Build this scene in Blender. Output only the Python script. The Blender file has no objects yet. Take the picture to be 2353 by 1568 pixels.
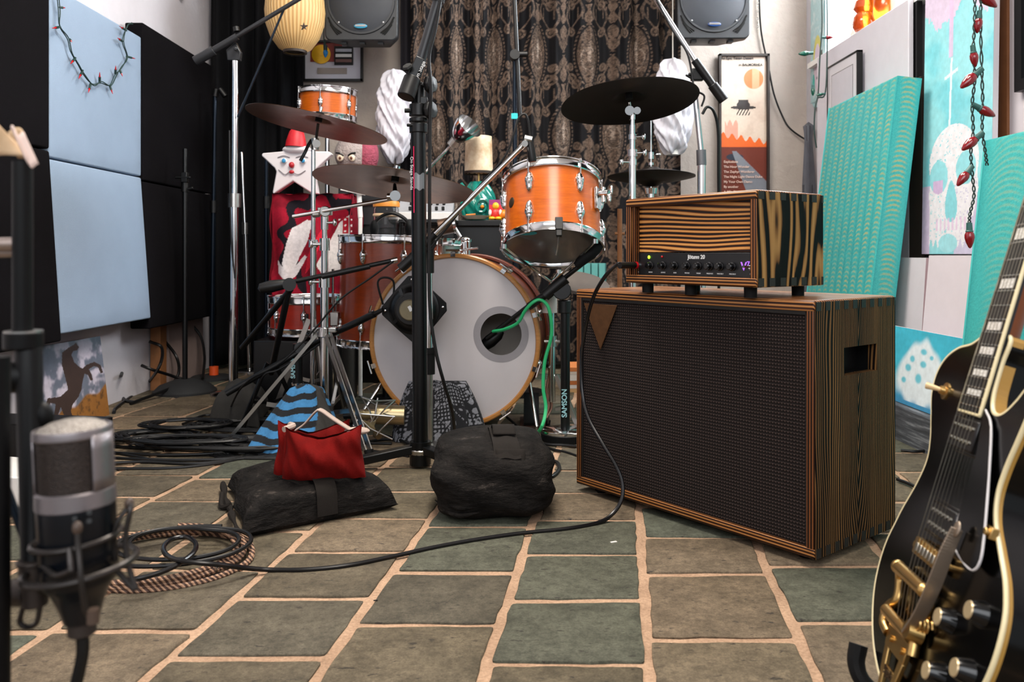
import bpy, bmesh, math, random
import numpy as np
from mathutils import Vector, Matrix, Euler
random.seed(7); RNG = np.random.default_rng(7)
C = bpy.context.scene.collection
SC = bpy.context.scene
PI = math.pi
# ---------------------------------------------------------------- camera, world, lights, exposure
F = 1880.0; H = 0.68          # focal length in pixels of the 2353 px frame, camera height
cam_d = bpy.data.cameras.new('camera'); cam = bpy.data.objects.new('camera', cam_d); C.objects.link(cam)
cam.location = (0, 0, H); cam.rotation_euler = (PI/2, 0, 0)
cam_d.sensor_width = 36.0; cam_d.lens = F/2353.0*36.0
cam_d.shift_y = -200.0/2353.0
cam_d.clip_start = 0.02
cam_d.dof.use_dof = True; cam_d.dof.focus_distance = 2.15; cam_d.dof.aperture_fstop = 7.0
SC.camera = cam
SC.view_settings.view_transform = 'Standard'; SC.view_settings.look = 'None'
SC.view_settings.gamma = 1.0; SC.view_settings.use_curve_mapping = False
SC.view_settings.exposure = 0.35
w = bpy.data.worlds.new('World'); SC.world = w; w.use_nodes = True
w.node_tree.nodes['Background'].inputs[0].default_value = (0.90, 0.95, 1.0, 1)
w.node_tree.nodes['Background'].inputs[1].default_value = 0.42
def area(name, loc, rot, sx, sy, power, col):
    d = bpy.data.lights.new(name, 'AREA'); d.shape = 'RECTANGLE'; d.size = sx; d.size_y = sy
    d.energy = power; d.color = col
    o = bpy.data.objects.new(name, d); C.objects.link(o); o.location = loc; o.rotation_euler = rot
    return o
area('ceiling_light', (-0.2, 2.5, 2.92), (0, 0, 0), 1.1, 1.1, 78, (1.0, 0.93, 0.84))
area('ceiling_light', (0.2, 0.9, 2.92), (0, 0, 0), .9, .9, 34, (1.0, 0.92, 0.82))
area('window_and_fill_light', (1.86, 4.0, 2.4), (0, math.radians(82), 0), 1.1, 1.7, 100, (0.88, 0.95, 1.0))
area('window_and_fill_light', (-0.2, -1.2, 1.9), (math.radians(72), 0, 0), 2.6, 1.6, 40, (0.93, 0.96, 1.0))  # added frontal fill from behind the camera, no window there
# ---------------------------------------------------------------- helpers
def P(px, py, d): return Vector(((px-1176.5)*d/F, d, H-(py-584)*d/F))
def G(px, py, z=0.0): return P(px, py, (H-z)*F/(py-584))
def V(*a): return Vector(a)
def lin(h):
    h = h.lstrip('#'); out = []
    for i in (0, 2, 4):
        c = int(h[i:i+2], 16)/255; out.append(c/12.92 if c <= .04045 else ((c+.055)/1.055)**2.4)
    return tuple(out)
def rgba(h): return lin(h)+(1.0,)
class NT:
    def __init__(s, name):
        s.m = bpy.data.materials.new(name); s.m.use_nodes = True; s.t = s.m.node_tree
        s.b = s.t.nodes['Principled BSDF']
    def n(s, typ, **kw):
        n = s.t.nodes.new(typ)
        for k, v in kw.items():
            if k.startswith('i_'): n.inputs[int(k[2:]) if k[2:].isdigit() else k[2:]].default_value = v
            else: setattr(n, k, v)
        return n
    def l(s, a, b): s.t.links.new(a, b)
    def math(s, op, a, b=None, c=None):
        n = s.t.nodes.new('ShaderNodeMath'); n.operation = op
        for i, x in enumerate((a, b, c)):
            if x is None: continue
            if isinstance(x, (int, float)): n.inputs[i].default_value = x
            else: s.l(x, n.inputs[i])
        return n.outputs[0]
    def mix(s, f, a, b, blend='MIX'):
        n = s.t.nodes.new('ShaderNodeMix'); n.data_type = 'RGBA'; n.blend_type = blend
        for i, x in ((0, f), (6, a), (7, b)):
            if isinstance(x, (int, float)): n.inputs[i].default_value = x
            elif isinstance(x, tuple): n.inputs[i].default_value = x
            else: s.l(x, n.inputs[i])
        return n.outputs[2]
    def coord(s, scale=(1, 1, 1), rot=(0, 0, 0)):
        tc = s.t.nodes.new('ShaderNodeTexCoord'); mp = s.t.nodes.new('ShaderNodeMapping')
        mp.inputs['Scale'].default_value = scale; mp.inputs['Rotation'].default_value = rot
        s.l(tc.outputs['Object'], mp.inputs[0]); return mp.outputs[0]
    def noise(s, vec, scale, detail=3, rough=.55):
        n = s.n('ShaderNodeTexNoise'); n.inputs['Scale'].default_value = scale
        n.inputs['Detail'].default_value = detail; n.inputs['Roughness'].default_value = rough
        s.l(vec, n.inputs['Vector']); return n.outputs['Fac']
    def ramp(s, fac, stops, interp='LINEAR'):
        r = s.t.nodes.new('ShaderNodeValToRGB'); r.color_ramp.interpolation = interp
        el = r.color_ramp.elements
        while len(el) < len(stops): el.new(0.5)
        for e, (p, c) in zip(el, stops): e.position = p; e.color = rgba(c) if isinstance(c, str) else c
        s.l(fac, r.inputs[0]); return r.outputs[0]
    def bump(s, h, strength, dist=.002):
        b = s.t.nodes.new('ShaderNodeBump'); b.inputs['Strength'].default_value = strength
        b.inputs['Distance'].default_value = dist; s.l(h, b.inputs['Height'])
        s.l(b.outputs[0], s.b.inputs['Normal']); return b
    def set(s, rough=.5, metal=0., **kw):
        s.b.inputs['Roughness'].default_value = rough; s.b.inputs['Metallic'].default_value = metal
        for k, v in kw.items(): s.b.inputs[k.replace('_', ' ')].default_value = v
        return s.m
MATS = {}
def M(name, hexc=None, rough=.5, metal=0., var=0.15, vs=18., bump=0., bs=120., bd=.001, **kw):
    """plain material with a little procedural tone variation and bump"""
    if name in MATS: return MATS[name]
    t = NT(name); v = t.coord(); c = lin(hexc)
    n = t.noise(v, vs, 4)
    lo = tuple(x*(1-var) for x in c)+(1,); hi = tuple(min(1, x*(1+var)) for x in c)+(1,)
    t.l(t.mix(n, lo, hi), t.b.inputs['Base Color'])
    if bump: t.bump(t.noise(v, bs, 3), bump, bd)
    MATS[name] = t.set(rough, metal, **kw); return MATS[name]
def Mcol(name, rough=.6, metal=0., bump=0., bs=100., bd=.001, grain=0.12, gs=60., **kw):
    """material whose colour comes from the pattern stored on the mesh"""
    if name in MATS: return MATS[name]
    t = NT(name); a = t.n('ShaderNodeAttribute', attribute_name='Col'); v = t.coord()
    n = t.noise(v, gs, 4); g = t.ramp(n, [(0.2, (1-grain,)*3+(1,)), (0.8, (1+grain,)*3+(1,))])
    t.l(t.mix(1.0, a.outputs['Color'], g, 'MULTIPLY'), t.b.inputs['Base Color'])
    if bump: t.bump(t.noise(v, bs, 3), bump, bd)
    MATS[name] = t.set(rough, metal, **kw); return MATS[name]
def frame_of(d, up=None):
    d = Vector(d).normalized(); up = Vector(up) if up else (V(0, 0, 1) if abs(d.z) < .95 else V(0, 1, 0))
    x = up.cross(d).normalized(); y = d.cross(x)
    return Matrix((x, y, d)).transposed()      # columns x, y, d
def catmull(pts, n=6, closed=False):
    pts = [Vector(p) for p in pts]
    if len(pts) < 3: return pts
    out = []; N = len(pts)
    rngi = range(N) if closed else range(N-1)
    for i in rngi:
        if closed: p0, p1, p2, p3 = pts[i-1], pts[i], pts[(i+1) % N], pts[(i+2) % N]
        else: p0 = pts[i-1] if i else pts[0]*2-pts[1]; p1 = pts[i]; p2 = pts[i+1]; p3 = pts[i+2] if i+2 < N else pts[-1]*2-pts[-2]
        for k in range(n):
            t = k/n; out.append(.5*((2*p1)+(p2-p0)*t+(2*p0-5*p1+4*p2-p3)*t*t+(3*p1-p0-3*p2+p3)*t**3))
    if not closed: out.append(pts[-1])
    return out
class MB:
    def __init__(s): s.v = []; s.f = []; s.mi = []; s.cur = 0; s.T = None
    def add(s, vs, fs):
        o = len(s.v)
        if s.T is not None: vs = [s.T @ Vector(x) for x in vs]
        s.v += [tuple(x) for x in vs]; s.f += [tuple(i+o for i in f) for f in fs]; s.mi += [s.cur]*len(fs); return s
    def mat(s, i): s.cur = i; return s
    def box(s, c, size, R=None, taper=1.0):
        x, y, z = [a/2 for a in size]; vs = []
        for dz in (-1, 1):
            k = taper if dz > 0 else 1
            for dx, dy in ((-1, -1), (1, -1), (1, 1), (-1, 1)): vs.append(V(dx*x*k, dy*y*k, dz*z))
        if R is not None: vs = [R @ q for q in vs]
        c = Vector(c); vs = [q+c for q in vs]
        return s.add(vs, [(3, 2, 1, 0), (4, 5, 6, 7), (0, 1, 5, 4), (1, 2, 6, 5), (2, 3, 7, 6), (3, 0, 4, 7)])
    def b(s, x0, x1, y0, y1, z0, z1): return s.box(((x0+x1)/2, (y0+y1)/2, (z0+z1)/2), (abs(x1-x0), abs(y1-y0), abs(z1-z0)))
    def beam(s, p0, p1, w, h, up=None):
        p0 = Vector(p0); p1 = Vector(p1); R = frame_of(p1-p0, up); return s.box((p0+p1)/2, (w, h, (p1-p0).length), R)
    def cyl(s, p0, p1, r0, r1=None, seg=14, caps=True):
        p0 = Vector(p0); p1 = Vector(p1); r1 = r0 if r1 is None else r1; R = frame_of(p1-p0); vs = []
        for p, r in ((p0, r0), (p1, r1)):
            for i in range(seg): a = 2*PI*i/seg; vs.append(p+R @ V(r*math.cos(a), r*math.sin(a), 0))
        fs = [(i, (i+1) % seg, seg+(i+1) % seg, seg+i) for i in range(seg)]
        if caps: fs += [tuple(range(seg-1, -1, -1)), tuple(range(seg, 2*seg))]
        return s.add(vs, fs)
    def tube(s, pts, r, seg=8, n=6, closed=False, smooth=True):
        pts = catmull(pts, n, closed) if smooth else [Vector(p) for p in pts]
        N = len(pts); vs = []; prev = None
        for i, p in enumerate(pts):
            if closed: d = pts[(i+1) % N]-pts[i-1]
            else: d = pts[min(i+1, N-1)]-pts[max(i-1, 0)]
            if d.length < 1e-9: d = V(0, 0, 1)
            d.normalize()
            if prev is None: x = frame_of(d).col[0].copy()
            else: x = (prev-d*prev.dot(d)); x = x.normalized() if x.length > 1e-6 else frame_of(d).col[0].copy()
            prev = x; y = d.cross(x); rr = r(i/(N-1)) if callable(r) else r
            for k in range(seg): a = 2*PI*k/seg; vs.append(p+x*(rr*math.cos(a))+y*(rr*math.sin(a)))
        fs = []
        for i in range(N if closed else N-1):
            j = (i+1) % N
            for k in range(seg): fs.append((i*seg+k, i*seg+(k+1) % seg, j*seg+(k+1) % seg, j*seg+k))
        if not closed: fs += [tuple(range(seg-1, -1, -1)), tuple((N-1)*seg+k for k in range(seg))]
        return s.add(vs, fs)
    def lathe(s, prof, base=(0, 0, 0), axis=(0, 0, 1), seg=32, up=None, jit=None):
        base = Vector(base); R = frame_of(axis, up); vs = []; n = len(prof)
        for i in range(seg):
            a = 2*PI*i/seg
            for j, (r, z) in enumerate(prof):
                q = jit(a, j, r, z) if jit else (r, z)
                vs.append(base+R @ V(q[0]*math.cos(a), q[0]*math.sin(a), q[1]))
        fs = []
        for i in range(seg):
            k = (i+1) % seg
            for j in range(n-1): fs.append((i*n+j, k*n+j, k*n+j+1, i*n+j+1))
        return s.add(vs, fs)
    def ell(s, c, rad, R=None, seg=16, rings=10):
        c = Vector(c); rad = (rad,)*3 if isinstance(rad, (int, float)) else rad; vs = []
        for j in range(rings+1):
            t = PI*j/rings
            for i in range(seg):
                a = 2*PI*i/seg; q = V(rad[0]*math.sin(t)*math.cos(a), rad[1]*math.sin(t)*math.sin(a), rad[2]*math.cos(t))
                vs.append(c+(R @ q if R is not None else q))
        fs = [(j*seg+i, (j+1)*seg+i, (j+1)*seg+(i+1) % seg, j*seg+(i+1) % seg) for j in range(rings) for i in range(seg)]
        return s.add(vs, fs)
    def prism(s, poly, o, ex, ey, t):
        """2D polygon in the plane (ex, ey) at o, thickened by t along ex x ey"""
        o = Vector(o); ex = Vector(ex); ey = Vector(ey); nz = ex.cross(ey).normalized()*t; n = len(poly)
        a = [o+ex*x+ey*y for x, y in poly]; vs = a+[q+nz for q in a]
        return s.add(vs, [tuple(range(n-1, -1, -1)), tuple(range(n, 2*n))]+[(i, (i+1) % n, n+(i+1) % n, n+i) for i in range(n)])
    def grid(s, fn, nu, nv, wrapu=False):
        vs = [fn(i/nu, j/nv) for j in range(nv+1) for i in range(nu+(0 if wrapu else 1))]; W = nu if wrapu else nu+1
        return s.add(vs, [(j*W+i, j*W+(i+1) % W, (j+1)*W+(i+1) % W, (j+1)*W+i) for j in range(nv) for i in range(nu)])
def mesh_obj(name, mb, mats, loc=(0, 0, 0), sharp=35, fix=False):
    me = bpy.data.meshes.new(name); loc = Vector(loc)
    me.from_pydata([(x-loc.x, y-loc.y, z-loc.z) for x, y, z in mb.v], [], mb.f)
    if not isinstance(mats, (list, tuple)): mats = [mats]
    for m in mats: me.materials.append(m)
    me.polygons.foreach_set('material_index', mb.mi)
    bm = bmesh.new(); bm.from_mesh(me); bmesh.ops.recalc_face_normals(bm, faces=bm.faces); bm.to_mesh(me); bm.free()
    me.polygons.foreach_set('use_smooth', [True]*len(me.polygons)); me.set_sharp_from_angle(angle=math.radians(sharp))
    o = bpy.data.objects.new(name, me); C.objects.link(o); return o
def props(o, label=None, cat=None, group=None, kind=None):
    for k, v in (('label', label), ('category', cat), ('group', group), ('kind', kind)):
        if v: o[k] = v
    return o
def thing(name, label, cat, loc=(0, 0, 0), rz=0., group=None):
    o = bpy.data.objects.new(name, None); o.empty_display_size = .05; C.objects.link(o)
    o.location = loc; o.rotation_euler = (0, 0, rz); return props(o, label, cat, group)
def part(name, mb, mats, parent, label=None, local=False, bev=0., sharp=35, sub=0):
    base = V(0, 0, 0)
    if not local:
        q = parent
        while q: base += q.location; q = q.parent
    o = mesh_obj(name, mb, mats, base, sharp); o.parent = parent
    if label: o['label'] = label
    if bev: bv = o.modifiers.new('bevel', 'BEVEL'); bv.width = bev; bv.segments = 2; bv.limit_method = 'ANGLE'
    if sub: sm = o.modifiers.new('subsurf', 'SUBSURF'); sm.levels = sub; sm.render_levels = sub
    return o
def solo(name, mb, mats, label, cat, group=None, bev=0., sharp=35, sub=0):
    xs = [v[0] for v in mb.v]; ys = [v[1] for v in mb.v]; zs = [v[2] for v in mb.v]
    loc = V((min(xs)+max(xs))/2, (min(ys)+max(ys))/2, min(zs))
    o = mesh_obj(name, mb, mats, loc, sharp); o.location = loc
    if bev: bv = o.modifiers.new('bevel', 'BEVEL'); bv.width = bev; bv.segments = 2; bv.limit_method = 'ANGLE'
    if sub: sm = o.modifiers.new('subsurf', 'SUBSURF'); sm.levels = sub; sm.render_levels = sub
    return props(o, label, cat, group)
def struct(name, mb, mats, bev=0., parent=None):
    o = mesh_obj(name, mb, mats)
    if bev: bv = o.modifiers.new('bevel', 'BEVEL'); bv.width = bev; bv.segments = 2
    if parent: o.parent = parent
    else: o['kind'] = 'structure'
    return o
def paint(name, pos, colf, nu, nv, mat, loc=(0, 0, 0)):
    """thin patterned sheet: pos(U,V)->(N,3) array, colf(U,V)->(N,3) linear colours"""
    U, W = np.meshgrid(np.linspace(0, 1, nu+1), np.linspace(0, 1, nv+1)); U = U.ravel(); W = W.ravel()
    p = pos(U, W)-np.array(loc, float); c = np.clip(colf(U, W), 0, 1)
    idx = np.arange((nu+1)*(nv+1)).reshape(nv+1, nu+1)
    f = np.stack([idx[:-1, :-1], idx[:-1, 1:], idx[1:, 1:], idx[1:, :-1]], -1).reshape(-1, 4)
    me = bpy.data.meshes.new(name); me.from_pydata(p.tolist(), [], f.tolist())
    a = me.color_attributes.new('Col', 'FLOAT_COLOR', 'POINT')
    a.data.foreach_set('color', np.concatenate([c, np.ones((len(c), 1))], 1).ravel().astype(np.float32))
    me.materials.append(mat); me.polygons.foreach_set('use_smooth', [True]*len(me.polygons))
    o = bpy.data.objects.new(name, me); C.objects.link(o); return o
def text(name, s, size, mat, parent, loc, R, ext=.0006, align='CENTER', bold=0.):
    cu = bpy.data.curves.new(name, 'FONT'); cu.body = s; cu.size = size; cu.extrude = ext; cu.align_x = align; cu.align_y = 'CENTER'; cu.offset = bold
    tmp = bpy.data.objects.new(name, cu); C.objects.link(tmp)
    dg = bpy.context.evaluated_depsgraph_get(); me = bpy.data.meshes.new_from_object(tmp.evaluated_get(dg))
    bpy.data.objects.remove(tmp); me.materials.clear(); me.materials.append(mat)
    o = bpy.data.objects.new(name, me); C.objects.link(o); o.parent = parent
    o.matrix_local = Matrix.Translation(loc) @ R.to_4x4(); return o
def mixc(base, col, mask):
    m = np.clip(mask, 0, 1)[:, None]; return base*(1-m)+np.array(col)[None, :]*m
def hsh(i, j, k=0): return np.modf(np.abs(np.sin(i*127.1+j*311.7+k*74.7)*43758.5453))[0]
def vnoise(x, y, s=1., k=0):
    x = x*s; y = y*s; i = np.floor(x); j = np.floor(y); fx = x-i; fy = y-j; fx = fx*fx*(3-2*fx); fy = fy*fy*(3-2*fy)
    return (hsh(i, j, k)*(1-fx)+hsh(i+1, j, k)*fx)*(1-fy)+(hsh(i, j+1, k)*(1-fx)+hsh(i+1, j+1, k)*fx)*fy
def fbm(x, y, s=1., k=0): return (vnoise(x, y, s, k)*4+vnoise(x, y, s*2.1, k+1)*2+vnoise(x, y, s*4.3, k+2))/7
def sm(a, b, x): t = np.clip((x-a)/(b-a), 0, 1); return t*t*(3-2*t)
# ---------------------------------------------------------------- shared materials
chrome = M('chrome', 'd8d8d8', .12, 1., var=.05)
chrome_dull = M('worn_chrome', 'b4b2ae', .28, 1., var=.2)
steel = M('steel', '8e8e90', .35, 1., var=.2)
blackmetal = M('black_metal', '060607', .34, 0., var=.3, Specular_IOR_Level=.45)
blackplastic = M('black_plastic', '070708', .42, 0., var=.3, bump=.1, Specular_IOR_Level=.4)
rubber = M('black_rubber', '050506', .7, 0., Specular_IOR_Level=.25)
cablemat = M('black_cable_rubber', '060607', .45, 0., var=.2, Specular_IOR_Level=.4)
greencable = M('green_cable', '1fa565', .45)
redpaint = M('red_gloss', 'b01018', .2)
gold = M('gold', 'c8a468', .3, 1., var=.1)
cream = M('cream_binding', 'e2d3a8', .35)
whiteplastic = M('white_plastic', 'e8e6e2', .4)
whitewall = M('white_wall', 'c9c5ca', .85, 0., var=.05, bump=.35, bs=30, bd=.004)
plasterwall = M('plaster_wall', 'b5a99f', .9, 0., var=.10, vs=6, bump=.9, bs=26, bd=.006)
darkwood = M('dark_wood', '2a1d15', .55, var=.3)
plainwood = M('plain_wood', '8a5a34', .6, var=.25, vs=30)
def wood(name, along, freq, stops, rough=.5, warp=2.5, wsc=5., wst=.12, bump=.35, fine=70., spec=.3, cluster=.8, cath=None):
    """charred softwood: dark winter lines between pale bands, following the grain direction `along`"""
    t = NT(name); tc = t.coord(); sx = t.n('ShaderNodeSeparateXYZ'); t.l(tc, sx.inputs[0]); o_ = [k for k in range(3) if k != along]
    ac = t.math('ADD', sx.outputs[o_[0]], sx.outputs[o_[1]]) if along == 0 else t.math('ADD', sx.outputs[0], sx.outputs[1])
    s = [1., 1., 1.]; s[along] = wst; wn = t.noise(t.coord(tuple(s)), wsc, 2, .5); s[along] = wst*.5; cn = t.noise(t.coord(tuple(s)), wsc*2.2, 2, .5)
    if cath:
        ab = t.math('ABSOLUTE', t.math('SUBTRACT', ac, cath[0])); g = t.math('POWER', 2.718, t.math('MULTIPLY', t.math('POWER', t.math('DIVIDE', ab, cath[1]), 2.), -1.))
        ac = t.math('SUBTRACT', ab, t.math('MULTIPLY', t.math('MULTIPLY', g, sx.outputs[along]), cath[2]))
    ph = t.math('ADD', t.math('MULTIPLY', ac, freq), t.math('MULTIPLY', wn, warp*4)); ph = t.math('ADD', ph, t.math('MULTIPLY', cn, warp*1.2*cluster))
    ring = t.math('MULTIPLY_ADD', t.math('SINE', t.math('MULTIPLY', ph, 2*PI)), .5, .5)
    s[along] = .02; n2 = t.noise(t.coord(tuple(s)), fine, 3, .7); big = t.noise(t.coord(tuple(s)), 9., 2, .5)
    f = t.math('ADD', t.math('MULTIPLY', ring, .55), t.math('MULTIPLY', n2, .40)); f = t.math('ADD', f, t.math('MULTIPLY', t.math('SUBTRACT', big, .5), .55))
    t.l(t.ramp(f, stops), t.b.inputs['Base Color']); t.bump(f, bump, .0015)
    return t.set(rough, Specular_IOR_Level=spec)
burnt_front = wood('charred_pine_front', 0, 95, [(.18, '0c0603'), (.36, '4a220c'), (.50, 'b87234'), (.85, 'e2ac66')], .4, warp=2.2, wsc=6, wst=.2, fine=60)
burnt_trim_h = wood('charred_pine_trim', 0, 125, [(.22, '120905'), (.42, '4a2610'), (.60, '8e5426'), (.9, 'c09058')], .4, warp=1.2, wst=.05)
burnt_trim_v = wood('charred_pine_upright', 2, 150, [(.22, '100804'), (.44, '3c1f0e'), (.62, '744020'), (.9, 'a06c3c')], .4, warp=1.2, wst=.05)
burnt_side = wood('charred_pine_side', 2, 105, [(.26, '070504'), (.42, '1a100a'), (.56, '51351e'), (.85, '86623a')], .6, warp=3.0, wsc=5, wst=.22, fine=110, spec=.12, cath=(.753+.175, .05, .16))
burnt_side_head = wood('charred_pine_head_side', 2, 24, [(.30, '080706'), (.42, '15100b'), (.50, '6a4a28'), (.85, 'a8824e')], .6, warp=2.6, wsc=6, wst=.20, fine=120, spec=.12)
burnt_top = wood('charred_pine_top', 0, 120, [(.2, '2a160c'), (.42, '5a3018'), (.62, '9a6236'), (.9, 'c09468')], .32, warp=2., wst=.1)
endgrain = M('end_grain', '16110d', .6, var=.5, vs=200, bump=.4, bs=300)
# grille cloth: dark brown weave with fine pale threads
t = NT('grille_cloth'); tc = t.n('ShaderNodeTexCoord'); sx = t.n('ShaderNodeSeparateXYZ'); t.l(tc.outputs['Object'], sx.inputs[0])
X = t.math('FRACT', t.math('MULTIPLY', sx.outputs[0], 1/.0078)); Z = t.math('FRACT', t.math('MULTIPLY', sx.outputs[2], 1/.0078))
ax = t.math('ABSOLUTE', t.math('SUBTRACT', X, .5)); az = t.math('ABSOLUTE', t.math('SUBTRACT', Z, .5))
dot = t.math('MULTIPLY', t.math('LESS_THAN', ax, .27), t.math('LESS_THAN', az, .13))
weave = t.math('MAXIMUM', t.math('SUBTRACT', 1.0, t.math('MULTIPLY', ax, 3.0)), t.math('SUBTRACT', 1.0, t.math('MULTIPLY', az, 3.0)))
base = t.mix(t.noise(t.coord(), 160, 2), rgba('0b0605'), rgba('1c1311'))
t.l(t.mix(dot, base, rgba('4e3f3a')), t.b.inputs['Base Color']); t.bump(weave, .8, .0015); grille = t.set(.8, Specular_IOR_Level=.25)
# floor slabs
t = NT('stone_floor_slabs'); a = t.n('ShaderNodeAttribute', attribute_name='Col'); v = t.coord()
n1 = t.noise(v, 13, 6, .7); n2 = t.noise(v, 80, 6, .75); n3 = t.noise(v, 260, 2, .8)
c = t.mix(1., a.outputs['Color'], t.ramp(n1, [(.32, (.62, .60, .55, 1)), (.68, (1.28, 1.24, 1.18, 1))]), 'MULTIPLY')
c = t.mix(1., c, t.ramp(n2, [(.30, (.58, .57, .55, 1)), (.62, (1.18, 1.17, 1.15, 1))]), 'MULTIPLY')
c = t.mix(1., c, t.ramp(n3, [(.25, (.7, .7, .7, 1)), (.7, (1.2, 1.2, 1.2, 1))]), 'MULTIPLY')
vs2 = t.coord((1, 2.2, 1)); sp = t.noise(vs2, 38, 3, .55)
c = t.mix(t.ramp(sp, [(.64, (0, 0, 0, 1)), (.70, (.8, .8, .8, 1))]), c, rgba('2b2622'))
t.l(c, t.b.inputs['Base Color']); h = t.math('ADD', t.math('MULTIPLY', n2, .8), t.math('MULTIPLY', n3, .35)); t.bump(h, .55, .004)
slab = t.set(.72, Specular_IOR_Level=.3)
t = NT('sandy_mortar'); v = t.coord(); n1 = t.noise(v, 12, 5); n2 = t.noise(v, 160, 3)
c = t.mix(n1, rgba('7d6049'), rgba('c8a689')); c = t.mix(1., c, t.ramp(n2, [(.3, (.75, .73, .7, 1)), (.7, (1.15, 1.15, 1.15, 1))]), 'MULTIPLY')
t.l(c, t.b.inputs['Base Color']); t.bump(n2, .7, .004); mortar = t.set(.9)
# ---------------------------------------------------------------- room: floor, walls, ceiling
XL, XR, YB, ZC = -1.80, 1.80, 5.0, 3.0
XLW = -3.0
def slab_floor():
    vs = []; fs = []; cols = []
    dirx = .135; pitch = .268; tones = ['5f5748', '675c4d', '575247', '6b5f50', '4e5046', '5c5446', '6e6151', '4b4f46', '63594a', '585145']
    def slabp(x0, x1, y0, y1, col):
        g = .0105; x0 += g; x1 -= g; y0 += g; y1 -= g; zt = .0045+random.uniform(-.001, .001)
        jit = lambda: random.uniform(-.004, .004)
        pts = [(x0+jit(), y0+jit()), (x1+jit(), y0+jit()), (x1+jit(), y1+jit()), (x0+jit(), y1+jit())]
        outer = []; c = .010
        for k in range(4):
            a = Vector(pts[k]); p = Vector(pts[k-1]); n = Vector(pts[(k+1) % 4])
            cc = c*random.uniform(.25, .9)
            outer += [a+(p-a).normalized()*cc, a+(p-a).normalized()*cc*.25+(n-a).normalized()*cc*.25, a+(n-a).normalized()*cc]
            e = (n-a).normalized(); nr = Vector((-e.y, e.x)); ln = (n-a).length
            for q in (.2, .35, .5, .65, .8): outer.append(a+e*ln*q+nr*random.uniform(-.0025, .0025))
        N_ = len(outer); cx = sum(q.x for q in outer)/N_; cy = sum(q.y for q in outer)/N_; b = len(vs)
        def W(q, z, k=1.): x = cx+(q.x-cx)*k; y = cy+(q.y-cy)*k; return (x+dirx*y, y, z)
        for q in outer: vs.append(W(q, -.004))
        for q in outer: vs.append(W(q, zt-.0015, .998))
        for q in outer: vs.append(W(q, zt, .975))
        for k in range(N_):
            k2 = (k+1) % N_; fs.append((b+k, b+k2, b+N_+k2, b+N_+k)); fs.append((b+N_+k, b+N_+k2, b+2*N_+k2, b+2*N_+k))
        fs.append(tuple(range(b+2*N_, b+3*N_))); cols.extend([col]*(3*N_))
    # column edges along X at Y=0 and cross joints in Y, measured on the visible slabs
    known = {0: [.9, 1.14, 1.348, 1.596, 1.842, 2.079, 2.32, 2.56], 1: [.93, 1.20, 1.433, 1.728, 1.950, 2.19, 2.44, 2.70],
             -1: [.86, 1.10, 1.351, 1.493, 1.737, 2.029, 2.27, 2.51, 2.75], -2: [.88, 1.13, 1.369, 1.608, 1.8535, 2.092, 2.33, 2.60],
             -3: [1.0, 1.22, 1.467, 1.75, 1.999, 2.24, 2.37, 2.60], 2: [.95, 1.22, 1.50, 1.77, 2.02, 2.3, 2.55]}
    known[-1].remove(1.351); known[-1][1] = 1.24
    x00 = (1166.5-1176.5)*1.596/F - .135*1.596
    for k in range(-13, 12):
        xa = x00+k*pitch; xb = xa+pitch
        ys = list(known.get(k, [])) or [.7+random.random()*.25]
        while ys[-1] < 5.3: ys.append(ys[-1]+random.choice([.24, .24, .245, .29, .225]))
        while ys[0] > -1.6: ys.insert(0, ys[0]-random.choice([.24, .25, .23]))
        for y0, y1 in zip(ys[:-1], ys[1:]):
            col = lin(random.choice(tones)); f = random.uniform(.85, 1.12); slabp(xa, xb, y0, y1, tuple(c*f for c in col))
    return vs, fs, cols
vs, fs, cols = slab_floor()
nS = len(vs); nF = len(fs)
N = 60; L = len(vs)
for j in range(N+1):
    for i in range(N+1): vs.append((-3.6+7.2*i/N, -1.8+7.2*j/N, .0012*math.sin(i*1.7)*math.cos(j*2.3)))
for j in range(N):
    for i in range(N): fs.append((L+j*(N+1)+i, L+j*(N+1)+i+1, L+(j+1)*(N+1)+i+1, L+(j+1)*(N+1)+i))
me = bpy.data.meshes.new('floor'); me.from_pydata(vs, [], fs); me.materials.append(slab); me.materials.append(mortar)
me.polygons.foreach_set('material_index', [0]*nF+[1]*(len(fs)-nF))
ca = me.color_attributes.new('Col', 'FLOAT_COLOR', 'POINT')
for i, c in enumerate(cols): ca.data[i].color = c+(1,)
me.polygons.foreach_set('use_smooth', [True]*len(fs)); me.set_sharp_from_angle(angle=math.radians(60))
fl = bpy.data.objects.new('floor', me); C.objects.link(fl); fl['kind'] = 'structure'
struct('wall_back', MB().b(-3.2, 3.2, YB, YB+.12, -.02, ZC), plasterwall)
struct('wall_left', MB().b(XL-.12, XL, -1.6, YB, -.02, ZC), whitewall)
# right wall with a window opening above the sill
wy0, wy1, wz0, wz1 = 3.22, 4.72, 1.80, 2.75
m = MB(); m.b(XR, XR+.12, -1.6, wy0, -.02, ZC); m.b(XR, XR+.12, wy1, YB, -.02, ZC); m.b(XR, XR+.12, wy0, wy1, -.02, wz0); m.b(XR, XR+.12, wy0, wy1, wz1, ZC)
struct('wall_right', m, whitewall)
struct('ceiling', MB().b(-3.2, 3.2, -1.6, YB+.1, ZC, ZC+.1), M('ceiling_paint', 'cfcac4', .9, var=.05))
m = MB(); m.b(XR-.012, XR+.10, wy0-.05, wy0, wz0-.03, wz1); m.b(XR-.012, XR+.10, wy1, wy1+.05, wz0-.03, wz1); m.b(XR-.012, XR+.10, wy0-.05, wy1+.05, wz1, wz1+.05)
m.b(XR+.03, XR+.07, (wy0+wy1)/2-.02, (wy0+wy1)/2+.02, wz0, wz1)
wn = struct('window_1', m, whiteplastic)
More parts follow.
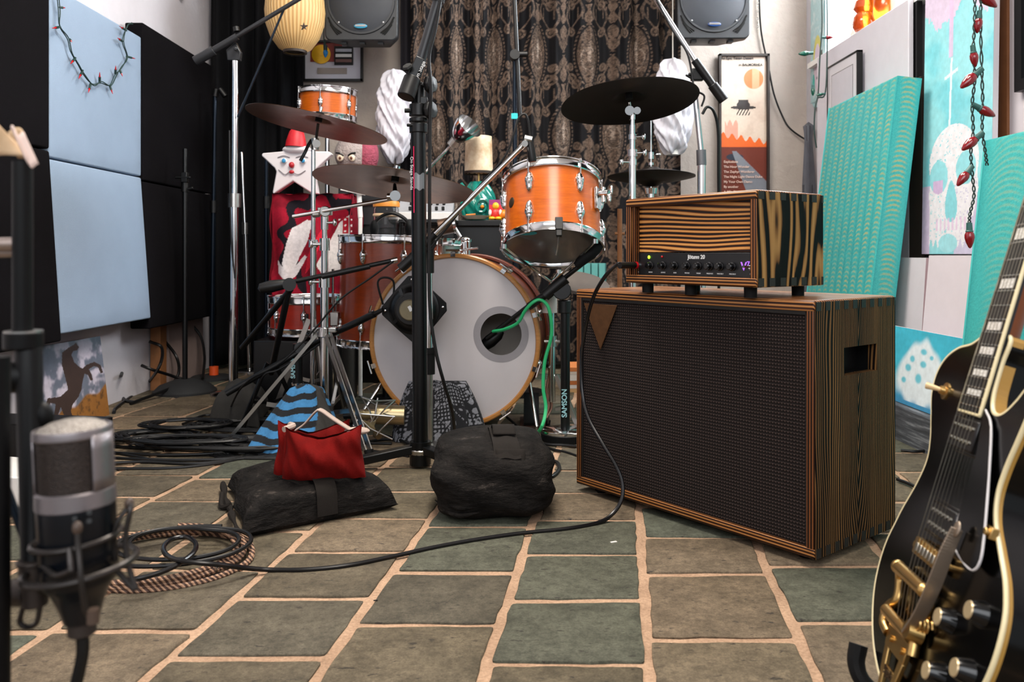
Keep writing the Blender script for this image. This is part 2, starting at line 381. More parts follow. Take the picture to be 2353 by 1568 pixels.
t = NT('bright_glass'); t.b.inputs['Transmission Weight'].default_value = 1.; t.b.inputs['IOR'].default_value = 1.02
t.b.inputs['Emission Color'].default_value = (.95, .98, 1, 1); t.b.inputs['Emission Strength'].default_value = 1.2; wg = t.set(.6)
pn = mesh_obj('pane', MB().b(XR+.045, XR+.05, wy0, wy1, wz0, wz1), wg); pn.parent = wn
sl = mesh_obj('window_sill', MB().b(XR-.06, XR+.10, wy0-.08, wy1+.1, wz0-.03, wz0), whiteplastic); sl.parent = wn
# ---------------------------------------------------------------- speaker cabinet and amplifier head
def amp_box(root, W, D, z0, z1, th, sidemat, hole=None, topmat=None, joints=9, bottom_joint=True):
    """four boards joined at the corners, charred softwood"""
    part('top_board', MB().b(.0, W, 0, D, z1-th, z1), [burnt_top], root, local=True, bev=.005)
    for za, zb in ((z1-th-.003, z1-.003), (z0+.002, z0+th+.002)):
        part('front_edge_trim', MB().b(0.002, W-.001, -.003, .012, za, zb), [burnt_trim_h], root, local=True, bev=.003)
    part('bottom_board', MB().b(.0, W, 0, D, z0, z0+th), [burnt_top], root, local=True, bev=.004)
    for xa, xb in ((.002, th), (W-th, W-.002)):
        part('upright_trim', MB().b(xa, xb, -.002, .012, z0+th, z1-th), [burnt_trim_v], root, local=True, bev=.002)
    for s in (0, 1):
        x0, x1 = (0, th) if s == 0 else (W-th, W+.0008)
        m = MB()
        if s == 1 and hole:
            y0, y1, h0, h1 = hole; m.b(x0, x1, .001, y0, z0+.001, z1-.004); m.b(x0, x1, y1, D-.001, z0+.001, z1-.004)
            m.b(x0, x1, y0, y1, h1, z1-.004); m.b(x0, x1, y0, y1, z0+.001, h0)
            part('side_board', m, [sidemat], root, local=True)
            k = MB(); k.b(x0-.035, x0-.03, y0-.01, y1+.01, h0-.01, h1+.01); k.b(x0-.03, x0+.001, y0-.008, y0, h0-.008, h1+.008).b(x0-.03, x0+.001, y1, y1+.008, h0-.008, h1+.008).b(x0-.03, x0+.001, y0, y1, h1, h1+.008).b(x0-.03, x0+.001, y0, y1, h0-.008, h0)
            part('handle_recess', k, [blackplastic], root, local=True)
        else:
            m.b(x0, x1, .001, D-.001, z0+.001, z1-.004); part('side_board', m, [sidemat], root, local=True)
    stepy = D/(joints*2+.5)
    for za, zb in ((z1-th-.002, z1-.0035), (z0+.002, z0+th+.002)):
        m = MB()
        for i in range(joints+1): y = stepy*(2*i)+.002; m.b(W-.004, W+.0016, y, min(y+stepy, D-.001), za, zb)
        part('finger_joints', m, [endgrain], root, local=True)
a1 = math.atan2(-.592, .466)
cab = thing('speaker_cabinet', 'large charred pine speaker cabinet with dark woven grille standing on the stone floor', 'speaker cabinet', (.185, 2.347, 0), a1)
CW, CD = .753, .345
amp_box(cab, CW, CD, .022, .58, .021, burnt_side, hole=(.115, .258, .408, .4706), joints=9)
part('grille', MB().b(.02, CW-.02, .006, .016, .04, .56), [grille], cab, local=True)
m = MB().b(.018, CW-.018, .0005, .008, .548, .562).b(.018, .024, .0005, .008, .04, .56).b(CW-.024, CW-.018, .0005, .008, .04, .56)
part('grille_gasket', m, [M('dark_gasket', '100c0a', .7)], cab, local=True)
part('back_panel', MB().b(.02, CW-.02, CD-.02, CD-.006, .04, .56), [darkwood], cab, local=True)
copper = M('aged_copper', '6a4a30', .42, .75, var=.5, vs=45, bump=.2, bs=80)
m = MB().prism([(.0323, .5405), (.1627, .5405), (.0985, .414)], (0, .001, 0), (1, 0, 0), (0, 0, 1), .003)
part('badge', m, [copper], cab, local=True, label='triangular aged copper badge', bev=.0008)
for x, y in ((.05, .05), (CW-.05, .05), (CW-.05, CD-.05), (.05, CD-.05)):
    part('foot', MB().lathe([(0, 0), (.017, 0), (.020, .022), (0, .022)], (x, y, 0), seg=16), [rubber], cab, local=True)
# head
a2 = math.atan2(-.33, .245); Z0, Z1 = .605, .8235; HW, HD = .411, .252
head = thing('amplifier_head', 'small charred pine amplifier head with black control panel standing on the cabinet', 'amplifier', (.298, 2.14, .58), a2)
z0, z1 = Z0-.58, Z1-.58
amp_box(head, HW, HD, z0, z1, .019, burnt_side_head, joints=6)
part('front_panel', MB().b(.018, HW-.018, .02, .03, z0+.08, z1-.018), [burnt_front], head, local=True, label='striped charred pine front panel')
part('back_panel', MB().b(.018, HW-.018, HD-.02, HD-.008, z0+.018, z1-.018), [darkwood], head, local=True)
cp = part('control_panel', MB().b(.019, HW-.019, .016, .03, z0+.019, z0+.078), [M('panel_black', '0e0f12', .35, var=.1)], head, local=True, bev=.001)
part('bezel', MB().b(.019, .03, .004, .02, z0+.019, z1-.019), [burnt_trim_v], head, local=True)
RX = Euler((PI/2, 0, 0)).to_matrix(); zc = z0+.046
def hx(px):  # front-plane x for a pixel column at the head front
    k = (px-1176.5)/F; c, s = math.cos(a2), math.sin(a2); return (k*2.14-.298)/(c-k*s)
knob0 = None
for px in (1485, 1514, 1541, 1569, 1595, 1621, 1645, 1673):
    x = hx(px); m = MB().lathe([(0, 0), (.0105, 0), (.0105, .003), (.0085, .004), (.0078, .014), (.006, .0155), (0, .0155)], (x, .016, zc), (0, -1, 0), 20)
    m.box((x, .0008, zc+.004), (.0012, .001, .008)); part('knob', m, [M('knob_black', '08080a', .15)], head, local=True)
jx = hx(1456)
part('input_jack', MB().lathe([(0, 0), (.0085, 0), (.0085, .004), (.005, .006), (0, .006)], (jx, .016, zc), (0, -1, 0), 16), [chrome], head, local=True)
t = NT('green_led'); t.b.inputs['Base Color'].default_value = rgba('7ad01a'); t.b.inputs['Emission Color'].default_value = rgba('a6ff2a'); t.b.inputs['Emission Strength'].default_value = 2.5; led = t.set(.3)
part('indicator_light', MB().ell((hx(1482), .0145, zc+.021), (.0035, .003, .0045)), [led], head, local=True)
part('push_button', MB().ell((hx(1512), .0145, zc+.022), .003), [redpaint], head, local=True)
tx = hx(1717)
m = MB().lathe([(0, 0), (.008, 0), (.008, .003), (.004, .004), (.004, .008), (0, .008)], (tx, .016, zc), (0, -1, 0), 16); m.cyl((tx, .008, zc), (tx-.006, -.008, zc+.001), .0022, .003)
part('toggle_switch', m, [chrome], head, local=True)
wt = M('white_print', 'dcdcdc', .6); pu = NT('violet_print'); pu.b.inputs['Base Color'].default_value = rgba('b070f0'); pu.b.inputs['Emission Color'].default_value = rgba('9a50f0'); pu.b.inputs['Emission Strength'].default_value = .5; pu = pu.set(.4)
text('lettering', 'Jötunn 20', .0135, wt, head, (hx(1590), .0155, zc+.0215), RX, bold=.0003)
text('lettering', 'V', .027, pu, head, (hx(1699), .0155, zc), RX, bold=.0004); text('lettering', '7', .016, pu, head, (hx(1707)+.003, .0155, zc+.006), RX, bold=.0003)
text('lettering', 'N', .005, wt, head, (tx, .0155, zc+.017), RX); text('lettering', 'Low', .005, wt, head, (tx, .0155, zc-.0165), RX)
for px, s in ((1455, 'Input'), (1485, 'GAIN 1'), (1514, 'GAIN 2'), (1541, 'BASS'), (1569, 'MIDDLE'), (1595, 'TREBLE'), (1621, 'PRESENCE'), (1645, 'MASTER 1'), (1673, 'MASTER 2')):
    text('lettering', s, .0042, wt, head, (hx(px), .0155, zc-.0175), RX)
for x, y in ((.045, .035), (HW-.045, .035), (HW-.045, HD-.035), (.045, HD-.035), (.19, .035)):
    part('foot', MB().lathe([(0, 0), (.0145, 0), (.015, z0+.001), (0, z0+.001)], (x, y, 0), seg=16), [rubber], head, local=True)
# ---------------------------------------------------------------- curtains
cloth_pat = Mcol('patterned_curtain_cloth', .8, bump=.3, bs=300, gs=160, grain=.3, Specular_IOR_Level=.3)
def fold(x, amp=.035, wl=.17): return amp*np.sin(2*PI*x/wl+1.3*np.sin(x*5.1))+amp*.4*np.sin(2*PI*x/(wl*.43)+2*np.sin(x*3.3))
def damask(s, z):
    bg = np.array(lin('08070c')); base = np.repeat(bg[None, :], len(s), 0)
    PX, PZ = .298, .934
    tan = np.array(lin('705d50')); hi = np.array(lin('b8a698')); mask = np.zeros(len(s)); bright = np.zeros(len(s))
    for ox, oz in ((.443, 1.857), (.443+PX/2, 1.857+PZ/2)):
        dx = (s-ox+PX/2) % PX-PX/2; dz = (z-oz+PZ/2) % PZ-PZ/2; ax = np.abs(dx); az = np.abs(dz)
        t = np.clip(1-(np.abs(dz+.01)/.175)**1.7, 0, 1); w = .052*t**.8
        med = sm(.004, -.002, ax-w)*(az < .18); mask = np.maximum(mask, med*(.45+.5*(vnoise(s, z, 160, 2) > .4)))
        ring = np.abs(ax-(w+.016)); bead = sm(.009, .003, ring)*(np.sin(dz*2*PI/.022) > -.35)*(t > .02); mask = np.maximum(mask, bead*.8)
        bright = np.maximum(bright, sm(.012, .002, ax)*sm(.09, .02, np.abs(dz-.01))+.5*med*sm(.01, 0, np.abs(np.hypot(dx*1.9, dz+.03)-.062)))
        inner = sm(.006, .0, np.abs(np.hypot(dx*2.1, dz)-.085)); mask -= .35*inner*med
        # crown above and tip below the medallion
        mask = np.maximum(mask, sm(.004, 0, np.hypot(dx*1.0, dz-.205)-.018)); mask = np.maximum(mask, sm(.004, 0, ax-.010-.006*np.sin(dz*90))*(az > .17)*(az < .29))
        # ogee bands
        c = .02+.105*sm(.40, .215, az)-.03*sm(.21, .12, az); band = sm(.008, .004, np.abs(ax-c))*(az > .12)*(az < .42)
        step = (np.abs(np.abs(ax-.113)-.010) < .004)*(np.abs(az-.235) < .035); mask = np.maximum(mask, np.maximum(band, step)*.75)
        for qx, qz, r in ((.086, -.15, .026), (.088, .285, .022), (.060, -.34, .022), (.052, .385, .018)):
            d = np.hypot(ax-qx, dz-qz); mask = np.maximum(mask, sm(.009, .004, np.abs(d-r))*.9); mask = np.maximum(mask, sm(.006, .002, d-.006)*.9)
        # leaves along the centre column
        lf = sm(.006, 0, ax-.019*np.abs(np.sin((dz-.30)*PI/.075)))*(az > .30)*(az < .46); mask = np.maximum(mask, lf*.85)
        fl = sm(.006, 0, np.hypot(dx*1.1, az-.36)-.024-.006*np.cos(6*np.arctan2(dz, dx+1e-6))); mask = np.maximum(mask, fl*.9)
    g = .25+1.1*vnoise(s, z, 200)*(.5+.9*vnoise(s, z, 60, 7)); mask = np.clip(mask, 0, 1)*np.clip(g, .3, 1.1)
    out = mixc(base, tan, mask); return mixc(out, hi, np.clip(bright, 0, 1)*mask*.8)
cx0, cx1 = -.655, .985
def cpos(U, W):
    x = cx0+(cx1-cx0)*U; z = .05+2.8*W; y = 4.80+fold(x)*(.75+.25*W)
    return np.stack([x, y, z], 1)
def ccol(U, W):
    x = cx0+(cx1-cx0)*U; z = .05+2.8*W; s = np.where(x > .05, x, .05+(x-.05)*1.35)+.02*np.sin(x*37)*.5
    c = damask(s, z+.010*np.sin(x*31)); return mixc(c, lin('141118'), (x < cx0+.06)*1.)
o = paint('patterned_curtain', cpos, ccol, 470, 620, cloth_pat)
sd = o.modifiers.new('thickness', 'SOLIDIFY'); sd.thickness = .003
props(o, 'black and bronze medallion patterned curtain hanging across the back wall', 'curtain')
part_m = M('black_cloth', '07070a', .85, var=.4, vs=9, bump=.3, bs=200, Specular_IOR_Level=.2)
def drape(x0, x1, y, z0, z1, amp, wl, ph=0.):
    return MB().grid(lambda u, v: V(x0+(x1-x0)*u, y+amp*math.sin(2*PI*(x0+(x1-x0)*u)/wl+ph+.6*math.sin(v*4))+amp*.5*math.sin(2*PI*u*7.3+ph), z0+(z1-z0)*v), 160, 24)
for a in ((-1.77, -1.22, 4.80, .03, 2.9, .03, .13, 0, 'black velvet curtain hanging in the left back corner', 'curtain'), ):
    o = solo('black_curtain', drape(*a[:8]), [part_m], a[8], a[9], sharp=180)
    sd = o.modifiers.new('thickness', 'SOLIDIFY'); sd.thickness = .004
# ---------------------------------------------------------------- acoustic panels on the left wall
lightfab = M('pale_blue_fabric', '8496ab', .95, var=.10, vs=5, bump=.5, bs=500, bd=.002)
darkfab = M('black_fabric_panel', '0b090c', .95, var=.25, vs=4, bump=.5, bs=500, bd=.002, Specular_IOR_Level=.1)
def wall_panel(x_top, x_bot, y0, y1, z0, z1, mat, label, th=.085):
    m = MB()
    prof = []
    def pt(u, v, k):  # u along Y, v up, k depth 0 front 1 back
        puff = .006*math.sin(PI*u)*math.sin(PI*v)
        x = x_bot+(x_top-x_bot)*v; return V(x+puff-k*th, y0+(y1-y0)*u, z0+(z1-z0)*v)
    n = 10
    m.grid(lambda u, v: pt(u, v, 0), n, n); m.grid(lambda u, v: pt(1-u, v, 1)+V(0, 0, 0), n, n)
    for a in (lambda u, v: pt(0, u, v), lambda u, v: pt(1, u, v), lambda u, v: pt(u, 0, v), lambda u, v: pt(u, 1, v)): m.grid(a, n, 1)
    o = solo('acoustic_absorber', m, [mat], label, 'acoustic panel', 'fabric panels along the left wall', bev=.0)
    bm = bmesh.new(); bm.from_mesh(o.data); bmesh.ops.remove_doubles(bm, verts=bm.verts, dist=.0005); bmesh.ops.recalc_face_normals(bm, faces=bm.faces); bm.to_mesh(o.data); bm.free()
    b = o.modifiers.new('bevel', 'BEVEL'); b.width = .008; b.segments = 3; b.limit_method = 'ANGLE'; b.angle_limit = math.radians(50)
    return o
wall_panel(-1.70, -1.70, 3.006, 3.752, 1.036, 1.675, lightfab, 'pale blue fabric panel, the upper one, with string lights draped over it')
wall_panel(-1.70, -1.655, 3.006, 3.752, .385, 1.030, lightfab, 'pale blue fabric panel, the lower one, under the panel with string lights', th=.09)
wall_panel(-1.695, -1.695, 2.25, 3.000, 1.065, 1.83, darkfab, 'black fabric panel, upper one at the left edge of the photo')
wall_panel(-1.695, -1.65, 2.25, 3.000, .36, 1.058, darkfab, 'black fabric panel, lower one at the left edge of the photo')
wall_panel(-1.695, -1.695, 3.758, 4.62, 1.02, 1.745, darkfab, 'black fabric panel, upper one towards the back corner')
wall_panel(-1.695, -1.665, 3.758, 4.62, .335, 1.014, darkfab, 'black fabric panel, lower one towards the back corner', th=.09)
# ---------------------------------------------------------------- string of small lights on the panel
def L(px, py, X=-1.682): d = X*F/(px-1176.5); return P(px, py, d)
t = thing('string_lights', 'dark green string of small red lights draped over the pale blue panel', 'string lights', L(230, 190))
path = [(128, -40), (134, 20), (137, 60), (155, 90), (162, 118), (180, 150), (192, 172), (212, 193), (232, 191), (252, 196), (264, 172), (278, 158), (291, 130), (281, 95), (292, 62), (303, 52)]
p1 = [L(*q) for q in path]; gr = M('dark_green_cord', '14302c', .5)
part('cord', MB().tube(p1, .0022, 6, 6), [gr], t); part('cord', MB().tube([q+V(.004, .006*math.sin(i*2.1), .006*math.cos(i*2.3)) for i, q in enumerate(p1)], .0022, 6, 6), [gr], t)
for q, e in (((137, 17), (150, 18)), ((138, 62), (120, 65)), ((160, 90), (165, 97)), ((173, 133), (162, 147)), ((190, 162), (181, 181)), ((208, 193), (203, 213)), ((229, 190), (229, 166)), ((252, 196), (259, 216)), ((265, 170), (266, 151)), ((275, 160), (282, 176)), ((291, 130), (311, 135)), ((281, 95), (270, 87)), ((290, 70), (274, 60))):
    a, b = L(*q), L(*e, X=-1.672); mid = a+(b-a)*.55
    part('socket', MB().cyl(a, mid, .0045, .005, 8), [gr], t); part('bulb', MB().cyl(mid, b, .0035, .001, 8), [redpaint], t)
# picture corner, top left on the wall
pc = L(415, -20, -1.79)
m = MB().prism([(-.06, .1), (-.03, .03), (.0, .0), (.035, .05), (.05, .1)], pc+V(0, 0, -.045), (0, -1, 0), (0, 0, 1), -.02)
solo('wall_ornament', m, [plainwood], 'brown wooden ornament pinned high on the left wall', 'ornament', bev=.003)
# ---------------------------------------------------------------- horse painting leaning on the left wall
flat = Mcol('painted_canvas', .7, bump=.2, bs=260, grain=.12, gs=40)
def canvas(name, label, o, eu, ev, fn, nu, nv, th, edge, cat='painting', group=None, mat=None, local=False):
    """canvas: painted front spanned by eu, ev from corner o (eu x ev points at the viewer), wooden body behind"""
    o = Vector(o); eu = Vector(eu); ev = Vector(ev); nrm = eu.cross(ev).normalized()
    r = thing(name, label, cat, tuple(o+eu*.5), group=group)
    m = MB(); q = [o, o+eu, o+eu+ev, o+ev]; vs = [x-nrm*th for x in q]+[x-nrm*.0006 for x in q]
    m.add(vs, [(3, 2, 1, 0), (4, 5, 6, 7), (0, 1, 5, 4), (1, 2, 6, 5), (2, 3, 7, 6), (3, 0, 4, 7)]); part('stretcher', m, [edge], r)
    O, U_, V_ = np.array(o), np.array(eu), np.array(ev)
    c = paint('painted_front', lambda U, W: O+U[:, None]*U_+W[:, None]*V_, fn, nu, nv, mat or flat, loc=tuple(r.location)); c.parent = r; return r
def horse(U, W):
    w = .46*U; z = .33*W; n = fbm(w, z, 22); base = mixc(np.repeat(np.array([lin('5d6472')]), len(U), 0), lin('b9b2bf'), sm(.45, .7, n))
    base = mixc(base, lin('40525c'), sm(.75, 1.0, W)*.7)
    g = sm(.02, -.02, W-(.12+.26*U+.03*np.sin(U*20))); base = mixc(base, lin('8a5a22'), g); base = mixc(base, lin('5d3c17'), g*sm(.5, .8, fbm(w, z, 60)))
    pts = [(.14, .30), (.20, .42), (.34, .40), (.44, .46), (.42, .62), (.40, .76), (.42, .90), (.50, .945), (.57, .97), (.60, .99), (.615, .955), (.63, .93), (.605, .90), (.555, .895), (.525, .86), (.55, .76), (.60, .70), (.64, .665), (.70, .70), (.80, .715), (.88, .66), (.90, .56), (.865, .56), (.845, .635), (.79, .665), (.72, .64), (.745, .58), (.755, .50), (.725, .50), (.70, .57), (.66, .60), (.62, .50), (.60, .42), (.55, .34), (.47, .27), (.44, .20), (.46, .12), (.40, .06), (.30, .03), (.29, .07), (.37, .13), (.35, .20), (.33, .28), (.30, .22), (.26, .15), (.20, .13), (.20, .17), (.25, .24), (.28, .33), (.22, .36), (.17, .27)]
    x = .02+.9*U; y = W*1.02; ins = np.zeros(len(x), bool); n_ = len(pts)
    for i in range(n_):
        (xa, ya), (xb, yb) = pts[i], pts[(i+1) % n_]; ins ^= ((ya > y) != (yb > y)) & (x < (xb-xa)*(y-ya)/((yb-ya)+1e-9)+xa)
    return mixc(base, lin('33231d'), ins*1.)
a = G(252, 956); b = V(-1.735, 2.98, .0)
canvas('horse_painting', 'small painting of a rearing dark horse leaning against the left wall', b, a-b, V(-.04, 0, .335), horse, 150, 120, .02, plainwood)
# wood stud and box behind the stand base
solo('wooden_stud', MB().b(-1.79, -1.74, 4.05, 4.12, 0, .34), [plainwood], 'narrow brown wooden stud on the left wall behind the round stand base', 'stud')
solo('beige_board', MB().b(-1.775, -1.745, 4.16, 4.62, 0, .33), [M('beige_board', '8d7a74', .8)], 'beige board leaning on the left wall near the back corner', 'board')
# cables plugged in low on the left wall
for i, pts in enumerate(([(343, 785), (372, 800), (365, 845), (330, 890), (270, 935), (262, 948)], [(325, 840), (350, 850), (400, 866), (420, 880), (300, 928)], [(280, 858), (272, 890), (285, 918), (310, 925)], [(375, 780), (405, 820), (410, 860), (385, 895)], [(440, 745), (462, 775), (470, 820), (466, 870)])):
    q = []
    for k, (x, y) in enumerate(pts):
        X = -1.76+.05*min(k, 3)
        pt = L(x, y, X)
        if pt.z < .012 or y > 880: pt = G(x, y, .012)
        q.append(pt)
    solo('wall_cable', MB().tube(q, .0075, 7, 6), [cablemat], ['thick black cable plugged in highest on the low white wall', 'black cable leaving the middle socket of the low white wall', 'short black cable leaving the lowest socket beside the horse painting', 'black cable arching just left of the wooden stud', 'black cable hanging in front of the beige board'][i], 'cable')
# ---------------------------------------------------------------- back wall: pictures, speakers, lanterns
fr = thing('framed_award', 'black framed award with a gold disc hanging under the left speaker', 'framed picture', P(764, 185, 4.97))
def W5(px, py, y=4.975): return P(px, py, y)
def rect(m, x0, y0, x1, y1, ya, yb):
    a, b = P(x0, y1, ya), P(x1, y0, ya); return m.b(a.x, b.x, ya, yb, a.z, b.z)
m = MB()
for q in ((695, 92, 833, 97), (695, 181, 833, 186), (695, 92, 700, 186), (828, 92, 833, 186)): rect(m, *q, 4.955, 4.985)
part('frame', m, [blackplastic], fr); part('mat_board', rect(MB(), 700, 97, 828, 181, 4.972, 4.985), [M('mat_board', 'b9b6bd', .8, var=.04)], fr)
part('album_cover', rect(MB(), 713, 95, 786, 142, 4.969, 4.972), [M('album_red', '7a2013', .5, var=.6, vs=30)], fr)
part('gold_disc', MB().lathe([(0, 0), (.058, 0), (.058, .003), (.012, .004), (.011, .006), (0, .006)], P(738, 125, 4.968), (0, -1, 0), 28), [M('gold_disc', 'd8a61c', .3, .4, var=.2)], fr)
part('tape_case', rect(MB(), 768, 106, 811, 149, 4.962, 4.972), [blackplastic], fr)
for i, c in enumerate(('a3a3ab', 'cfcac6', '6b4a44')): part('tape_label', rect(MB(), 771, 112+i*12, 808, 119+i*12, 4.960, 4.962), [M('tape_label_%d' % i, c, .6)], fr)
part('plaque', rect(MB(), 729, 156, 797, 170, 4.968, 4.972), [M('plaque', '8d837c', .4, .5)], fr)
# blue bulb hanging in front of the award
bb = thing('hanging_bulb', 'blue coloured bulb hanging on a dark cord in front of the gold disc', 'bulb', P(748, 135, 4.87))
part('cord', MB().tube([P(744, -600, 4.87), P(744, 70, 4.87), P(747, 90, 4.87), P(748, 105, 4.87)], .003), [gr], bb); part('socket', MB().cyl(P(748, 104, 4.87), P(748, 116, 4.87), .011), [gr], bb)
part('bulb', MB().lathe([(.009, 0), (.015, -.012), (.013, -.026), (.005, -.042), (0, -.046)], P(748, 115, 4.87), seg=14), [M('blue_glass', '1f7fc4', .15)], bb)
# speakers
spkgrey = M('speaker_plastic', '1e2024', .5, var=.12, bump=.3, bs=400); spkgrille = M('speaker_grille', '2b2e34', .45, .3, var=.1, bump=.6, bs=700)
def speaker(cx, y, zb, label, badge, rz):
    r = thing('wall_speaker', label, 'speaker', (cx, y, zb), rz, 'speakers mounted high on the back wall')
    w2 = .196; pts = []
    def rc(x, z, r_, a0, a1): return [(x+r_*math.cos(a0+(a1-a0)*k/6), z+r_*math.sin(a0+(a1-a0)*k/6)) for k in range(7)]
    out = rc(-w2+.035, .035, .035, PI, 1.5*PI)+rc(w2-.035, .035, .035, 1.5*PI, 2*PI)+rc(w2+.005-.05, .62, .05, 0, PI/2)+rc(-w2-.005+.05, .62, .05, PI/2, PI)
    m = MB(); n = len(out)
    m.add([V(x, 0, z) for x, z in out]+[V(x*1.01, .05, z) for x, z in out]+[V(x*.62, .34, .33+(z-.33)*.86) for x, z in out], [tuple(range(n-1, -1, -1)), tuple(range(2*n, 3*n))]+[(i, (i+1) % n, n+(i+1) % n, n+i) for i in range(n)]+[(n+i, n+(i+1) % n, 2*n+(i+1) % n, 2*n+i) for i in range(n)])
    part('body', m, [spkgrey], r, local=True, bev=.006)
    zc_ = .215
    part('grille', MB().lathe([(0, .018), (.08, .016), (.14, .010), (.172, .002), (.172, -.006)], (0, 0, zc_), (0, -1, 0), 48), [spkgrille], r, local=True)
    part('grille_rim', MB().lathe([(.170, -.004), (.172, .008), (.182, .008), (.186, -.004)], (0, 0, zc_), (0, -1, 0), 48), [spkgrey], r, local=True)
    for s in (-1, 1):
        for k in range(3):
            q = [(s*(.185-.012*k*0), .13-.028*k), (s*(.178), .105-.026*k), (s*(.11-.012*k*-1), .030+.0*k), (s*(.095-.008*k+.02*k), .022)]
            pts3 = [V(s*(.178-.006*k), -.001, .125-.020*k), V(s*(.150-.004*k), -.001, .075-.012*k), V(s*(.105+.010*k), -.001, .040-.005*k)]
            part('vent', MB().tube(pts3, lambda u: .0055-.002*abs(u-.5), 6, 8), [M('vent_black', '040404', .9)], r, local=True)
        part('screw', MB().lathe([(0, .003), (.005, .002), (.006, 0)], (s*.12, -.008, .095), (0, -1, 0), 10), [steel], r, local=True)
    part('badge', MB().ell((0, -.016, .073), (.036, .004, .013)), [badge], r, local=True)
    part('badge_plate', MB().b(-.028, .028, -.022, -.017, .070, .080), [chrome_dull], r, local=True)
    for x in (-.10, .0, .10): part('foot', MB().b(x-.014, x+.014, .03, .07, -.012, .004), [spkgrey], r, local=True)
    part('wall_bracket', MB().b(-.05, .05, .33, 5.0-y-.002, .28, .36), [blackmetal], r, local=True)
    return r
speaker(-.815, 4.42, 1.835, 'grey plastic loudspeaker with a pale blue badge mounted left of the patterned curtain', M('badge_blue', '2f8fb4', .3), .0)
speaker(1.09, 4.42, 1.845, 'grey plastic loudspeaker with a dark blue badge mounted right of the patterned curtain', M('badge_dark_blue', '1d3f78', .3), .0)
# poster in thin frame
def poster(U, W):
    x = U*110; y = (1-W)*345; b = np.repeat(np.array([lin('d8c3b0')]), len(U), 0); n = fbm(x, y, .06)
    b = mixc(b, lin('c7ad99'), sm(.4, .8, n)*.6); b = mixc(b, lin('e6743a'), sm(1, -1, np.hypot(x-76, y-56)-23)); b = mixc(b, lin('f0b48c'), sm(1, -1, np.hypot(x-76, y-56)-23)*(x > 72)*(x < 90)*.6)
    b = mixc(b, lin('dd9a86'), (y > 165-14*np.abs(np.sin(x*.23)))*(x > 8)*(x < 40)*1.); b = mixc(b, lin('e2662a'), (y > 184+x*.16-6*np.sin(x*.3))*1.)
    b = mixc(b, lin('6f3428'), (y > 213)*1.); b = mixc(b, lin('2f3340'), sm(1, -1, np.hypot((x-32)/20, (y-236)/8)*10-10)*(y > 213))
    road = (y > 222)*(x > 22+(y-213)*.36)*(x < 26+(y-213)*1.02); b = mixc(b, lin('7d8088'), road*1.)
    ufo = (np.hypot((x-52)/30, (y-122)/4.5) < 1) | (np.hypot((x-52)/16, (y-116)/9) < 1) | ((np.abs(x-52) < 16)*(y > 122)*(y < 140)*(np.sin(x*.9+y*.5) > .3)) | ((np.abs(x-52) < 12)*(y > 104)*(y < 112))
    return mixc(b, lin('2a2422'), ufo*1.)
poster_mat = Mcol('poster_paper', .25, grain=.06)
ps = canvas('framed_poster', 'tall narrow framed poster of a desert road with an orange sun', W5(1657, 470), W5(1765, 470)-W5(1657, 470), V(0, 0, .912), poster, 110, 260, .01, blackplastic, mat=poster_mat, cat='poster')
m = MB()
for q in ((1653, 123, 1769, 128), (1653, 468, 1769, 473), (1653, 123, 1658, 473), (1764, 123, 1769, 473)): rect(m, *q, 4.95, 4.985)
part('frame', m, [darkwood], ps)
RXW = RX
lo = ps.location; inkb = M('black_ink', '2c2624', .6); inkw = M('pale_ink', 'd9b8a8', .6)
text('lettering', 'An Epic Texan Desert', .022, inkb, ps, W5(1694, 134, 4.970)-lo, RXW, bold=.0004); text('lettering', 'in BALMORHEA', .021, inkb, ps, W5(1725, 149, 4.970)-lo, RXW, bold=.0004)
for i, s in enumerate(('Explosions', 'The Hour Wonder', 'The Zephyr Wanderer', 'The Night Light Dance Duke', 'My Your Own Demo', 'By another', 'A Mile Distance')):
    text('lettering', s, .020, inkw, ps, W5(1663, 372+i*11.5, 4.970)-lo, RXW, align='LEFT', bold=.0003)
# swirled paper lanterns
paper = NT('white_paper_lantern'); paper.b.inputs['Base Color'].default_value = rgba('c9c7d0'); paper.b.inputs['Subsurface Weight'].default_value = .0
paper.bump(paper.noise(paper.coord(), 40, 3), .3, .003); paper = paper.set(.6)
def lantern(name, label, cx, y, z0, z1, rad, seed, cord=None):
    r = thing(name, label, 'lantern', (cx, y, z0), group='ruffled white paper lanterns')
    def fn(u, v):
        a = 2*PI*u; z = z0+(z1-z0)*v; env = min(1, (math.sin(PI*min(max(v, .0), 1))**.28))
        sw = abs(math.sin(2.5*a+v*9+seed+1.1*math.sin(v*11+a)))
        rr = rad*env*(.80+.15*sw**1.4+.06*math.sin(7*a+v*31+2*math.sin(3*a))+.05*abs(math.sin(9*a-v*17+seed))+.035*math.sin(16*a+v*43))
        return V(cx+rr*math.cos(a), y+rr*math.sin(a), z+.015*math.sin(4*a+v*8))
    part('paper_shade', MB().grid(fn, 128, 90, True), [paper], r, sharp=60)
    if cord: part('cord', MB().cyl((cx, y, z1-.02), (cx, y, ZC), .004), [cord], r); part('bottom_ring', MB().lathe([(.0, 0), (.035, 0), (.035, .03), (0, .03)], (cx, y, z0-.01)), [whiteplastic], r)
    return r
c1 = P(907, 372, 4.62); c2 = P(907, 165, 4.62)
lantern('paper_lantern', 'tall ruffled white paper lantern standing left of the patterned curtain', c1.x, 4.62, c1.z, c2.z, .108, 0.)
part('base', MB().lathe([(0, -.06), (.05, -.06), (.05, -.04), (.012, -.035), (.012, .02), (0, .02)], c1), [darkwood], C.objects['paper_lantern'])
c1 = P(1546, 352, 4.55); c2 = P(1546, 140, 4.55)
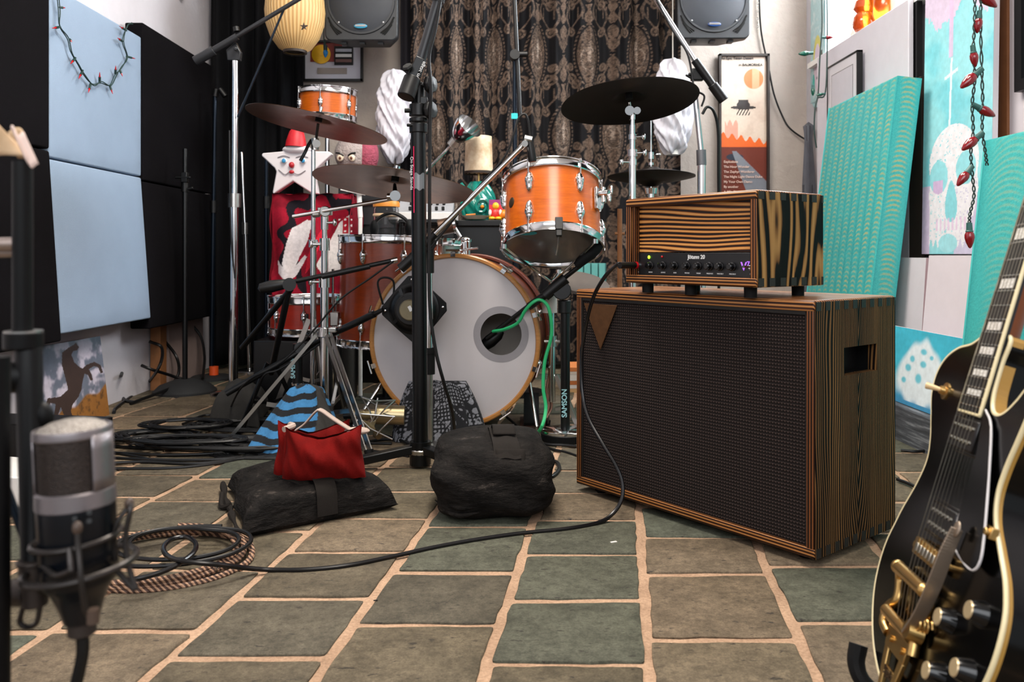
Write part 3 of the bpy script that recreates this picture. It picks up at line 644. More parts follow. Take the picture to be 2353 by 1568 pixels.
lantern('paper_lantern', 'ruffled white paper lantern hanging right of the curtain behind the dark cymbal', c1.x, 4.55, c1.z, c2.z, .118, 2., cord=M('cord_white', 'c9c4bd', .6))
# shelf under left lantern
sh = thing('black_side_table', 'black side table at the back wall under the standing paper lantern', 'table', (c1.x*0-.66, 4.62, 0))
zt = P(907, 372, 4.62).z-.06
part('table_top', MB().b(-.83, -.53, 4.52, 4.74, zt-.03, zt), [blackplastic], sh)
for x, y in ((-.81, 4.54), (-.55, 4.54), (-.81, 4.72), (-.55, 4.72)): part('leg', MB().b(x-.015, x+.015, y-.015, y+.015, 0, zt-.03), [blackplastic], sh)
# ribbed wooden lantern
cw = P(678, 35, 4.3)
g = thing('wooden_lantern', 'round ribbed pale wood lantern hanging at the top left beside the speaker', 'lantern', tuple(cw-V(0, 0, .2)))
prof = [(.055, -.195), (.058, -.19), (.085, -.175), (.125, -.12), (.150, -.05), (.156, .02), (.150, .08), (.130, .14), (.10, .19), (.06, .22), (.05, .30)]
gw = NT('ribbed_wood'); sxx = gw.n('ShaderNodeSeparateXYZ'); gw.l(gw.coord(), sxx.inputs[0])
an = gw.math('ARCTAN2', sxx.outputs[1], sxx.outputs[0]); st_ = gw.math('SINE', gw.math('MULTIPLY', an, 46)); gw.l(gw.mix(gw.math('MULTIPLY_ADD', st_, .5, .5), rgba('b98d52'), rgba('d9b57c')), gw.b.inputs['Base Color']); gw.bump(st_, .4, .003); gw = gw.set(.5)
part('shade', MB().lathe(prof, cw, seg=48), [gw], g)
part('opening_rim', MB().lathe([(.05, -.2), (.062, -.2), (.062, -.188), (.05, -.188), (.045, -.15)], cw, seg=32), [darkwood], g)
part('star_cutout', MB().prism([(math.sin(i*PI/5)*(.02 if i % 2 == 0 else .007), math.cos(i*PI/5)*(.02 if i % 2 == 0 else .007)) for i in range(10)], P(699, 62, 4.3-.152), (1, 0, 0), (0, 0, 1), .012), [darkwood], g)
part('cord', MB().cyl(cw+V(0, 0, .28), (cw.x, cw.y, ZC), .005), [blackplastic], g)
# cables on the back wall
solo('hanging_cable', MB().tube([P(1745, -60, 4.97), P(1745, 10, 4.97), P(1750, 80, 4.97), P(1765, 150, 4.97), P(1778, 215, 4.97), P(1797, 265, 4.97), P(1815, 295, 4.96), P(1850, 320, 4.95), P(1868, 322, 4.9)], .0055), [cablemat], 'black cable looping down the wall right of the framed poster', 'cable')
m = MB()
for k in range(11): m.lathe([(.006, -.0015), (.009, 0), (.006, .0015), (.004, 0), (.006, -.0015)], P(1741, -20+k*9, 4.97), (1, k % 2, 0), 10)
solo('key_chain', m, [chrome_dull], 'thin metal key chain hanging on the back wall right of the speaker', 'chain')
# ---------------------------------------------------------------- right side
def R(px, py, X): d = X*F/(px-1176.5); return P(px, py, d)
wboard = M('white_board', 'd4cfd6', .7, var=.05, bump=.15, bs=60)
solo('white_partition', MB().b(1.715, 1.738, 3.54, 4.60, .0, 1.785), [wboard], 'large plain white panel standing against the right wall under the window', 'panel', bev=.003)
solo('black_board', MB().b(1.742, 1.765, 3.52, 4.58, .0, 1.78), [blackplastic], 'thin black board between the large white panel and the right wall', 'board')
fp = thing('framed_print', 'black framed print with white mat leaning on the white panel behind the teal cushion', 'framed picture', (1.69, 4.15, 1.08))
m = MB(); X0, X1 = 1.672, 1.70
for y0, y1, z0_, z1_ in ((3.965, 4.345, 1.662, 1.67), (3.965, 4.345, 1.08, 1.09), (3.965, 3.973, 1.08, 1.67), (4.340, 4.345, 1.08, 1.67)): m.b(X0, X1, y0, y1, z0_, z1_)
part('frame', m, [blackplastic], fp); part('mat_board', MB().b(1.676, 1.697, 3.973, 4.340, 1.09, 1.662), [M('print_paper', 'd3ced2', .8, var=.03)], fp)
m = MB(); m.b(1.6745, 1.6758, 4.02, 4.29, 1.612, 1.615).b(1.6745, 1.6758, 4.02, 4.29, 1.132, 1.135).b(1.6745, 1.6758, 4.02, 4.023, 1.135, 1.612).b(1.6745, 1.6758, 4.287, 4.29, 1.135, 1.612)
part('mat_line', m, [steel], fp); part('print', MB().b(1.6750, 1.6758, 4.023, 4.287, 1.135, 1.612), [M('print_area', 'c7c2c8', .8, var=.06)], fp)
# teal quilted cushions
teal = Mcol('teal_brocade', .55, bump=.35, bs=260, gs=240, grain=.18, Specular_IOR_Level=.3)
def brocade(x, z, per, ph=0., gold_=1.):
    t_ = np.array(lin('43aeab')); b = np.repeat(t_[None, :], len(x), 0); b = b*(.88+.24*vnoise(x, z, 300, 3))[:, None]
    k = np.floor(x/per); fx = (x/per-k)-.5; zz = z+.012*k*3.1+ph; arc = zz+ (fx*fx)*per*1.1; fr_ = (arc/.020) % 1.
    line = sm(.42, .22, np.abs(fr_-.5)*2*.9)*sm(.36, .16, np.abs(fx+.06*np.sin(z*9+k))); b = mixc(b, lin('b8aa66'), line*(.12+.85*fbm(x, z, 9, 2))*gold_)
    return mixc(b, lin('1d8d94'), sm(.35, .5, np.abs(fx))*.35+sm(.3, .0, fr_)*.18)
def slab_cushion(name, label, o, eu, ev, th, per_u, per_t, nu, nv, nt, group, goldk=1.):
    """box cushion: big face spanned by eu (depth) and ev (up) at o, facing eu x ev; end caps and top"""
    o = Vector(o); eu = Vector(eu); ev = Vector(ev); nr = eu.cross(ev).normalized(); r = thing(name, label, 'cushion', tuple(o+eu*.5), group=group)
    O, U_, V_, N_ = map(np.array, (o, eu, ev, nr)); lu, lv = eu.length, ev.length
    def puff(U, W): return .012*(np.clip(np.sin(PI*U), 0, 1)**.4*np.clip(np.sin(PI*W), 0, 1)**.4)
    lc = tuple(r.location)
    fs = paint('front_cover', lambda U, W: O+U[:, None]*U_+W[:, None]*V_+N_*puff(U, W)[:, None], lambda U, W: brocade(U*lu, W*lv, per_u, 0, goldk), nu, nv, teal, lc); fs.parent = r
    bs_ = paint('back_cover', lambda U, W: O+(1-U)[:, None]*U_+W[:, None]*V_-N_*(th+puff(U, W))[:, None], lambda U, W: brocade(U*lu, W*lv, per_u), 30, 30, teal, lc); bs_.parent = r
    for nm, p0, e1, e2, l1, l2, n1, n2 in (('side_cover', O, -N_*th, V_, th, lv, nt, nv), ('side_cover', O+U_, -N_*th, V_, th, lv, nt, nv), ('top_cover', O+V_, U_, -N_*th, lu, th, nu, nt)):
        def pos(U, W, p0=p0, e1=e1, e2=e2): return p0+U[:, None]*e1+W[:, None]*e2
        s = paint(nm, pos, (lambda U, W, l1=l1, l2=l2, nm=nm: brocade(U*l1, W*l2, per_t) if nm == 'side_cover' else brocade(U*l1, W*l2+1, 1.)), n1, n2, teal, lc); s.parent = r
    part('piping', MB().tube([o, o+ev], .005, 6, smooth=False), [M('teal_piping', '4ab6b2', .5)], r)
    return r
o = V(1.375, 4.02, .0); e = V(0.01, -.72, 0)
slab_cushion('acoustic_cushion', 'tall thick teal quilted cushion leaning on the right wall behind the cabinet', V(1.400, 4.04, 0), V(-.012, -.74, 0), V(.168, 0, 1.40), .098, .075, .098, 150, 330, 30, 'teal quilted cushions')
slab_cushion('acoustic_cushion', 'lower teal quilted cushion behind the electric guitar at the right edge', V(1.39, 2.595, 0), V(0, -.98, 0), V(.112, 0, 1.04), .07, .32, .07, 150, 240, 14, 'teal quilted cushions', .35)
# dark board added as the shade in the gap behind the tall cushion
solo('gap_shade_board', MB().b(1.70, 1.715, 3.40, 3.50, 0, 1.42), [darkwood], 'added dark brown strip standing for the shaded gap behind the tall teal cushion', 'board')
# skull painting
def skullp(U, W):
    x = 2120+U*170; y = 0+(1-W)*585
    n = fbm(x, y, .02); n2 = fbm(x, y, .11, 5)
    b = np.repeat(np.array([lin('9ddfe6')]), len(U), 0); b = mixc(b, lin('7fd2dd'), sm(.4, .75, n))
    drip = (np.sin(np.floor(x/6)*12.9+.4*np.sin(y*.06))*.5+.5)*80; b = mixc(b, lin('e6c8e2'), (y < drip*(.4+.8*hsh(np.floor(x/11), 3.)))*.85)
    b = mixc(b, lin('e3bfe0'), (x > 2186)*(x < 2196)*(y < 125)*.8)
    b = mixc(b, lin('e3bfe0'), ((x < 2150+8*n2)*(y > 420)*(hsh(np.floor(x/9), 7.) > .45))*.8); b = mixc(b, lin('e3bfe0'), ((x > 2205)*(y > 380)*(hsh(np.floor(x/9), 9.) > .4))*.7)
    cross = ((np.abs(x-2192+.02*(y-200)) < 2.6)*(y > 128)*(y < 286)) | ((np.abs(y-165-(.35*(2192-x))) < 4)*(np.abs(x-2192) < 17)); b = mixc(b, lin('eaf6f8'), cross*.9)
    cx_ = 2200; top = 285; e1 = np.hypot((x-cx_)/62, (y-372)/88) < 1; cheek = (np.abs(x-cx_+ (y-430)*.05) < 62-.12*np.abs(y-440))*(y > 360)*(y < 500); jaw = (np.abs(x-cx_+8) < 52)*(y >= 480)*(y < 560+10*np.sin(x*.5))
    wobble = (fbm(x, y, .25, 8) > .27) & (n2 > .2); b = mixc(b, lin('f1edf2'), (e1 | cheek | jaw)*wobble*1.)
    eye = (np.hypot((x-2164)/24, (y-402)/40) < 1) | (np.hypot((x-2232)/24, (y-390)/38) < 1); nose = np.hypot((x-2197)/(13+.12*(y-450)), (y-462)/48) < 1
    b = mixc(b, lin('9adde6'), eye*1.); b = mixc(b, lin('dcb4dc'), (eye*(y > 410)*(x < 2175)*(x > 2150))*.9); b = mixc(b, lin('8ed8e2'), nose*1.)
    teeth = (y > 500)*(y < 530)*(np.abs(x-2195) < 40)*(np.sin(x*.62) > .2); b = mixc(b, lin('e9c6e4'), teeth*.7)
    return mixc(b, lin('a8e2ea'), ((np.hypot((x-2190)/24, (y-560)/22) < 1))*1.)
canvas('skull_painting', 'tall pale turquoise painting with a white skull and small cross on the right wall', V(1.690, 3.375, .68), V(0.0, -.485, 0), V(.02, 0, 1.35), lambda U, W: skullp(U, W*1.39+.0), 130, 420, .02, wboard)
# white canvases and blue painting below it
pink = M('canvas_edge_pink', 'b89aa0', .8); wc = M('white_canvas', 'd8d0d6', .75, var=.05, bump=.2, bs=300)
for (xt, xb, y0, y1, z1_, lab) in ((1.615, 1.575, 3.19, 3.75, .665, 'small white canvas standing behind the cabinet corner, edge showing a pink side'), (1.56, 1.50, 2.66, 3.06, .675, 'white canvas standing on the floor below the skull painting')):
    m = MB().add([(xb, y1, 0), (xb, y0, 0), (xt, y0, z1_), (xt, y1, z1_), (xb+.028, y1, 0), (xb+.028, y0, 0), (xt+.028, y0, z1_), (xt+.028, y1, z1_)], [(0, 1, 2, 3), (7, 6, 5, 4), (3, 2, 6, 7), (0, 4, 5, 1), (0, 3, 7, 4)])
    m.mat(1).add([(xb, y0, 0), (xb+.028, y0, 0), (xt+.028, y0, z1_), (xt, y0, z1_)], [(0, 1, 2, 3)])
    solo('blank_canvas', m, [wc, pink], lab, 'canvas', 'blank white canvases')
def ghost(U, W):
    x = 2065+U*132; y = 755+(1-W)*190; b = np.repeat(np.array([lin('3fb6cf')]), len(U), 0); b = mixc(b, lin('3d86b4'), sm(.35, .0, W)*.9); b = b*(.9+.2*fbm(x, y, .05))[:, None]
    g_ = sm(4, -4, np.hypot((x-2137)/(24+(y-790)*.16), (y-858)/(80+6*np.sin(x*.3)))*30-30)*(y < 935); b = mixc(b, lin('e4eef2'), g_*.95)
    for ex, ey, rx, ry in ((2138, 805, 5, 8), (2122, 828, 4, 9), (2139, 835, 5, 9), (2117, 852, 5, 10), (2134, 872, 5, 13), (2112, 885, 4, 8), (2150, 815, 3, 6)): b = mixc(b, lin('6cc6d8'), sm(1.2, .6, np.hypot((x-ex)/rx, (y-ey)/ry)))
    return b
canvas('blue_painting', 'small bright blue painting with a white ghostly shape leaning behind the guitar', V(1.435, 3.24, .13), V(0, -.625, 0), V(.03, 0, .275), ghost, 130, 80, .018, wboard)
t = NT('grey_weathered_wood'); s_ = t.coord((1, .06, 1)); n = t.noise(s_, 60, 5, .7); t.l(t.ramp(n, [(.3, '1c1d20'), (.55, '4d5157'), (.8, 'a3a7ab')]), t.b.inputs['Base Color']); t.bump(n, .5); greywood = t.set(.8)
solo('weathered_plank', MB().b(1.40, 1.47, 2.615, 3.30, 0, .128), [greywood], 'grey weathered wood plank on the floor under the blue painting', 'plank', bev=.004)
# timber trim and the knotty white boards, black frame
struct('trim_1', MB().b(1.775, XR, 2.935, 2.990, .9, ZC), M('brown_trim', '84532f', .5, var=.2))
kw = NT('knotty_white_wood'); v_ = kw.coord((1, 6, 1)); n = kw.noise(v_, 3.2, 2); kw.l(kw.ramp(n, [(.62, 'd2ccd2'), (.72, '9a8078')]), kw.b.inputs['Base Color']); kw = kw.set(.6)
struct('wall_right_boards', MB().b(1.785, XR-.0005, 1.3, 2.935, .0, ZC), kw)
bf = thing('dark_picture', 'black picture frame high on the right wall at the edge of the photo', 'frame', (1.77, 2.6, 1.24))
m = MB().b(1.755, 1.785, 2.32, 2.86, 1.245, 1.285).b(1.755, 1.785, 2.82, 2.86, 1.285, 2.0).b(1.755, 1.785, 2.32, 2.36, 1.285, 2.0).b(1.755, 1.785, 2.32, 2.86, 2.0, 2.04); part('frame', m, [blackplastic], bf)
part('picture', MB().b(1.774, 1.784, 2.36, 2.82, 1.285, 2.0), [M('dark_print', '2c3340', .4)], bf)
# hanging deck with a painted face (generic portrait), and the grey bag below it
def deck(U, W):
    x = U; y = W; b = np.repeat(np.array([lin('9fc2c6')]), len(U), 0); b = mixc(b, lin('c3d6d6'), sm(.5, .7, fbm(x, y*3, 4)))
    f = np.hypot((x-.5)/.26, (y-.30)/.22); b = mixc(b, lin('c7b5c4'), (f < 1)*1.); b = mixc(b, lin('c8bd3a'), ((f > .9)*(f < 1.25)*(y > .36))*.9); b = mixc(b, lin('1c2222'), ((f > .95)*(f < 1.5)*(y < .42)*(x > .5))*.9)
    b = mixc(b, lin('222'*2), (np.hypot((x-.42)/.05, (y-.36)/.015) < 1)*1.); b = mixc(b, lin('222222'), (np.hypot((x-.6)/.05, (y-.36)/.015) < 1)*1.); b = mixc(b, lin('5c2a3a'), (np.hypot((x-.5)/.07, (y-.2)/.012) < 1)*1.)
    return mixc(b, lin('2aa79c'), (np.hypot((x-.22)/.09, (y-.16)/.09) < 1)*1.)
dk = thing('skateboard_deck', 'pale blue skateboard deck with a painted face hanging in the right back corner', 'skateboard deck', (1.77, 4.74, 1.53))
pl = [(-.11, .1), (-.105, .05), (-.07, .012), (0, 0), (.07, .012), (.105, .05), (.11, .1), (.11, .75), (0, .85), (-.11, .75)]
part('deck', MB().prism(pl, (1.772, 4.74, 1.53), (0, -1, 0), (0, 0, 1), -.012), [M('deck_blue', '8fb4b8', .3)], dk, bev=.002)
o_ = paint('painted_face', lambda U, W: np.stack([np.full_like(U, 1.7690), 4.74+.105-.21*U, 1.57+.66*W], 1), deck, 60, 120, Mcol('glossy_print', .2), tuple(dk.location)); o_.parent = dk
bag = M('grey_bag', '55565d', .35, var=.4, vs=14)
solo('tall_grey_bag', MB().lathe([(0, 0), (.035, .0), (.038, .1), (.036, .5), (.032, .85), (.02, 1.05), (.028, 1.12), (0, 1.14)], P(1858, 700, 4.82), seg=14, jit=lambda a, j, r, z: (r*(1+.25*math.sin(5*a+j)), z)), [bag], 'tall narrow grey bag standing in the right back corner', 'bag')
o_ = C.objects['tall_grey_bag']; o_.location.z = 0.0; o_.scale = (1, 1, 1.28)
# coloured bulbs in the back corner
bulbprof = [(.0, 0), (.010, .002), (.0145, .012), (.0150, .022), (.011, .038), (.005, .052), (0, .056)]
def bulb_parts(root, a, b, mat, k=1., sub='bulb'):
    a = Vector(a); d = (Vector(b)-a); l = d.length; d.normalize(); s = l/.080*1.0
    part('socket', MB().lathe([(0, 0), (.0085*s, 0), (.0095*s, .024*s), (.0115*s, .026*s), (.0115*s, .029*s), (0, .029*s)], a, d, 14), [gr2], root)
    part('bulb', MB().lathe([(r*s, z*s+.026*s) for r, z in bulbprof], a, d, 18), [mat], root)
gr2 = M('socket_green', '2b5a55', .45)
t = NT('red_lamp_glass'); t.b.inputs['Base Color'].default_value = rgba('7c0210'); t.b.inputs['Coat Weight'].default_value = .6; redglass = t.set(.12)
t = NT('green_lamp_glass'); t.b.inputs['Base Color'].default_value = rgba('04503f'); t.b.inputs['Coat Weight'].default_value = .6; greenglass = t.set(.12)
sl_ = thing('string_lights', 'string of mixed green and red bulbs hanging in front of the painted deck', 'string lights', P(1870, 250, 4.3))
part('cord', MB().tube([P(1888, -40, 4.3), P(1889, 60, 4.3), P(1884, 130, 4.3), P(1880, 215, 4.3), P(1873, 250, 4.3), P(1871, 300, 4.3), P(1876, 340, 4.3)], .004), [gr], sl_)
part('cord', MB().tube([P(1900, -40, 4.3), P(1901, 90, 4.3), P(1897, 210, 4.3), P(1880, 225, 4.3)], .004), [gr], sl_)
for a, b, mm in (((1868, 122), (1835, 124), greenglass), ((1888, 86), (1914, 86), redglass), ((1868, 195), (1868, 220), greenglass), ((1897, 215), (1876, 219), greenglass)): bulb_parts(sl_, P(*a, 4.3), P(*b, 4.3), mm)
# the red string of lights in front
rs = thing('string_lights', 'dangling string of large red bulbs on twisted dark green wire near the right edge', 'string lights', P(2228, 568, 1.6))
for off in (0, PI):
    p = [(2236, -60), (2240, 0), (2239, 60), (2236, 120), (2240, 180), (2234, 240), (2236, 300), (2231, 350), (2234, 400), (2238, 450), (2229, 490), (2227, 515)]
    q = catmull([P(x, y, 1.6) for x, y in p], 10); part('wire', MB().tube([v_+V(.0022*math.cos(i*.9+off), .0022*math.sin(i*.9+off), 0) for i, v_ in enumerate(q)], .0014, 5, smooth=False), [gr], rs)
    p = [(2255, -60), (2254, 0), (2253, 60), (2256, 160), (2258, 240), (2257, 300), (2264, 350), (2268, 380)]
    q = catmull([P(x, y, 1.6) for x, y in p], 10); part('wire', MB().tube([v_+V(.0022*math.cos(i*.9+off), .0022*math.sin(i*.9+off), 0) for i, v_ in enumerate(q)], .0014, 5, smooth=False), [gr], rs)
for a, b in (((2240, -22), (2290, 16)), ((2251, 25), (2245, 76)), ((2235, 104), (2241, 154)), ((2256, 158), (2208, 202)), ((2234, 240), (2286, 267)), ((2258, 305), (2211, 345)), ((2234, 382), (2200, 427)), ((2227, 512), (2229, 570))): bulb_parts(rs, P(*a, 1.6), P(*b, 1.6), redglass)
# things on the window sill
t = NT('amber_glass'); t.b.inputs['Base Color'].default_value = rgba('d8701c'); t.b.inputs['Transmission Weight'].default_value = .75; amber = t.set(.15)
zs = 1.80
def S(py_, Y, X=1.80): return V(X, Y, zs)
solo('amber_bottle', MB().lathe([(0, .002), (.055, .002), (.065, .03), (.06, .10), (.05, .14), (.062, .19), (.058, .26), (.03, .30), (.02, .36), (0, .36)], S(0, 3.93), seg=24), [amber], 'large amber glass bottle on the window sill', 'bottle', 'amber glassware on the sill')
solo('amber_jar', MB().lathe([(0, .002), (.045, .002), (.055, .02), (.05, .07), (.035, .09), (.052, .11), (.04, .15), (.012, .17), (0, .19)], S(0, 4.10, 1.765), seg=20), [amber], 'squat amber glass jar on the window sill beside the bottle', 'jar', 'amber glassware on the sill')
solo('orange_plate', MB().lathe([(0, .004), (.13, .0), (.14, .008), (.13, .014), (0, .010)], (1.838, 4.12, zs+.143), (-1, 0, 0), 32), [M('orange_glaze', 'd85a1e', .25)], 'round orange plate standing on the window sill behind the amber jar', 'plate')
m = MB().lathe([(0, 0), (.028, 0), (.03, .03), (.018, .06), (.014, .07)], S(0, 4.28), seg=14).ell(S(0, 4.28)+V(0, 0, .09), (.022, .022, .026))
solo('small_figurine', m, [M('pale_porcelain', 'd9c6bd', .4, var=.3, vs=60)], 'small pale porcelain figurine at the far end of the window sill', 'figurine')
solo('dark_ornament', MB().lathe([(0, 0), (.02, 0), (.012, .05), (.025, .1), (.01, .14), (0, .15)], S(0, 3.55), seg=12), [M('dark_grey_glaze', '4a4a4e', .4)], 'small dark grey ornament at the near end of the window sill', 'ornament')
# ---------------------------------------------------------------- drum kit
def drumwood(name, c1, c2):
    t = NT(name); v = t.coord((1, 1, 9)); n = t.noise(v, 14, 5, .6); n2 = t.noise(t.coord((1, 1, 30)), 40, 3)
    c = t.mix(n, rgba(c1), rgba(c2)); t.l(t.mix(1., c, t.ramp(n2, [(.3, (.85, .83, .8, 1)), (.7, (1.1, 1.1, 1.1, 1))]), 'MULTIPLY'), t.b.inputs['Base Color'])
    return t.set(.28, Coat_Weight=.2, Coat_Roughness=.15)
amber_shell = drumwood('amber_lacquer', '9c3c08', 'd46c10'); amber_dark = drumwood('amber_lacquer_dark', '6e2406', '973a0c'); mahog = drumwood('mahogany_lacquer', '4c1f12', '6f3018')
hoopwood = drumwood('maple_hoop', 'a0662c', 'c48a4a')
skin = M('drum_skin', 'c0babc', .45, var=.07, vs=8); skin_clear = M('clear_drum_skin', '5a524e', .25, var=.25, vs=10, Coat_Weight=.3)
porcl = M('port_ring', '8f8b8f', .3, var=.1)
def TM(c, axis, up=None):
    return Matrix.Translation(Vector(c)) @ frame_of(axis, up).to_4x4()
def tom(name, label, c_bot, axis, Rr, Ln, shell, nl=6, a0=0., mount=True, both=True, cat='drum', skin_b=None, badge=True, group=None, lug_k=1.):
    """drum standing on c_bot with its axis pointing up"""
    c_bot = Vector(c_bot); r = thing(name, label, cat, tuple(c_bot), group=group); Tm = TM(c_bot, axis, V(0, 1, 0)); hp = .042
    def B(): m = MB(); m.T = Tm; return m
    part('shell', B().lathe([(Rr-.018, .012), (Rr-.012, .012), (Rr-.012, Ln-.012), (Rr-.018, Ln-.012)], seg=64), [shell], r)
    hoopprof = [(Rr-.012, 0), (Rr-.004, .0), (Rr-.002, .004), (Rr-.004, .008), (Rr-.0045, .026), (Rr, .029), (Rr, .033), (Rr-.006, .033), (Rr-.010, .028), (Rr-.012, .0)]
    part('hoop', B().lathe([(a, Ln-.022+b) for a, b in hoopprof], seg=64), [chrome], r)
    part('hoop', B().lathe([(a, .022-b) for a, b in hoopprof], seg=64), [chrome], r)
    part('top_skin', B().lathe([(0, Ln-.004), (Rr-.008, Ln-.004)], seg=48), [skin], r); part('bottom_skin', B().lathe([(0, .004), (Rr-.008, .004)], seg=48), [skin_b or skin_clear], r)
    for i in range(nl):
        a = a0+2*PI*i/nl; d = V(math.cos(a), math.sin(a), 0)
        for zz, sg in (((Ln-.075), 1), (.075, -1)):
            m = B(); q = d*(Rr-.010)+V(0, 0, zz); R_ = Matrix((V(-d.y, d.x, 0), d, V(0, 0, 1))).transposed()
            m.ell(q, (.0115*lug_k, .013*lug_k, .030*lug_k), R_, 12, 8); m.ell(q+V(0, 0, sg*.006), (.0135*lug_k, .015*lug_k, .016*lug_k), R_, 12, 8)
            lug = part('lug', m, [chrome], r)
            part('tension_rod', B().cyl(d*(Rr-.001)+V(0, 0, zz+sg*.02), d*(Rr-.001)+V(0, 0, zz+sg*.088), .0028, seg=8).cyl(d*(Rr-.001)+V(0, 0, zz+sg*.078), d*(Rr-.001)+V(0, 0, zz+sg*.088), .0058, seg=8), [chrome], r)
    return r, B
# bass drum: local z axis points to the front
BC = V(-.221, 3.10, .352); bn = V(-.146, -.989, 0); BR = .330; BD = .36
bd = thing('bass_drum', 'large bass drum with maple hoops and pale front skin with a round port', 'drum', (BC.x, BC.y, 0)); TB = TM(BC, bn, V(0, 0, 1))
def B():
    m = MB(); m.T = TB; return m
part('shell', B().lathe([(BR-.028, -.01), (BR-.020, -.01), (BR-.020, -BD), (BR-.028, -BD)], seg=80), [mahog], bd)
part('inner_shell', B().lathe([(BR-.030, -.01), (BR-.030, -BD)], seg=64), [M('shell_inside', 'a08870', .7)], bd)
hp = [(BR-.017, .004), (BR-.013, .010), (BR-.004, .010), (BR, .006), (BR, -.030), (BR-.003, -.034), (BR-.016, -.034), (BR-.017, .004)]
part('front_hoop', B().lathe(hp, seg=96), [hoopwood], bd); part('rear_hoop', B().lathe([(a, b-BD+.02) for a, b in hp], seg=96), [mahog], bd)
# front skin with port
hole = (.1805, .022, .0785); rim = BR-.016; m = B()
pl = [V(*(frame_of(bn, V(0, 0, 1)).inverted() @ (P(1152, 768, 3.085)-BC)))][0]; hx_, hy_ = pl.x, pl.y
def sk(u, v):
    a = 2*PI*u; p = V(hx_+hole[2]*math.cos(a), hy_+hole[2]*math.sin(a), 0); q = V(rim*math.cos(a), rim*math.sin(a), 0); w_ = p.lerp(q, v); w_.z = -.002; return w_
part('front_skin', m.grid(sk, 96, 8, True), [skin], bd)
part('port_ring', B().grid(lambda u, v: V(hx_+(hole[2]+.027*v)*math.cos(2*PI*u), hy_+(hole[2]+.027*v)*math.sin(2*PI*u), -.0012), 64, 2, True), [porcl], bd)
part('rear_skin', B().lathe([(0, -BD+.006), (BR-.02, -BD+.006)], seg=48), [M('rear_skin', 'e0d4c8', .5)], bd)
part('damping_pillow', B().box((.05, -.235, -.14), (.26, .08, .12)), [M('black_foam', '0d0d0d', .9)], bd, bev=.02)
for i in range(10):
    a = math.radians(18+36*i); d = V(math.cos(a), math.sin(a), 0); tt = V(-d.y, d.x, 0)
    m = B(); m.beam(d*(BR+.003)+V(0, 0, .013), d*(BR+.006)+V(0, 0, -.036), .018, .006, up=d); m.box(d*(BR-.006)+V(0, 0, .0125), (.012, .018, .005), Matrix((d, tt, V(0, 0, 1))).transposed())
    m.cyl(d*(BR+.012)+V(0, 0, .012), d*(BR+.012)+V(0, 0, -.16), .0032, seg=8); part('claw_hook', m, [chrome], bd)
    h = B(); h.cyl(d*(BR+.012)-tt*.026+V(0, 0, .018), d*(BR+.012)+tt*.026+V(0, 0, .018), .0042, .0042, 8); part('t_handle', h, [chrome], bd)
    g_ = B(); R_ = Matrix((tt, d, V(0, 0, 1))).transposed(); g_.ell(d*(BR-.010)+V(0, 0, -.165), (.012, .016, .034), R_, 12, 8); part('lug', g_, [chrome], bd)
for s in (-1, 1):
    a = PI/2; p0 = BC+V(.04 if s > 0 else -.01, .12, 0)+V(s*.27, 0, -.17); p1 = V(p0.x+(s*.10 if s < 0 else .005), p0.y-.14, .012)
    m = MB().cyl(p0+V(-s*.03, .0, .05), p1+V(0, 0, .012), .007).cyl(p1+V(0, 0, .02), p1-V(0, 0, .012), .011, .006); part('spur', m, [chrome], bd)
m = MB().cyl(P(1070, 590, 3.28), P(1070, 556, 3.28), .020, .020, 16).ell(P(1070, 552, 3.28), (.02, .02, .014)).cyl(P(1060, 575, 3.27), P(1098, 570, 3.24), .005); part('tom_holder', m, [chrome], bd)
# rack tom on its basket stand
ax = V(0.01, math.sin(math.radians(22)), math.cos(math.radians(22))); tb = P(1270, 568, 2.96)
tom_, Bt = tom('rack_tom', 'bright amber tom drum tilted over the bass drum, its clear bottom skin showing', tb, ax, .186, .262, amber_shell, 6, math.radians(0), badge=False, lug_k=1.3)
part('badge', Bt().ell(V(-.174*math.cos(math.radians(30)), -.174*math.sin(math.radians(30)), .135), (.004, .018, .020), Matrix.Rotation(math.radians(30), 3, 'Z')), [M('bronze_badge', '3a2c1c', .4, .5)], tom_)
d = V(math.cos(math.radians(-30)), math.sin(math.radians(-30)), 0)
R_ = Matrix((V(-d.y, d.x, 0), d, V(0, 0, 1))).transposed()
m = Bt(); m.box(d*.182+V(0, 0, .150), (.036, .012, .085), R_); m.cyl(d*.19+V(0, 0, .17), d*.225+V(0, 0, .165), .014).cyl(d*.205+V(0, 0, .13), d*.205+V(0, 0, .19), .009).ell(d*.228+V(0, 0, .145), (.007, .007, .018)).ell(d*.236+V(0, 0, .175), (.006, .010, .020))
part('mounting_bracket', m, [chrome], tom_, bev=.0015)
m = Bt().ell(V(-.10, -.12, .002), (.040, .020, .0015)); part('tape_scrap', m, [M('teal_tape', '1c9aa8', .5)], tom_)
m = Bt(); m.box((.012, -.186, .010), (.026, .012, .046)).box((.012, -.180, -.020), (.020, .016, .030)); part('microphone_clip', m, [blackplastic], tom_, label='black clip on the front of the lower hoop', bev=.002)
m = Bt(); m.tube([V(.012, -.178, -.03), V(.010, -.15, -.055), V(.006, -.11, -.075)], .0028, 6); part('clip_wire', m, [chrome_dull], tom_)
tl = thing('basket_stand', 'chrome basket stand carrying the tilted tom right of the bass drum', 'drum stand', (tb.x, 3.12, 0))
cb = V(tb.x+.004, 3.10, P(1272, 650, 3.1).z)
m = MB().cyl((cb.x, cb.y, .30), (cb.x, cb.y, cb.z), .0095).cyl((cb.x, cb.y, .12), (cb.x, cb.y, .34), .0135); part('column', m, [chrome], tl)
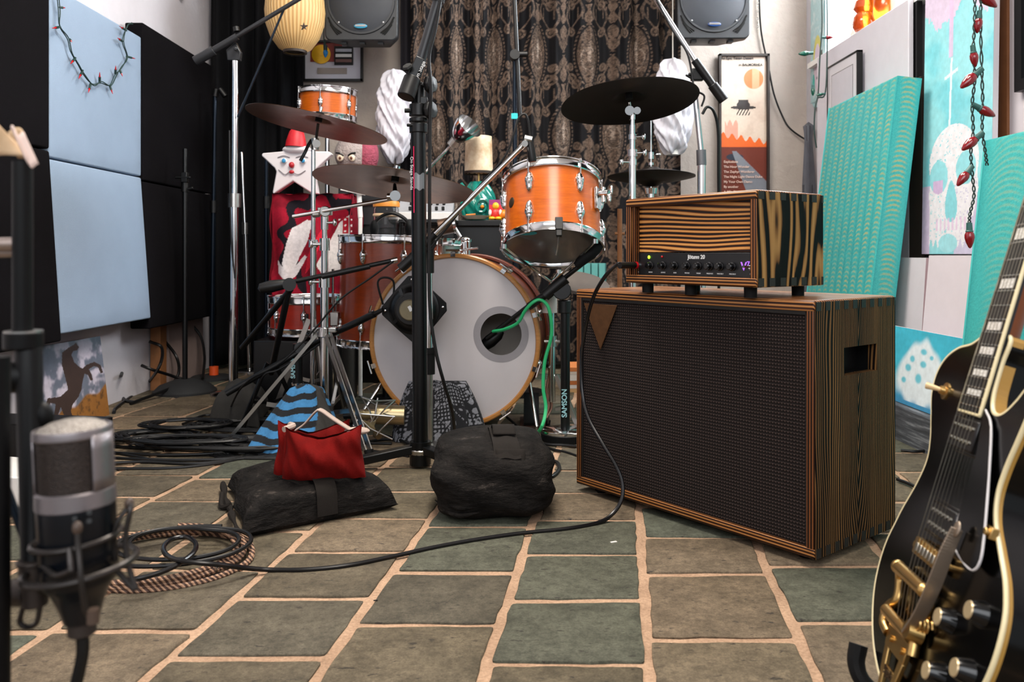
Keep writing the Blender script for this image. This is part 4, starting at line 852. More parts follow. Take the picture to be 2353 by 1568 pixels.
part('height_collar', MB().cyl((cb.x, cb.y, .33), (cb.x, cb.y, .37), .019).cyl((cb.x-.03, cb.y-.01, .35), (cb.x+.03, cb.y-.01, .35), .006), [chrome_dull], tl)
part('white_sleeve', MB().cyl((cb.x-.01, cb.y-.03, .46), (cb.x-.01, cb.y-.03, .535), .028), [M('sleeve_white', 'c9c2bc', .6)], tl, label='dirty white sleeve')
for k, a in enumerate((200, 320, 80)):
    a = math.radians(a); e = Matrix.Rotation(0, 3, 'X') @ V(math.cos(a)*.186, math.sin(a)*.186, -.002); q = TM(tb, ax, V(0, 1, 0)) @ e
    part('basket_arm', MB().tube([cb, cb+(q-cb)*.55+V(0, 0, -.015), q+V(0, 0, -.022)], .0055, 8).cyl(q-V(0, 0, .030), q-V(0, 0, .014), .010), [chrome], tl)
def legs(root, x, y, ztop, spread, mat, wd=.016, angs=(250, 10, 130), zb=.0, thick=.006, foot=True, hub=None):
    for a in angs:
        a = math.radians(a); dv = V(math.cos(a), math.sin(a), 0); p1 = V(x, y, zb+.012)+dv*spread; p0 = V(x, y, ztop)+dv*.018
        sp = MB(); up = V(-dv.y, dv.x, 0); sp.beam(p0, p1, thick, wd, up=V(0, 0, 1))
        lg = part('leg', sp, [mat], root); mid = p0.lerp(p1, .55); part('brace', MB().beam(V(x, y, ztop*.42)+dv*.015, mid, thick*.7, wd*.7, up=V(0, 0, 1)), [mat], root)
        if foot: part('rubber_foot', MB().cyl(p1+V(0, 0, .014), p1-V(0, 0, .012), .012, .009, 10), [rubber], lg)
legs(tl, cb.x, cb.y, .22, .12, chrome_dull, angs=(20, 95, 330))
# floor tom
fc = V(-.506, 3.37, .315)
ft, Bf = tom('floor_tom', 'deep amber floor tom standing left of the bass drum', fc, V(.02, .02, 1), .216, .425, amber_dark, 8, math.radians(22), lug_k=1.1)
for a in (205, 325, 85):
    a = math.radians(a); dv = V(math.cos(a), math.sin(a), 0); p = V(fc.x, fc.y, 0)+dv*.232
    lg = part('leg', MB().tube([V(p.x, p.y, .62), V(p.x, p.y, .10), V(p.x, p.y, .06)+dv*.012, V(p.x, p.y, .01)+dv*.03], .0052, 8), [chrome], ft)
    part('leg_bracket', MB().box(V(p.x, p.y, .42)-dv*.008, (.034, .034, .055)).cyl(V(p.x, p.y, .43)+dv*.012, V(p.x, p.y, .43)+dv*.04, .006), [chrome_dull], ft, bev=.004)
    part('rubber_foot', MB().cyl(V(p.x, p.y, .03)+dv*.025, V(p.x, p.y, 0)+dv*.032, .013, .015, 12), [rubber], lg)
# small red drum on a case
hc = V((712-1176.5)*3.71/F, 3.7, 0)
solo('equipment_case', MB().b(hc.x-.20, hc.x+.18, 3.53, 3.90, 0, .305), [blackmetal], 'black equipment case on the floor under the small red drum', 'case', bev=.006)
sdr, _b = tom('snare_drum', 'small red lacquered drum lying flat on the black case, far left of the kit', V(hc.x, 3.71, .332), V(0, 0, 1), .185, .15, drumwood('red_lacquer', '8e1a08', 'b82a10'), 8, .1)
part('badge', _b().box((.02, -.176, .075), (.034, .006, .030)), [blackplastic], sdr, bev=.004)
# snare behind the bass drum
sn, _b = tom('snare_drum', 'chrome rimmed snare drum just behind the top of the bass drum', V(-.37, 3.74, .60), V(.03, 0, 1), .178, .14, chrome_dull, 8, .2)
ss = thing('snare_stand', 'chrome stand under the snare drum behind the bass drum', 'drum stand', (-.37, 3.74, 0)); part('column', MB().cyl((-.37, 3.74, .1), (-.37, 3.74, .55), .012), [chrome], ss)
for a in (30, 150, 270): a = math.radians(a); part('basket_arm', MB().cyl((-.37, 3.74, .54), (-.37+.17*math.cos(a), 3.74+.17*math.sin(a), .580), .006), [chrome], ss)
legs(ss, -.37, 3.74, .22, .2, chrome_dull)
# small tom high on the left, with stand
sc_ = V((752-1176.5)*4.4/F, 4.4, P(752, 276, 4.4).z)
st_, _b = tom('small_tom', 'small amber tom with chrome hoop held high behind the left crash cymbal', sc_, V(.03, -.02, 1), .160, .150, amber_shell, 6, .5)
stt = thing('tom_stand', 'chrome stand holding the small tom behind the left crash cymbal', 'drum stand', (sc_.x+.02, 4.4, 0))
part('column', MB().cyl((sc_.x, 4.40, .05), (sc_.x, 4.40, sc_.z-.014), .012), [chrome], stt); part('holder', MB().cyl((sc_.x, 4.40, sc_.z-.05), (sc_.x, 4.40, sc_.z-.014), .03), [chrome_dull], stt)
part('base', MB().lathe([(0, 0), (.07, 0), (.07, .015), (0, .02)], (sc_.x, 4.40, 0)), [chrome_dull], stt)
# ---------------------------------------------------------------- cymbals
def cymbal_mat(name, c1, c2, rough=.42):
    t = NT(name); sx_ = t.n('ShaderNodeSeparateXYZ'); t.l(t.coord(), sx_.inputs[0]); r_ = t.math('SQRT', t.math('ADD', t.math('POWER', sx_.outputs[0], 2.), t.math('POWER', sx_.outputs[1], 2.)))
    rg = t.math('MULTIPLY_ADD', t.math('SINE', t.math('MULTIPLY', r_, 1400.)), .5, .5); n = t.noise(t.coord(), 9, 5, .7)
    f = t.math('ADD', t.math('MULTIPLY', rg, .3), t.math('MULTIPLY', n, .7)); t.l(t.ramp(f, [(.25, c1), (.75, c2)]), t.b.inputs['Base Color']); t.bump(rg, .12, .0006)
    return t.set(rough, .85)
cym_brown = cymbal_mat('aged_bronze', '3f2c20', '8a6850', .38); cym_dark = cymbal_mat('dark_bronze', '120e0c', '2a201b', .5)
def cymbal(name, label, c, R_, pitch, roll, mat, bellr=.055, h=.022, nuts=True):
    n = V(math.sin(math.radians(roll)), math.sin(math.radians(pitch)), 1).normalized()
    r = thing(name, label, 'cymbal', tuple(c), group=None); r.rotation_euler = n.to_track_quat('Z', 'Y').to_euler()
    prof = [(.006, .030), (bellr*.6, .026), (bellr, .012)]+[(bellr+(R_-bellr)*k/10, .010-(h)*(k/10)**1.6) for k in range(1, 11)]
    prof += [(a-.0004, b-.0016) for a, b in reversed(prof)]
    m = MB().lathe(prof, seg=72, jit=lambda a, j, r_, z: (r_, z+.0016*(r_/R_)**2*math.sin(3*a+R_*50))); part('disc', m, [mat], r, local=True, sharp=60)
    if not nuts: return r
    part('felt', MB().cyl((0, 0, .031), (0, 0, .040), .016).cyl((0, 0, .002), (0, 0, .026), .014), [rubber], r, local=True); part('wing_nut', MB().cyl((0, 0, .040), (0, 0, .062), .006).box((0, 0, .052), (.03, .005, .012)), [chrome], r, local=True)
    return r
c1p = P(731, 281, 3.22); cymbal('crash_cymbal', 'brown crash cymbal at the upper left, tilted down to the right', c1p, .277, 3.5, 11.5, cym_brown)
c2p = P(907, 419, 2.96); cymbal('ride_cymbal', 'large brown ride cymbal reaching behind the tall black boom stand', c2p, .292, 7.5, 6.2, cym_brown, .06)
c3p = P(1446, 229, 3.10); cymbal('crash_cymbal', 'dark crash cymbal at the upper right, its underside facing the viewer', c3p, .261, 9.5, -4.6, cym_dark)
hp_ = P(1496, 402, 3.62); cymbal('hi_hat_cymbal', 'dark upper hi-hat cymbal behind the amplifier head', hp_+V(0, 0, .006), .193, 2.5, 0, cym_dark, nuts=False)
hb = cymbal('hi_hat_cymbal', 'dark lower hi-hat cymbal, turned up under the upper one', hp_-V(0, 0, .022), .193, 2.5, 0, cym_dark, nuts=False); hb.rotation_euler.x += PI
# ---------------------------------------------------------------- stands
def pole(root, x, y, z0, z1, r, mat, name='pole', x1=None, y1=None): return part(name, MB().cyl((x, y, z0), (x if x1 is None else x1, y if y1 is None else y1, z1), r, seg=18), [mat], root)
def collar(root, x, y, z, r, mat, hgt=.03, knob=True, side=1):
    m = MB().cyl((x, y, z-hgt/2), (x, y, z+hgt/2), r)
    if knob: m.cyl((x, y, z), (x+side*(r+.022), y-.012, z), .005).ell((x+side*(r+.026), y-.014, z), (.008, .008, .014))
    return part('collar', m, [mat], root)
def X_(px, d): return (px-1176.5)*d/F
def Z_(py, d): return H-(py-584)*d/F
# left crash stand
d = 3.25; x = X_(720, d); t = thing('cymbal_stand', 'thin chrome stand under the left crash cymbal with a black tilter handle', 'cymbal stand', (x, d, 0))
pole(t, x, d, .30, Z_(345, d), .0088, chrome); pole(t, x, d, .05, Z_(560, d), .0125, chrome, 'lower_tube'); collar(t, x, d, Z_(560, d), .019, chrome)
part('tilter', MB().cyl(P(724, 318, d), P(724, 345, d), .015, seg=14).cyl(P(727, 330, d-.03), P(727, 330, d+.01), .016), [chrome_dull], t)
part('tilter_handle', MB().tube([P(716, 322, d), P(708, 335, d-.01), P(700, 352, d-.02), P(690, 370, d-.02)], .007, 8), [blackplastic], t)
part('cymbal_rod', MB().cyl(P(725, 330, d), c1p-V(0, 0, .006), .0055), [blackmetal], t); legs(t, x, d, .42, .18, chrome_dull, wd=.02, angs=(90, 172, 300))
# ride stand with boom
d = 2.98; x = X_(746, d); t = thing('cymbal_stand', 'thick chrome boom stand with double braced legs carrying the ride cymbal', 'cymbal stand', (x, d, 0))
pole(t, x, d, .06, Z_(640, d), .0155, chrome, 'lower_tube'); pole(t, x, d, Z_(650, d), Z_(560, d), .0125, chrome, 'middle_tube'); pole(t, x, d, Z_(565, d), Z_(492, d), .0095, chrome, 'upper_tube')
collar(t, x, d, Z_(648, d), .022, chrome, .04, side=-1); collar(t, x, d, Z_(562, d), .019, chrome, .045, side=-1); collar(t, x, d, Z_(512, d), .014, chrome, .05)
part('boom', MB().cyl(P(673, 498, d), P(906, 456, d-.06), .0072), [chrome], t)
part('boom_clamp', MB().cyl(P(747, 486, d-.022), P(747, 486, d+.02), .020).box(P(747, 486, d), (.05, .028, .028)).cyl(P(735, 492, d-.01), P(718, 494, d-.01), .011), [chrome_dull], t, bev=.003)
part('tilter', MB().cyl(P(908, 450, d-.085), P(908, 450, d-.04), .019).cyl(P(890, 452, d-.06), P(904, 452, d-.06), .012), [chrome], t)
part('cymbal_rod', MB().cyl(P(908, 446, d-.07), c2p-V(0, 0, .008), .010, .0055), [blackmetal], t)
part('leg_hub', MB().cyl((x, d, Z_(775, d)), (x, d, Z_(752, d)), .028).box((x, d, Z_(758, d)), (.09, .04, .018)), [chrome], t, bev=.003)
zb_ = Z_(770, d)
for a, ln in ((-52, .34), (190, .34), (75, .20)):
    a = math.radians(a); dv = V(math.cos(a), math.sin(a), 0); sd = V(-dv.y, dv.x, 0); lp = None
    for s in (-1, 1):
        m = MB().beam(V(x, d, zb_)+dv*.03+sd*s*.010, V(x, d, .012)+dv*ln+sd*s*.010, .004, (.022 if a < 0 else .012), up=V(0, 0, 1)); part('leg', m, [chrome_dull], t)
    part('rubber_foot', MB().cyl(V(x, d, .03)+dv*(ln-.005), V(x, d, 0)+dv*(ln+.005), .016, .014), [rubber], t); part('brace', MB().beam(V(x, d, .10), V(x, d, .14)+dv*ln*.6, .004, .016, up=V(0, 0, 1)), [chrome_dull], t)
# right crash stand
d = 3.12; x = X_(1453, d); t = thing('cymbal_stand', 'chrome cymbal stand rising behind the amplifier head to the right crash cymbal', 'cymbal stand', (x, d, 0))
pole(t, x, d, Z_(350, d), Z_(275, d), .0088, chrome, 'upper_tube'); pole(t, x, d, Z_(380, d), Z_(288, d), .0108, chrome, 'middle_tube'); pole(t, x, d, .1, Z_(355, d), .0138, chrome, 'lower_tube')
collar(t, x, d, Z_(315, d), .015, chrome, .02); collar(t, x, d, Z_(352, d), .019, chrome, .026); collar(t, x, d, Z_(373, d), .017, chrome, .022, side=-1)
part('tilter', MB().cyl(P(1447, 254, d-.02), P(1447, 254, d+.02), .018).cyl(P(1464, 254, d-.02), P(1464, 254, d+.01), .014).cyl(P(1453, 262, d), P(1453, 275, d), .012), [chrome], t)
part('cymbal_rod', MB().cyl(P(1450, 254, d), c3p-V(0, 0, .008), .005), [chrome], t); legs(t, x, d, .40, .20, chrome_dull, angs=(60, 150, 300))
# hi-hat stand
d = 3.62; x = X_(1496, d); t = thing('hi_hat_stand', 'chrome hi-hat stand with a thin pull rod above the cymbals', 'hi-hat stand', (x, d, 0))
pole(t, x, d, Z_(440, d), Z_(270, d), .0035, chrome, 'pull_rod'); part('clutch', MB().cyl((x, d, Z_(380, d)), (x, d, Z_(374, d)), .012).cyl((x, d, Z_(366, d)), (x, d, Z_(350, d)), .013).ell((x+.03, d-.01, Z_(356, d)), (.012, .006, .006)), [chrome], t)
part('seat_cup', MB().cyl((x, d, Z_(446, d)), (x, d, Z_(433, d)), .026, .03, 16), [chrome], t); pole(t, x, d, .08, Z_(440, d), .014, chrome, 'column'); legs(t, x, d, .35, .26, chrome_dull)
# overhead boom stand at the upper right
d = 3.35; x = X_(1606, d); t = thing('microphone_stand', 'chrome boom stand right of the dark crash cymbal, black grip on its boom', 'microphone stand', (x, d, 0))
pole(t, X_(1612, d), d, .05, Z_(345, d), .0165, chrome, 'lower_tube'); pole(t, X_(1611, d), d, Z_(350, d), Z_(215, d), .0115, chrome, 'upper_tube', X_(1597, d))
part('grip_collar', MB().cyl((X_(1612, d), d, Z_(380, d)), (X_(1611, d), d, Z_(345, d)), .020), [M('knurled_steel', '77777a', .4, .9, bump=.8, bs=600)], t)
part('boom', MB().cyl(P(1470, -60, d-.02), P(1600, 145, d-.02), .0105), [chrome], t)
part('counterweight', MB().cyl(P(1596, 138, d-.02), P(1640, 200, d-.02), .0165, .0165, 18).cyl(P(1637, 195, d-.02), P(1664, 232, d-.02), .021, .021, 18), [blackplastic], t, bev=.002)
part('swivel_joint', MB().box(P(1602, 172, d), (.05, .03, .05)).cyl(P(1590, 180, d-.02), P(1575, 172, d-.02), .005).ell(P(1585, 171, d-.02), .007), [blackplastic], t, bev=.006)
part('cable', MB().tube([P(1478, -60, d-.045), P(1540, 60, d-.045), P(1578, 120, d-.045), P(1590, 170, d-.04), P(1596, 205, d-.04), P(1618, 220, d-.04), P(1612, 245, d-.03)], .0042), [cablemat], t); legs(t, X_(1612, d), d, .3, .3, blackmetal, angs=(100, 220, 340))
solo('microphone_cable', MB().tube([P(1614, 262, 3.37), P(1625, 246, 3.37), P(1640, 256, 3.38), P(1650, 300, 3.4), P(1651, 400, 3.42), P(1652, 600, 3.46), G(1650, 955, .01)], .006), [cablemat], 'black cable arching from the overhead stand down behind the amplifier head', 'cable')
# central overhead stand behind, with teal tape and a hanging microphone
d = 3.95; x = X_(1183, d); t = thing('microphone_stand', 'slim blue-black stand in front of the curtain marked with teal tape', 'microphone stand', (x, d, 0))
blu = M('blued_steel', '161f2a', .3, .7)
pole(t, x, d, Z_(700, d)*0+.05, Z_(130, d), .0115, blu); pole(t, x+.025, d-.02, Z_(270, d), Z_(-80, d), .011, blackmetal, 'boom', x-.01); part('swivel_joint', MB().cyl((x, d-.05, Z_(130, d)), (x, d+.02, Z_(130, d)), .024).cyl((x, d-.03, Z_(128, d)), (x+.06, d-.03, Z_(128, d)), .014), [blackplastic], t)
part('teal_tape', MB().cyl((x, d, Z_(275, d)), (x, d, Z_(261, d)), .0135).box((x, d-.015, Z_(268, d)), (.034, .004, .026)), [M('cyan_tape', '24c0c4', .5)], t)
part('base', MB().lathe([(0, 0), (.14, 0), (.14, .02), (.04, .04), (0, .04)], (x, d, 0), seg=32), [blackmetal], t)
# silver boom stand with round base beside the thick black pole
d = 2.84; x = X_(986, d); t = thing('microphone_stand', 'chrome stand with black clutch and silver boom just right of the thick black pole', 'microphone stand', (x, d, 0))
pole(t, x, d, Z_(800, d), Z_(625, d), .0128, chrome, 'upper_tube'); pole(t, X_(984, d), d, .03, Z_(845, d), .0165, chrome_dull, 'lower_tube'); part('clutch', MB().cyl((x, d, Z_(860, d)), (x, d, Z_(800, d)), .0205).cyl((x, d, Z_(812, d)), (x, d, Z_(800, d)), .023), [rubber], t)
part('base', MB().lathe([(0, 0), (.075, 0), (.075, .012), (.03, .026), (0, .028)], (x+.02, d, 0), seg=36), [chrome_dull], t)
part('swivel_joint', MB().cyl(P(985, 560, d-.03), P(985, 560, d+.03), .026).cyl(P(985, 570, d), P(985, 628, d), .019), [blackplastic], t, bev=.002)
part('boom', MB().cyl(P(1000, 538, d-.06), P(1196, 340, d-.06), .0095, .0088), [chrome], t)
part('handle', MB().cyl(P(920, 618, d-.04), P(962, 580, d-.04), .0175, .0175, 18).cyl(P(958, 582, d-.04), P(1008, 530, d-.04), .0135, .0135, 18), [blackplastic], t, bev=.002)
part('cable', MB().tube([P(985, 575, d-.06), P(1030, 520, d-.06), P(1100, 430, d-.06), P(1160, 360, d-.06), P(1180, 310, d-.06), P(1190, 275, d-.05), P(1205, 262, d-.05), P(1214, 280, d-.05), P(1218, 315, d-.05)], .004), [cablemat], t)
mk = thing('microphone', 'small black microphone clipped to the end of the silver boom', 'microphone', P(1222, 375, d-.04))
part('body', MB().lathe([(0, 0), (.013, 0), (.015, .01), (.013, .055), (.009, .075), (0, .076)], P(1224, 372, d-.05), (-.15, 0, 1), 16), [blackplastic], mk)
part('clip', MB().cyl(P(1196, 340, d-.04), P(1212, 322, d-.04), .010).cyl(P(1206, 330, d-.07), P(1206, 330, d-.01), .011).cyl(P(1205, 318, d-.05), P(1222, 322, d-.05), .013), [chrome_dull], mk)
# thick black studio boom stand
d = 2.6; x = X_(962, d); t = thing('studio_boom_stand', 'thick black studio boom stand in the middle of the photo with a magenta stripe', 'microphone stand', (x, d, 0))
satin = M('satin_black', '040506', .34, var=.2, Specular_IOR_Level=.32)
pole(t, X_(966, d), d, .03, Z_(285, d), .0238, satin, x1=X_(961, d)); gray = M('dark_grey_tube', '26272a', .35, .2)
part('boom', MB().cyl(P(956, 175, d-.03), P(1022, -50, d-.03), .0165, .0165, 18), [gray], t); part('boom_sleeve', MB().cyl(P(1006, 5, d-.03), P(1024, -55, d-.03), .021, .021, 18), [gray], t)
part('counterweight', MB().cyl(P(932, 224, d-.06), P(948, 180, d-.04), .0275, .0275, 26), [blackplastic], t, bev=.003)
part('boom_block', MB().beam(P(948, 178, d-.03), P(968, 135, d-.03), .038, .03), [satin], t, bev=.003); RXt = (Matrix.Rotation(math.radians(-66), 3, 'Y') @ RX)
text('lettering', 'On Stage', .017, wt, t, P(965, 162, d-.048)-t.location, RXt)
part('top_joint', MB().cyl((x, d, Z_(255, d)), (x, d, Z_(190, d)), .020).box((x+.004, d, Z_(235, d)), (.05, .035, .03)), [satin], t, bev=.003)
for py, sx_ in ((195, 34), (254, 32)):
    part('knob', MB().lathe([(0, 0), (.028, .0), (.031, .008), (.028, .018), (0, .022)], P(984, py, d-.01), (.8, -.5, 0), 8), [blackplastic], t, bev=.003); part('bolt', MB().cyl(P(930 if py > 200 else 955, py, d-.01), P(986, py, d-.01), .0075), [blackplastic], t)
part('small_knob', MB().lathe([(0, 0), (.016, .0), (.018, .006), (.014, .012), (0, .012)], P(938, 158, d-.06), (-.3, -.6, .7), 6), [blackplastic], t)
part('clamp', MB().cyl((x, d, Z_(268, d)), (x, d, Z_(240, d)), .030).cyl((x, d, Z_(282, d)), (x, d, Z_(272, d)), .030), [satin], t, bev=.002); part('clamp', MB().cyl((x, d, Z_(306, d)), (x, d, Z_(285, d)), .0295).cyl((x-.035, d-.02, Z_(290, d)), (x, d-.02, Z_(290, d)), .005), [satin], t, bev=.002)
mg = M('magenta_stripe', 'd0104e', .5); part('stripe', MB().add([(x-.0135, d-.0222, Z_(490, d)), (x-.0105, d-.0232, Z_(490, d)), (x-.0115, d-.0232, Z_(338, d)), (x-.0145, d-.0222, Z_(338, d))], [(0, 1, 2, 3)]), [mg], t)
text('lettering', 'On Stage Stands', .016, wt, t, V(x-.0195, d-.0225, Z_(400, d))-t.location, Matrix.Rotation(math.radians(-35), 3, 'Z') @ Matrix.Rotation(PI/2, 3, 'Y') @ RX)
part('clear_sticker', MB().grid(lambda u, v: V(x+.0245*math.sin(-.5+1.4*u), d-.0245*math.cos(-.5+1.4*u), Z_(437, d)+.05*v+.004*math.sin(9*u)), 8, 3), [M('clear_sticker', '6a6e72', .15)], t)
part('base_collar', MB().lathe([(.024, 0), (.034, 0), (.036, .012), (.030, .02), (.024, .02)], (x+.005, d, Z_(1042, d)), seg=20), [chrome_dull], t)
for a, ln in ((193, .24), (325, .25), (85, .14)):
    a = math.radians(a); dv = V(math.cos(a), math.sin(a), 0); b0 = V(x+.005, d, .062)
    part('leg', MB().beam(b0+dv*.02, V(x, d, .024)+dv*ln, .038, .026, up=V(0, 0, 1)), [satin], t, bev=.003); part('bolt', MB().cyl(b0+dv*.045+V(0, 0, 0)-V(-dv.y, dv.x, 0)*.018, b0+dv*.045+V(-dv.y, dv.x, 0)*.018, .007), [chrome_dull], t)
part('base_hub', MB().cyl((x+.005, d, .012), (x+.005, d, .085), .034), [satin], t)
solo('stand_cable', MB().tube([P(1012, 0, d-.055), P(1000, 70, d-.055), P(986, 130, d-.055), P(990, 200, d-.05), P(988, 300, d-.03), P(987, 500, d-.03), P(987, 690, d-.03), P(1000, 800, d-.03), P(1020, 880, d-.02), P(1040, 950, 2.65), G(1048, 1040, .01)], .0055), [cablemat], 'black cable running down the thick black stand to the bandana bundle', 'cable')
# kick microphone stand
d = 2.98; x = X_(1299, d); t = thing('microphone_stand', 'short black stand with chrome round base, its boom reaching into the bass drum', 'microphone stand', (x, d, 0))
pole(t, x, d, .05, Z_(690, d), .017, blackmetal); part('swivel_joint', MB().cyl(P(1291, 668, d-.05), P(1291, 668, d+.0), .034).cyl(P(1297, 690, d), P(1297, 720, d), .024), [blackplastic], t, bev=.003)
part('base', MB().lathe([(0, .05), (.03, .05), (.075, .046), (.084, .040), (.084, .03), (0, .03)], (x, d, 0), seg=40), [chrome], t); part('rubber_base', MB().lathe([(0, 0), (.088, 0), (.090, .03), (0, .03)], (x, d, 0), seg=40), [rubber], t)
part('boom', MB().cyl(P(1118, 778, d+.13), P(1360, 590, d-.05), .0085).cyl(P(1215, 705, d), P(1262, 672, d-.03), .0145).cyl(P(1252, 680, d-.03), P(1300, 640, d-.04), .021), [blackplastic], t)
part('boom_grip', MB().lathe([(0, 0), (.012, .002), (.018, .02), (.024, .07), (.021, .10), (.012, .125), (0, .13)], P(1322, 612, d-.05), P(1392, 552, d-.05)-P(1322, 612, d-.05), 16), [rubber], t)
text('lettering', 'SAMSON', .026, M('pale_blue_print', '9fd0d8', .5), t, V(x-.004, d-.0178, Z_(925, d))-t.location, Matrix.Rotation(-PI/2, 3, 'Y') @ RX, bold=.0006)
km = thing('kick_microphone', 'black microphone with green cable inside the bass drum port', 'microphone', P(1120, 790, d+.14)); part('body', MB().lathe([(0, 0), (.022, .004), (.026, .03), (.022, .07), (.010, .09), (0, .09)], P(1113, 795, d+.16), (.75, -.1, .62), 16), [blackplastic], km)
part('cable', MB().tube([P(1133, 762, d+.10), P(1160, 757, d+.03), P(1190, 742, d), P(1206, 715, d-.02), P(1225, 695, d-.03), P(1244, 690, d-.03), P(1262, 712, d-.05), P(1267, 770, d-.05), P(1252, 830, d-.05), P(1248, 890, d-.06), P(1254, 940, d-.08), P(1243, 985, d-.13), G(1222, 1003, .012), G(1203, 1001, .015), G(1180, 990, .012), G(1170, 985, .02), G(1205, 992, .02), G(1190, 1002, .012)], .0062), [greencable], km)
# loudspeaker used as a microphone in front of the drum
c = P(952, 710, 2.99); t = thing('bare_loudspeaker', 'bare black loudspeaker with a brass coloured magnet hung in front of the bass drum', 'loudspeaker', c)
m = MB(); Ts = TM(c, V(-.12, -1, 0), V(0, 0, 1)); m.T = Ts; pts = []
for k in range(8):
    a = PI/4*k+math.radians(4); rr = .122 if k % 2 == 0 else .098; pts.append((rr*math.cos(a-.12), rr*math.sin(a-.12))); pts.append((rr*math.cos(a+.12), rr*math.sin(a+.12)))
m.prism(pts, (0, 0, 0), (1, 0, 0), (0, 1, 0), .006); part('flange', m, [satin], t, bev=.002)
m = MB(); m.T = Ts; m.lathe([(.094, .004), (.094, .012), (.086, .014), (.078, .020), (.062, .045), (.050, .048), (.050, .040), (.07, .010)], seg=40); part('basket', m, [satin], t)
for k in range(4):
    a = PI/2*k+.6; m = MB(); m.T = Ts; m.beam((.088*math.cos(a), .088*math.sin(a), .014), (.055*math.cos(a), .055*math.sin(a), .046), .012, .004); part('basket_rib', m, [gray], t)
m = MB(); m.T = Ts; m.lathe([(0, .078), (.034, .078), (.038, .074), (.038, .050), (0, .05)], seg=32); part('magnet', m, [M('brass_grey', '7d745c', .4, .6, var=.2, bump=.3)], t)
m = MB(); m.T = Ts; m.lathe([(.038, .045), (.053, .045), (.053, .056), (.038, .056)], seg=32); part('magnet_plate', m, [blackmetal], t); m = MB(); m.T = Ts; m.box((.004, .006, .0785), (.012, .02, .001), Matrix.Rotation(.5, 3, 'Z')); part('sticker', m, [wt], t)
for k in range(4): a = PI/2*k+math.radians(4); m = MB(); m.T = Ts; m.lathe([(0, .008), (.004, .007)], (.108*math.cos(a), .108*math.sin(a), 0), seg=10); part('screw', m, [chrome], t)
# its long boom and stand
d = 3.09; x = X_(684, d); t = thing('microphone_stand', 'low black stand left of the kit with a long boom holding the bare loudspeaker', 'microphone stand', (x, d, 0))
pole(t, x, d, .03, Z_(790, d), .019, blackmetal); part('ring', MB().cyl((x, d, Z_(885, d)), (x, d, Z_(880, d)), .0235), [chrome], t); part('lower_sleeve', MB().cyl((x, d, .03), (x, d, Z_(885, d)), .0225), [satin], t)
part('boom', MB().cyl(P(880, 712, 2.96), P(700, 800, d), .0085).cyl(P(860, 722, 2.97), P(790, 755, d-.05), .013).cyl(P(730, 785, d), P(520, 905, d-.05), .012), [blackplastic], t)
part('swivel_joint', MB().cyl(P(690, 800, d-.05), P(690, 800, d), .022), [blackplastic], t); part('base', MB().lathe([(0, 0), (.075, 0), (.075, .02), (.03, .035), (0, .035)], (x, d, 0), seg=32), [blackmetal], t)
text('lettering', 'SAMSON', .022, M('pale_blue_print', '9fd0d8', .5), t, V(x-.012, d-.0185, Z_(842, d))-t.location, Matrix.Rotation(-PI/2, 3, 'Y') @ RX, bold=.0005)
part('cable', MB().tube([P(880, 700, d-.01), P(868, 650, d-.02), P(885, 638, d-.02), P(905, 650, d-.01), P(895, 700, d), P(840, 738, d-.02), P(760, 775, d-.03), P(700, 815, d-.03), P(640, 850, d-.04), P(600, 872, d-.04), G(560, 990, .01)], .004), [cablemat], t)
# tom microphone on a black boom
d = 2.95; t = thing('microphone_stand', 'black boom stand with an oval grip, its boom crossing in front of the floor tom', 'microphone stand', (X_(668, d), d, 0)); x = X_(668, d)
part('boom', MB().cyl(P(640, 655, d), P(912, 597, d+.02), .0085).cyl(P(740, 636, d), P(850, 612, d+.01), .0105), [blackplastic], t); part('boom_grip', MB().lathe([(0, 0), (.018, .01), (.023, .05), (.018, .10), (.010, .13), (0, .13)], P(592, 664, d-.01), P(660, 652, d)-P(592, 664, d-.01), 14), [blackplastic], t)
part('boom_tip', MB().cyl(P(900, 600, d), P(914, 597, d), .011), [chrome], t); part('swivel_joint', MB().cyl(P(665, 654, d-.04), P(665, 654, d+.02), .024), [blackplastic], t)
part('pole', MB().cyl(P(665, 660, d), (x-.13, d+.2, .22), .012), [blackmetal], t); legs(t, x-.13, d+.2, .26, .15, blackmetal, angs=(150, 235, 55))
part('diagonal_strut', MB().cyl(P(668, 665, d), P(556, 800, d+.2), .011), [blackmetal], t)
part('cable', MB().tube([P(905, 600, d-.02), P(850, 640, d-.02), P(780, 690, d-.03), P(720, 760, d-.03), P(650, 830, d-.04), P(560, 885, d), G(520, 960, .01)], .0035), [cablemat], t)
# chrome poles and stands at the left
def chr_stand(name, label, px, d, py_top, r0, r1, py_mid, mat, base='round', rb=.12, px_top=None):
    x = X_(px, d); xt = X_(px_top, d) if px_top else x; t = thing(name, label, 'microphone stand', (x, d, 0)); zm = Z_(py_mid, d); xm = x+(xt-x)*.55
    part('lower_tube', MB().cyl((x, d, .02), (xm, d, zm), r0, r0, 18), [mat], t); part('upper_tube', MB().cyl((xm, d, zm-.03), (xt, d, Z_(py_top, d)), r1, r1, 18), [mat], t)
    part('clutch', MB().cyl((xm, d, zm-.045), (xm, d, zm+.02), r0*1.45, r0*1.45, 18), [chrome_dull if mat is chrome else blackplastic], t)
    if base == 'round': part('base', MB().lathe([(0, 0), (rb, 0), (rb, .014), (rb*.9, .022), (.03, .03), (0, .03)], (x, d, 0), seg=36), [mat if mat is chrome else M('cast_iron', '191a1c', .7, bump=.4)], t)
    else: legs(t, x, d, .3, .28, blackmetal)
    return t, x, xt
t, x, xt = chr_stand('microphone_stand', 'tall bright chrome boom stand at the left with a dark grey counterweight', 536, 3.9, 140, .0215, .0155, 455, chrome, 'round', .105, px_top=540); d = 3.9
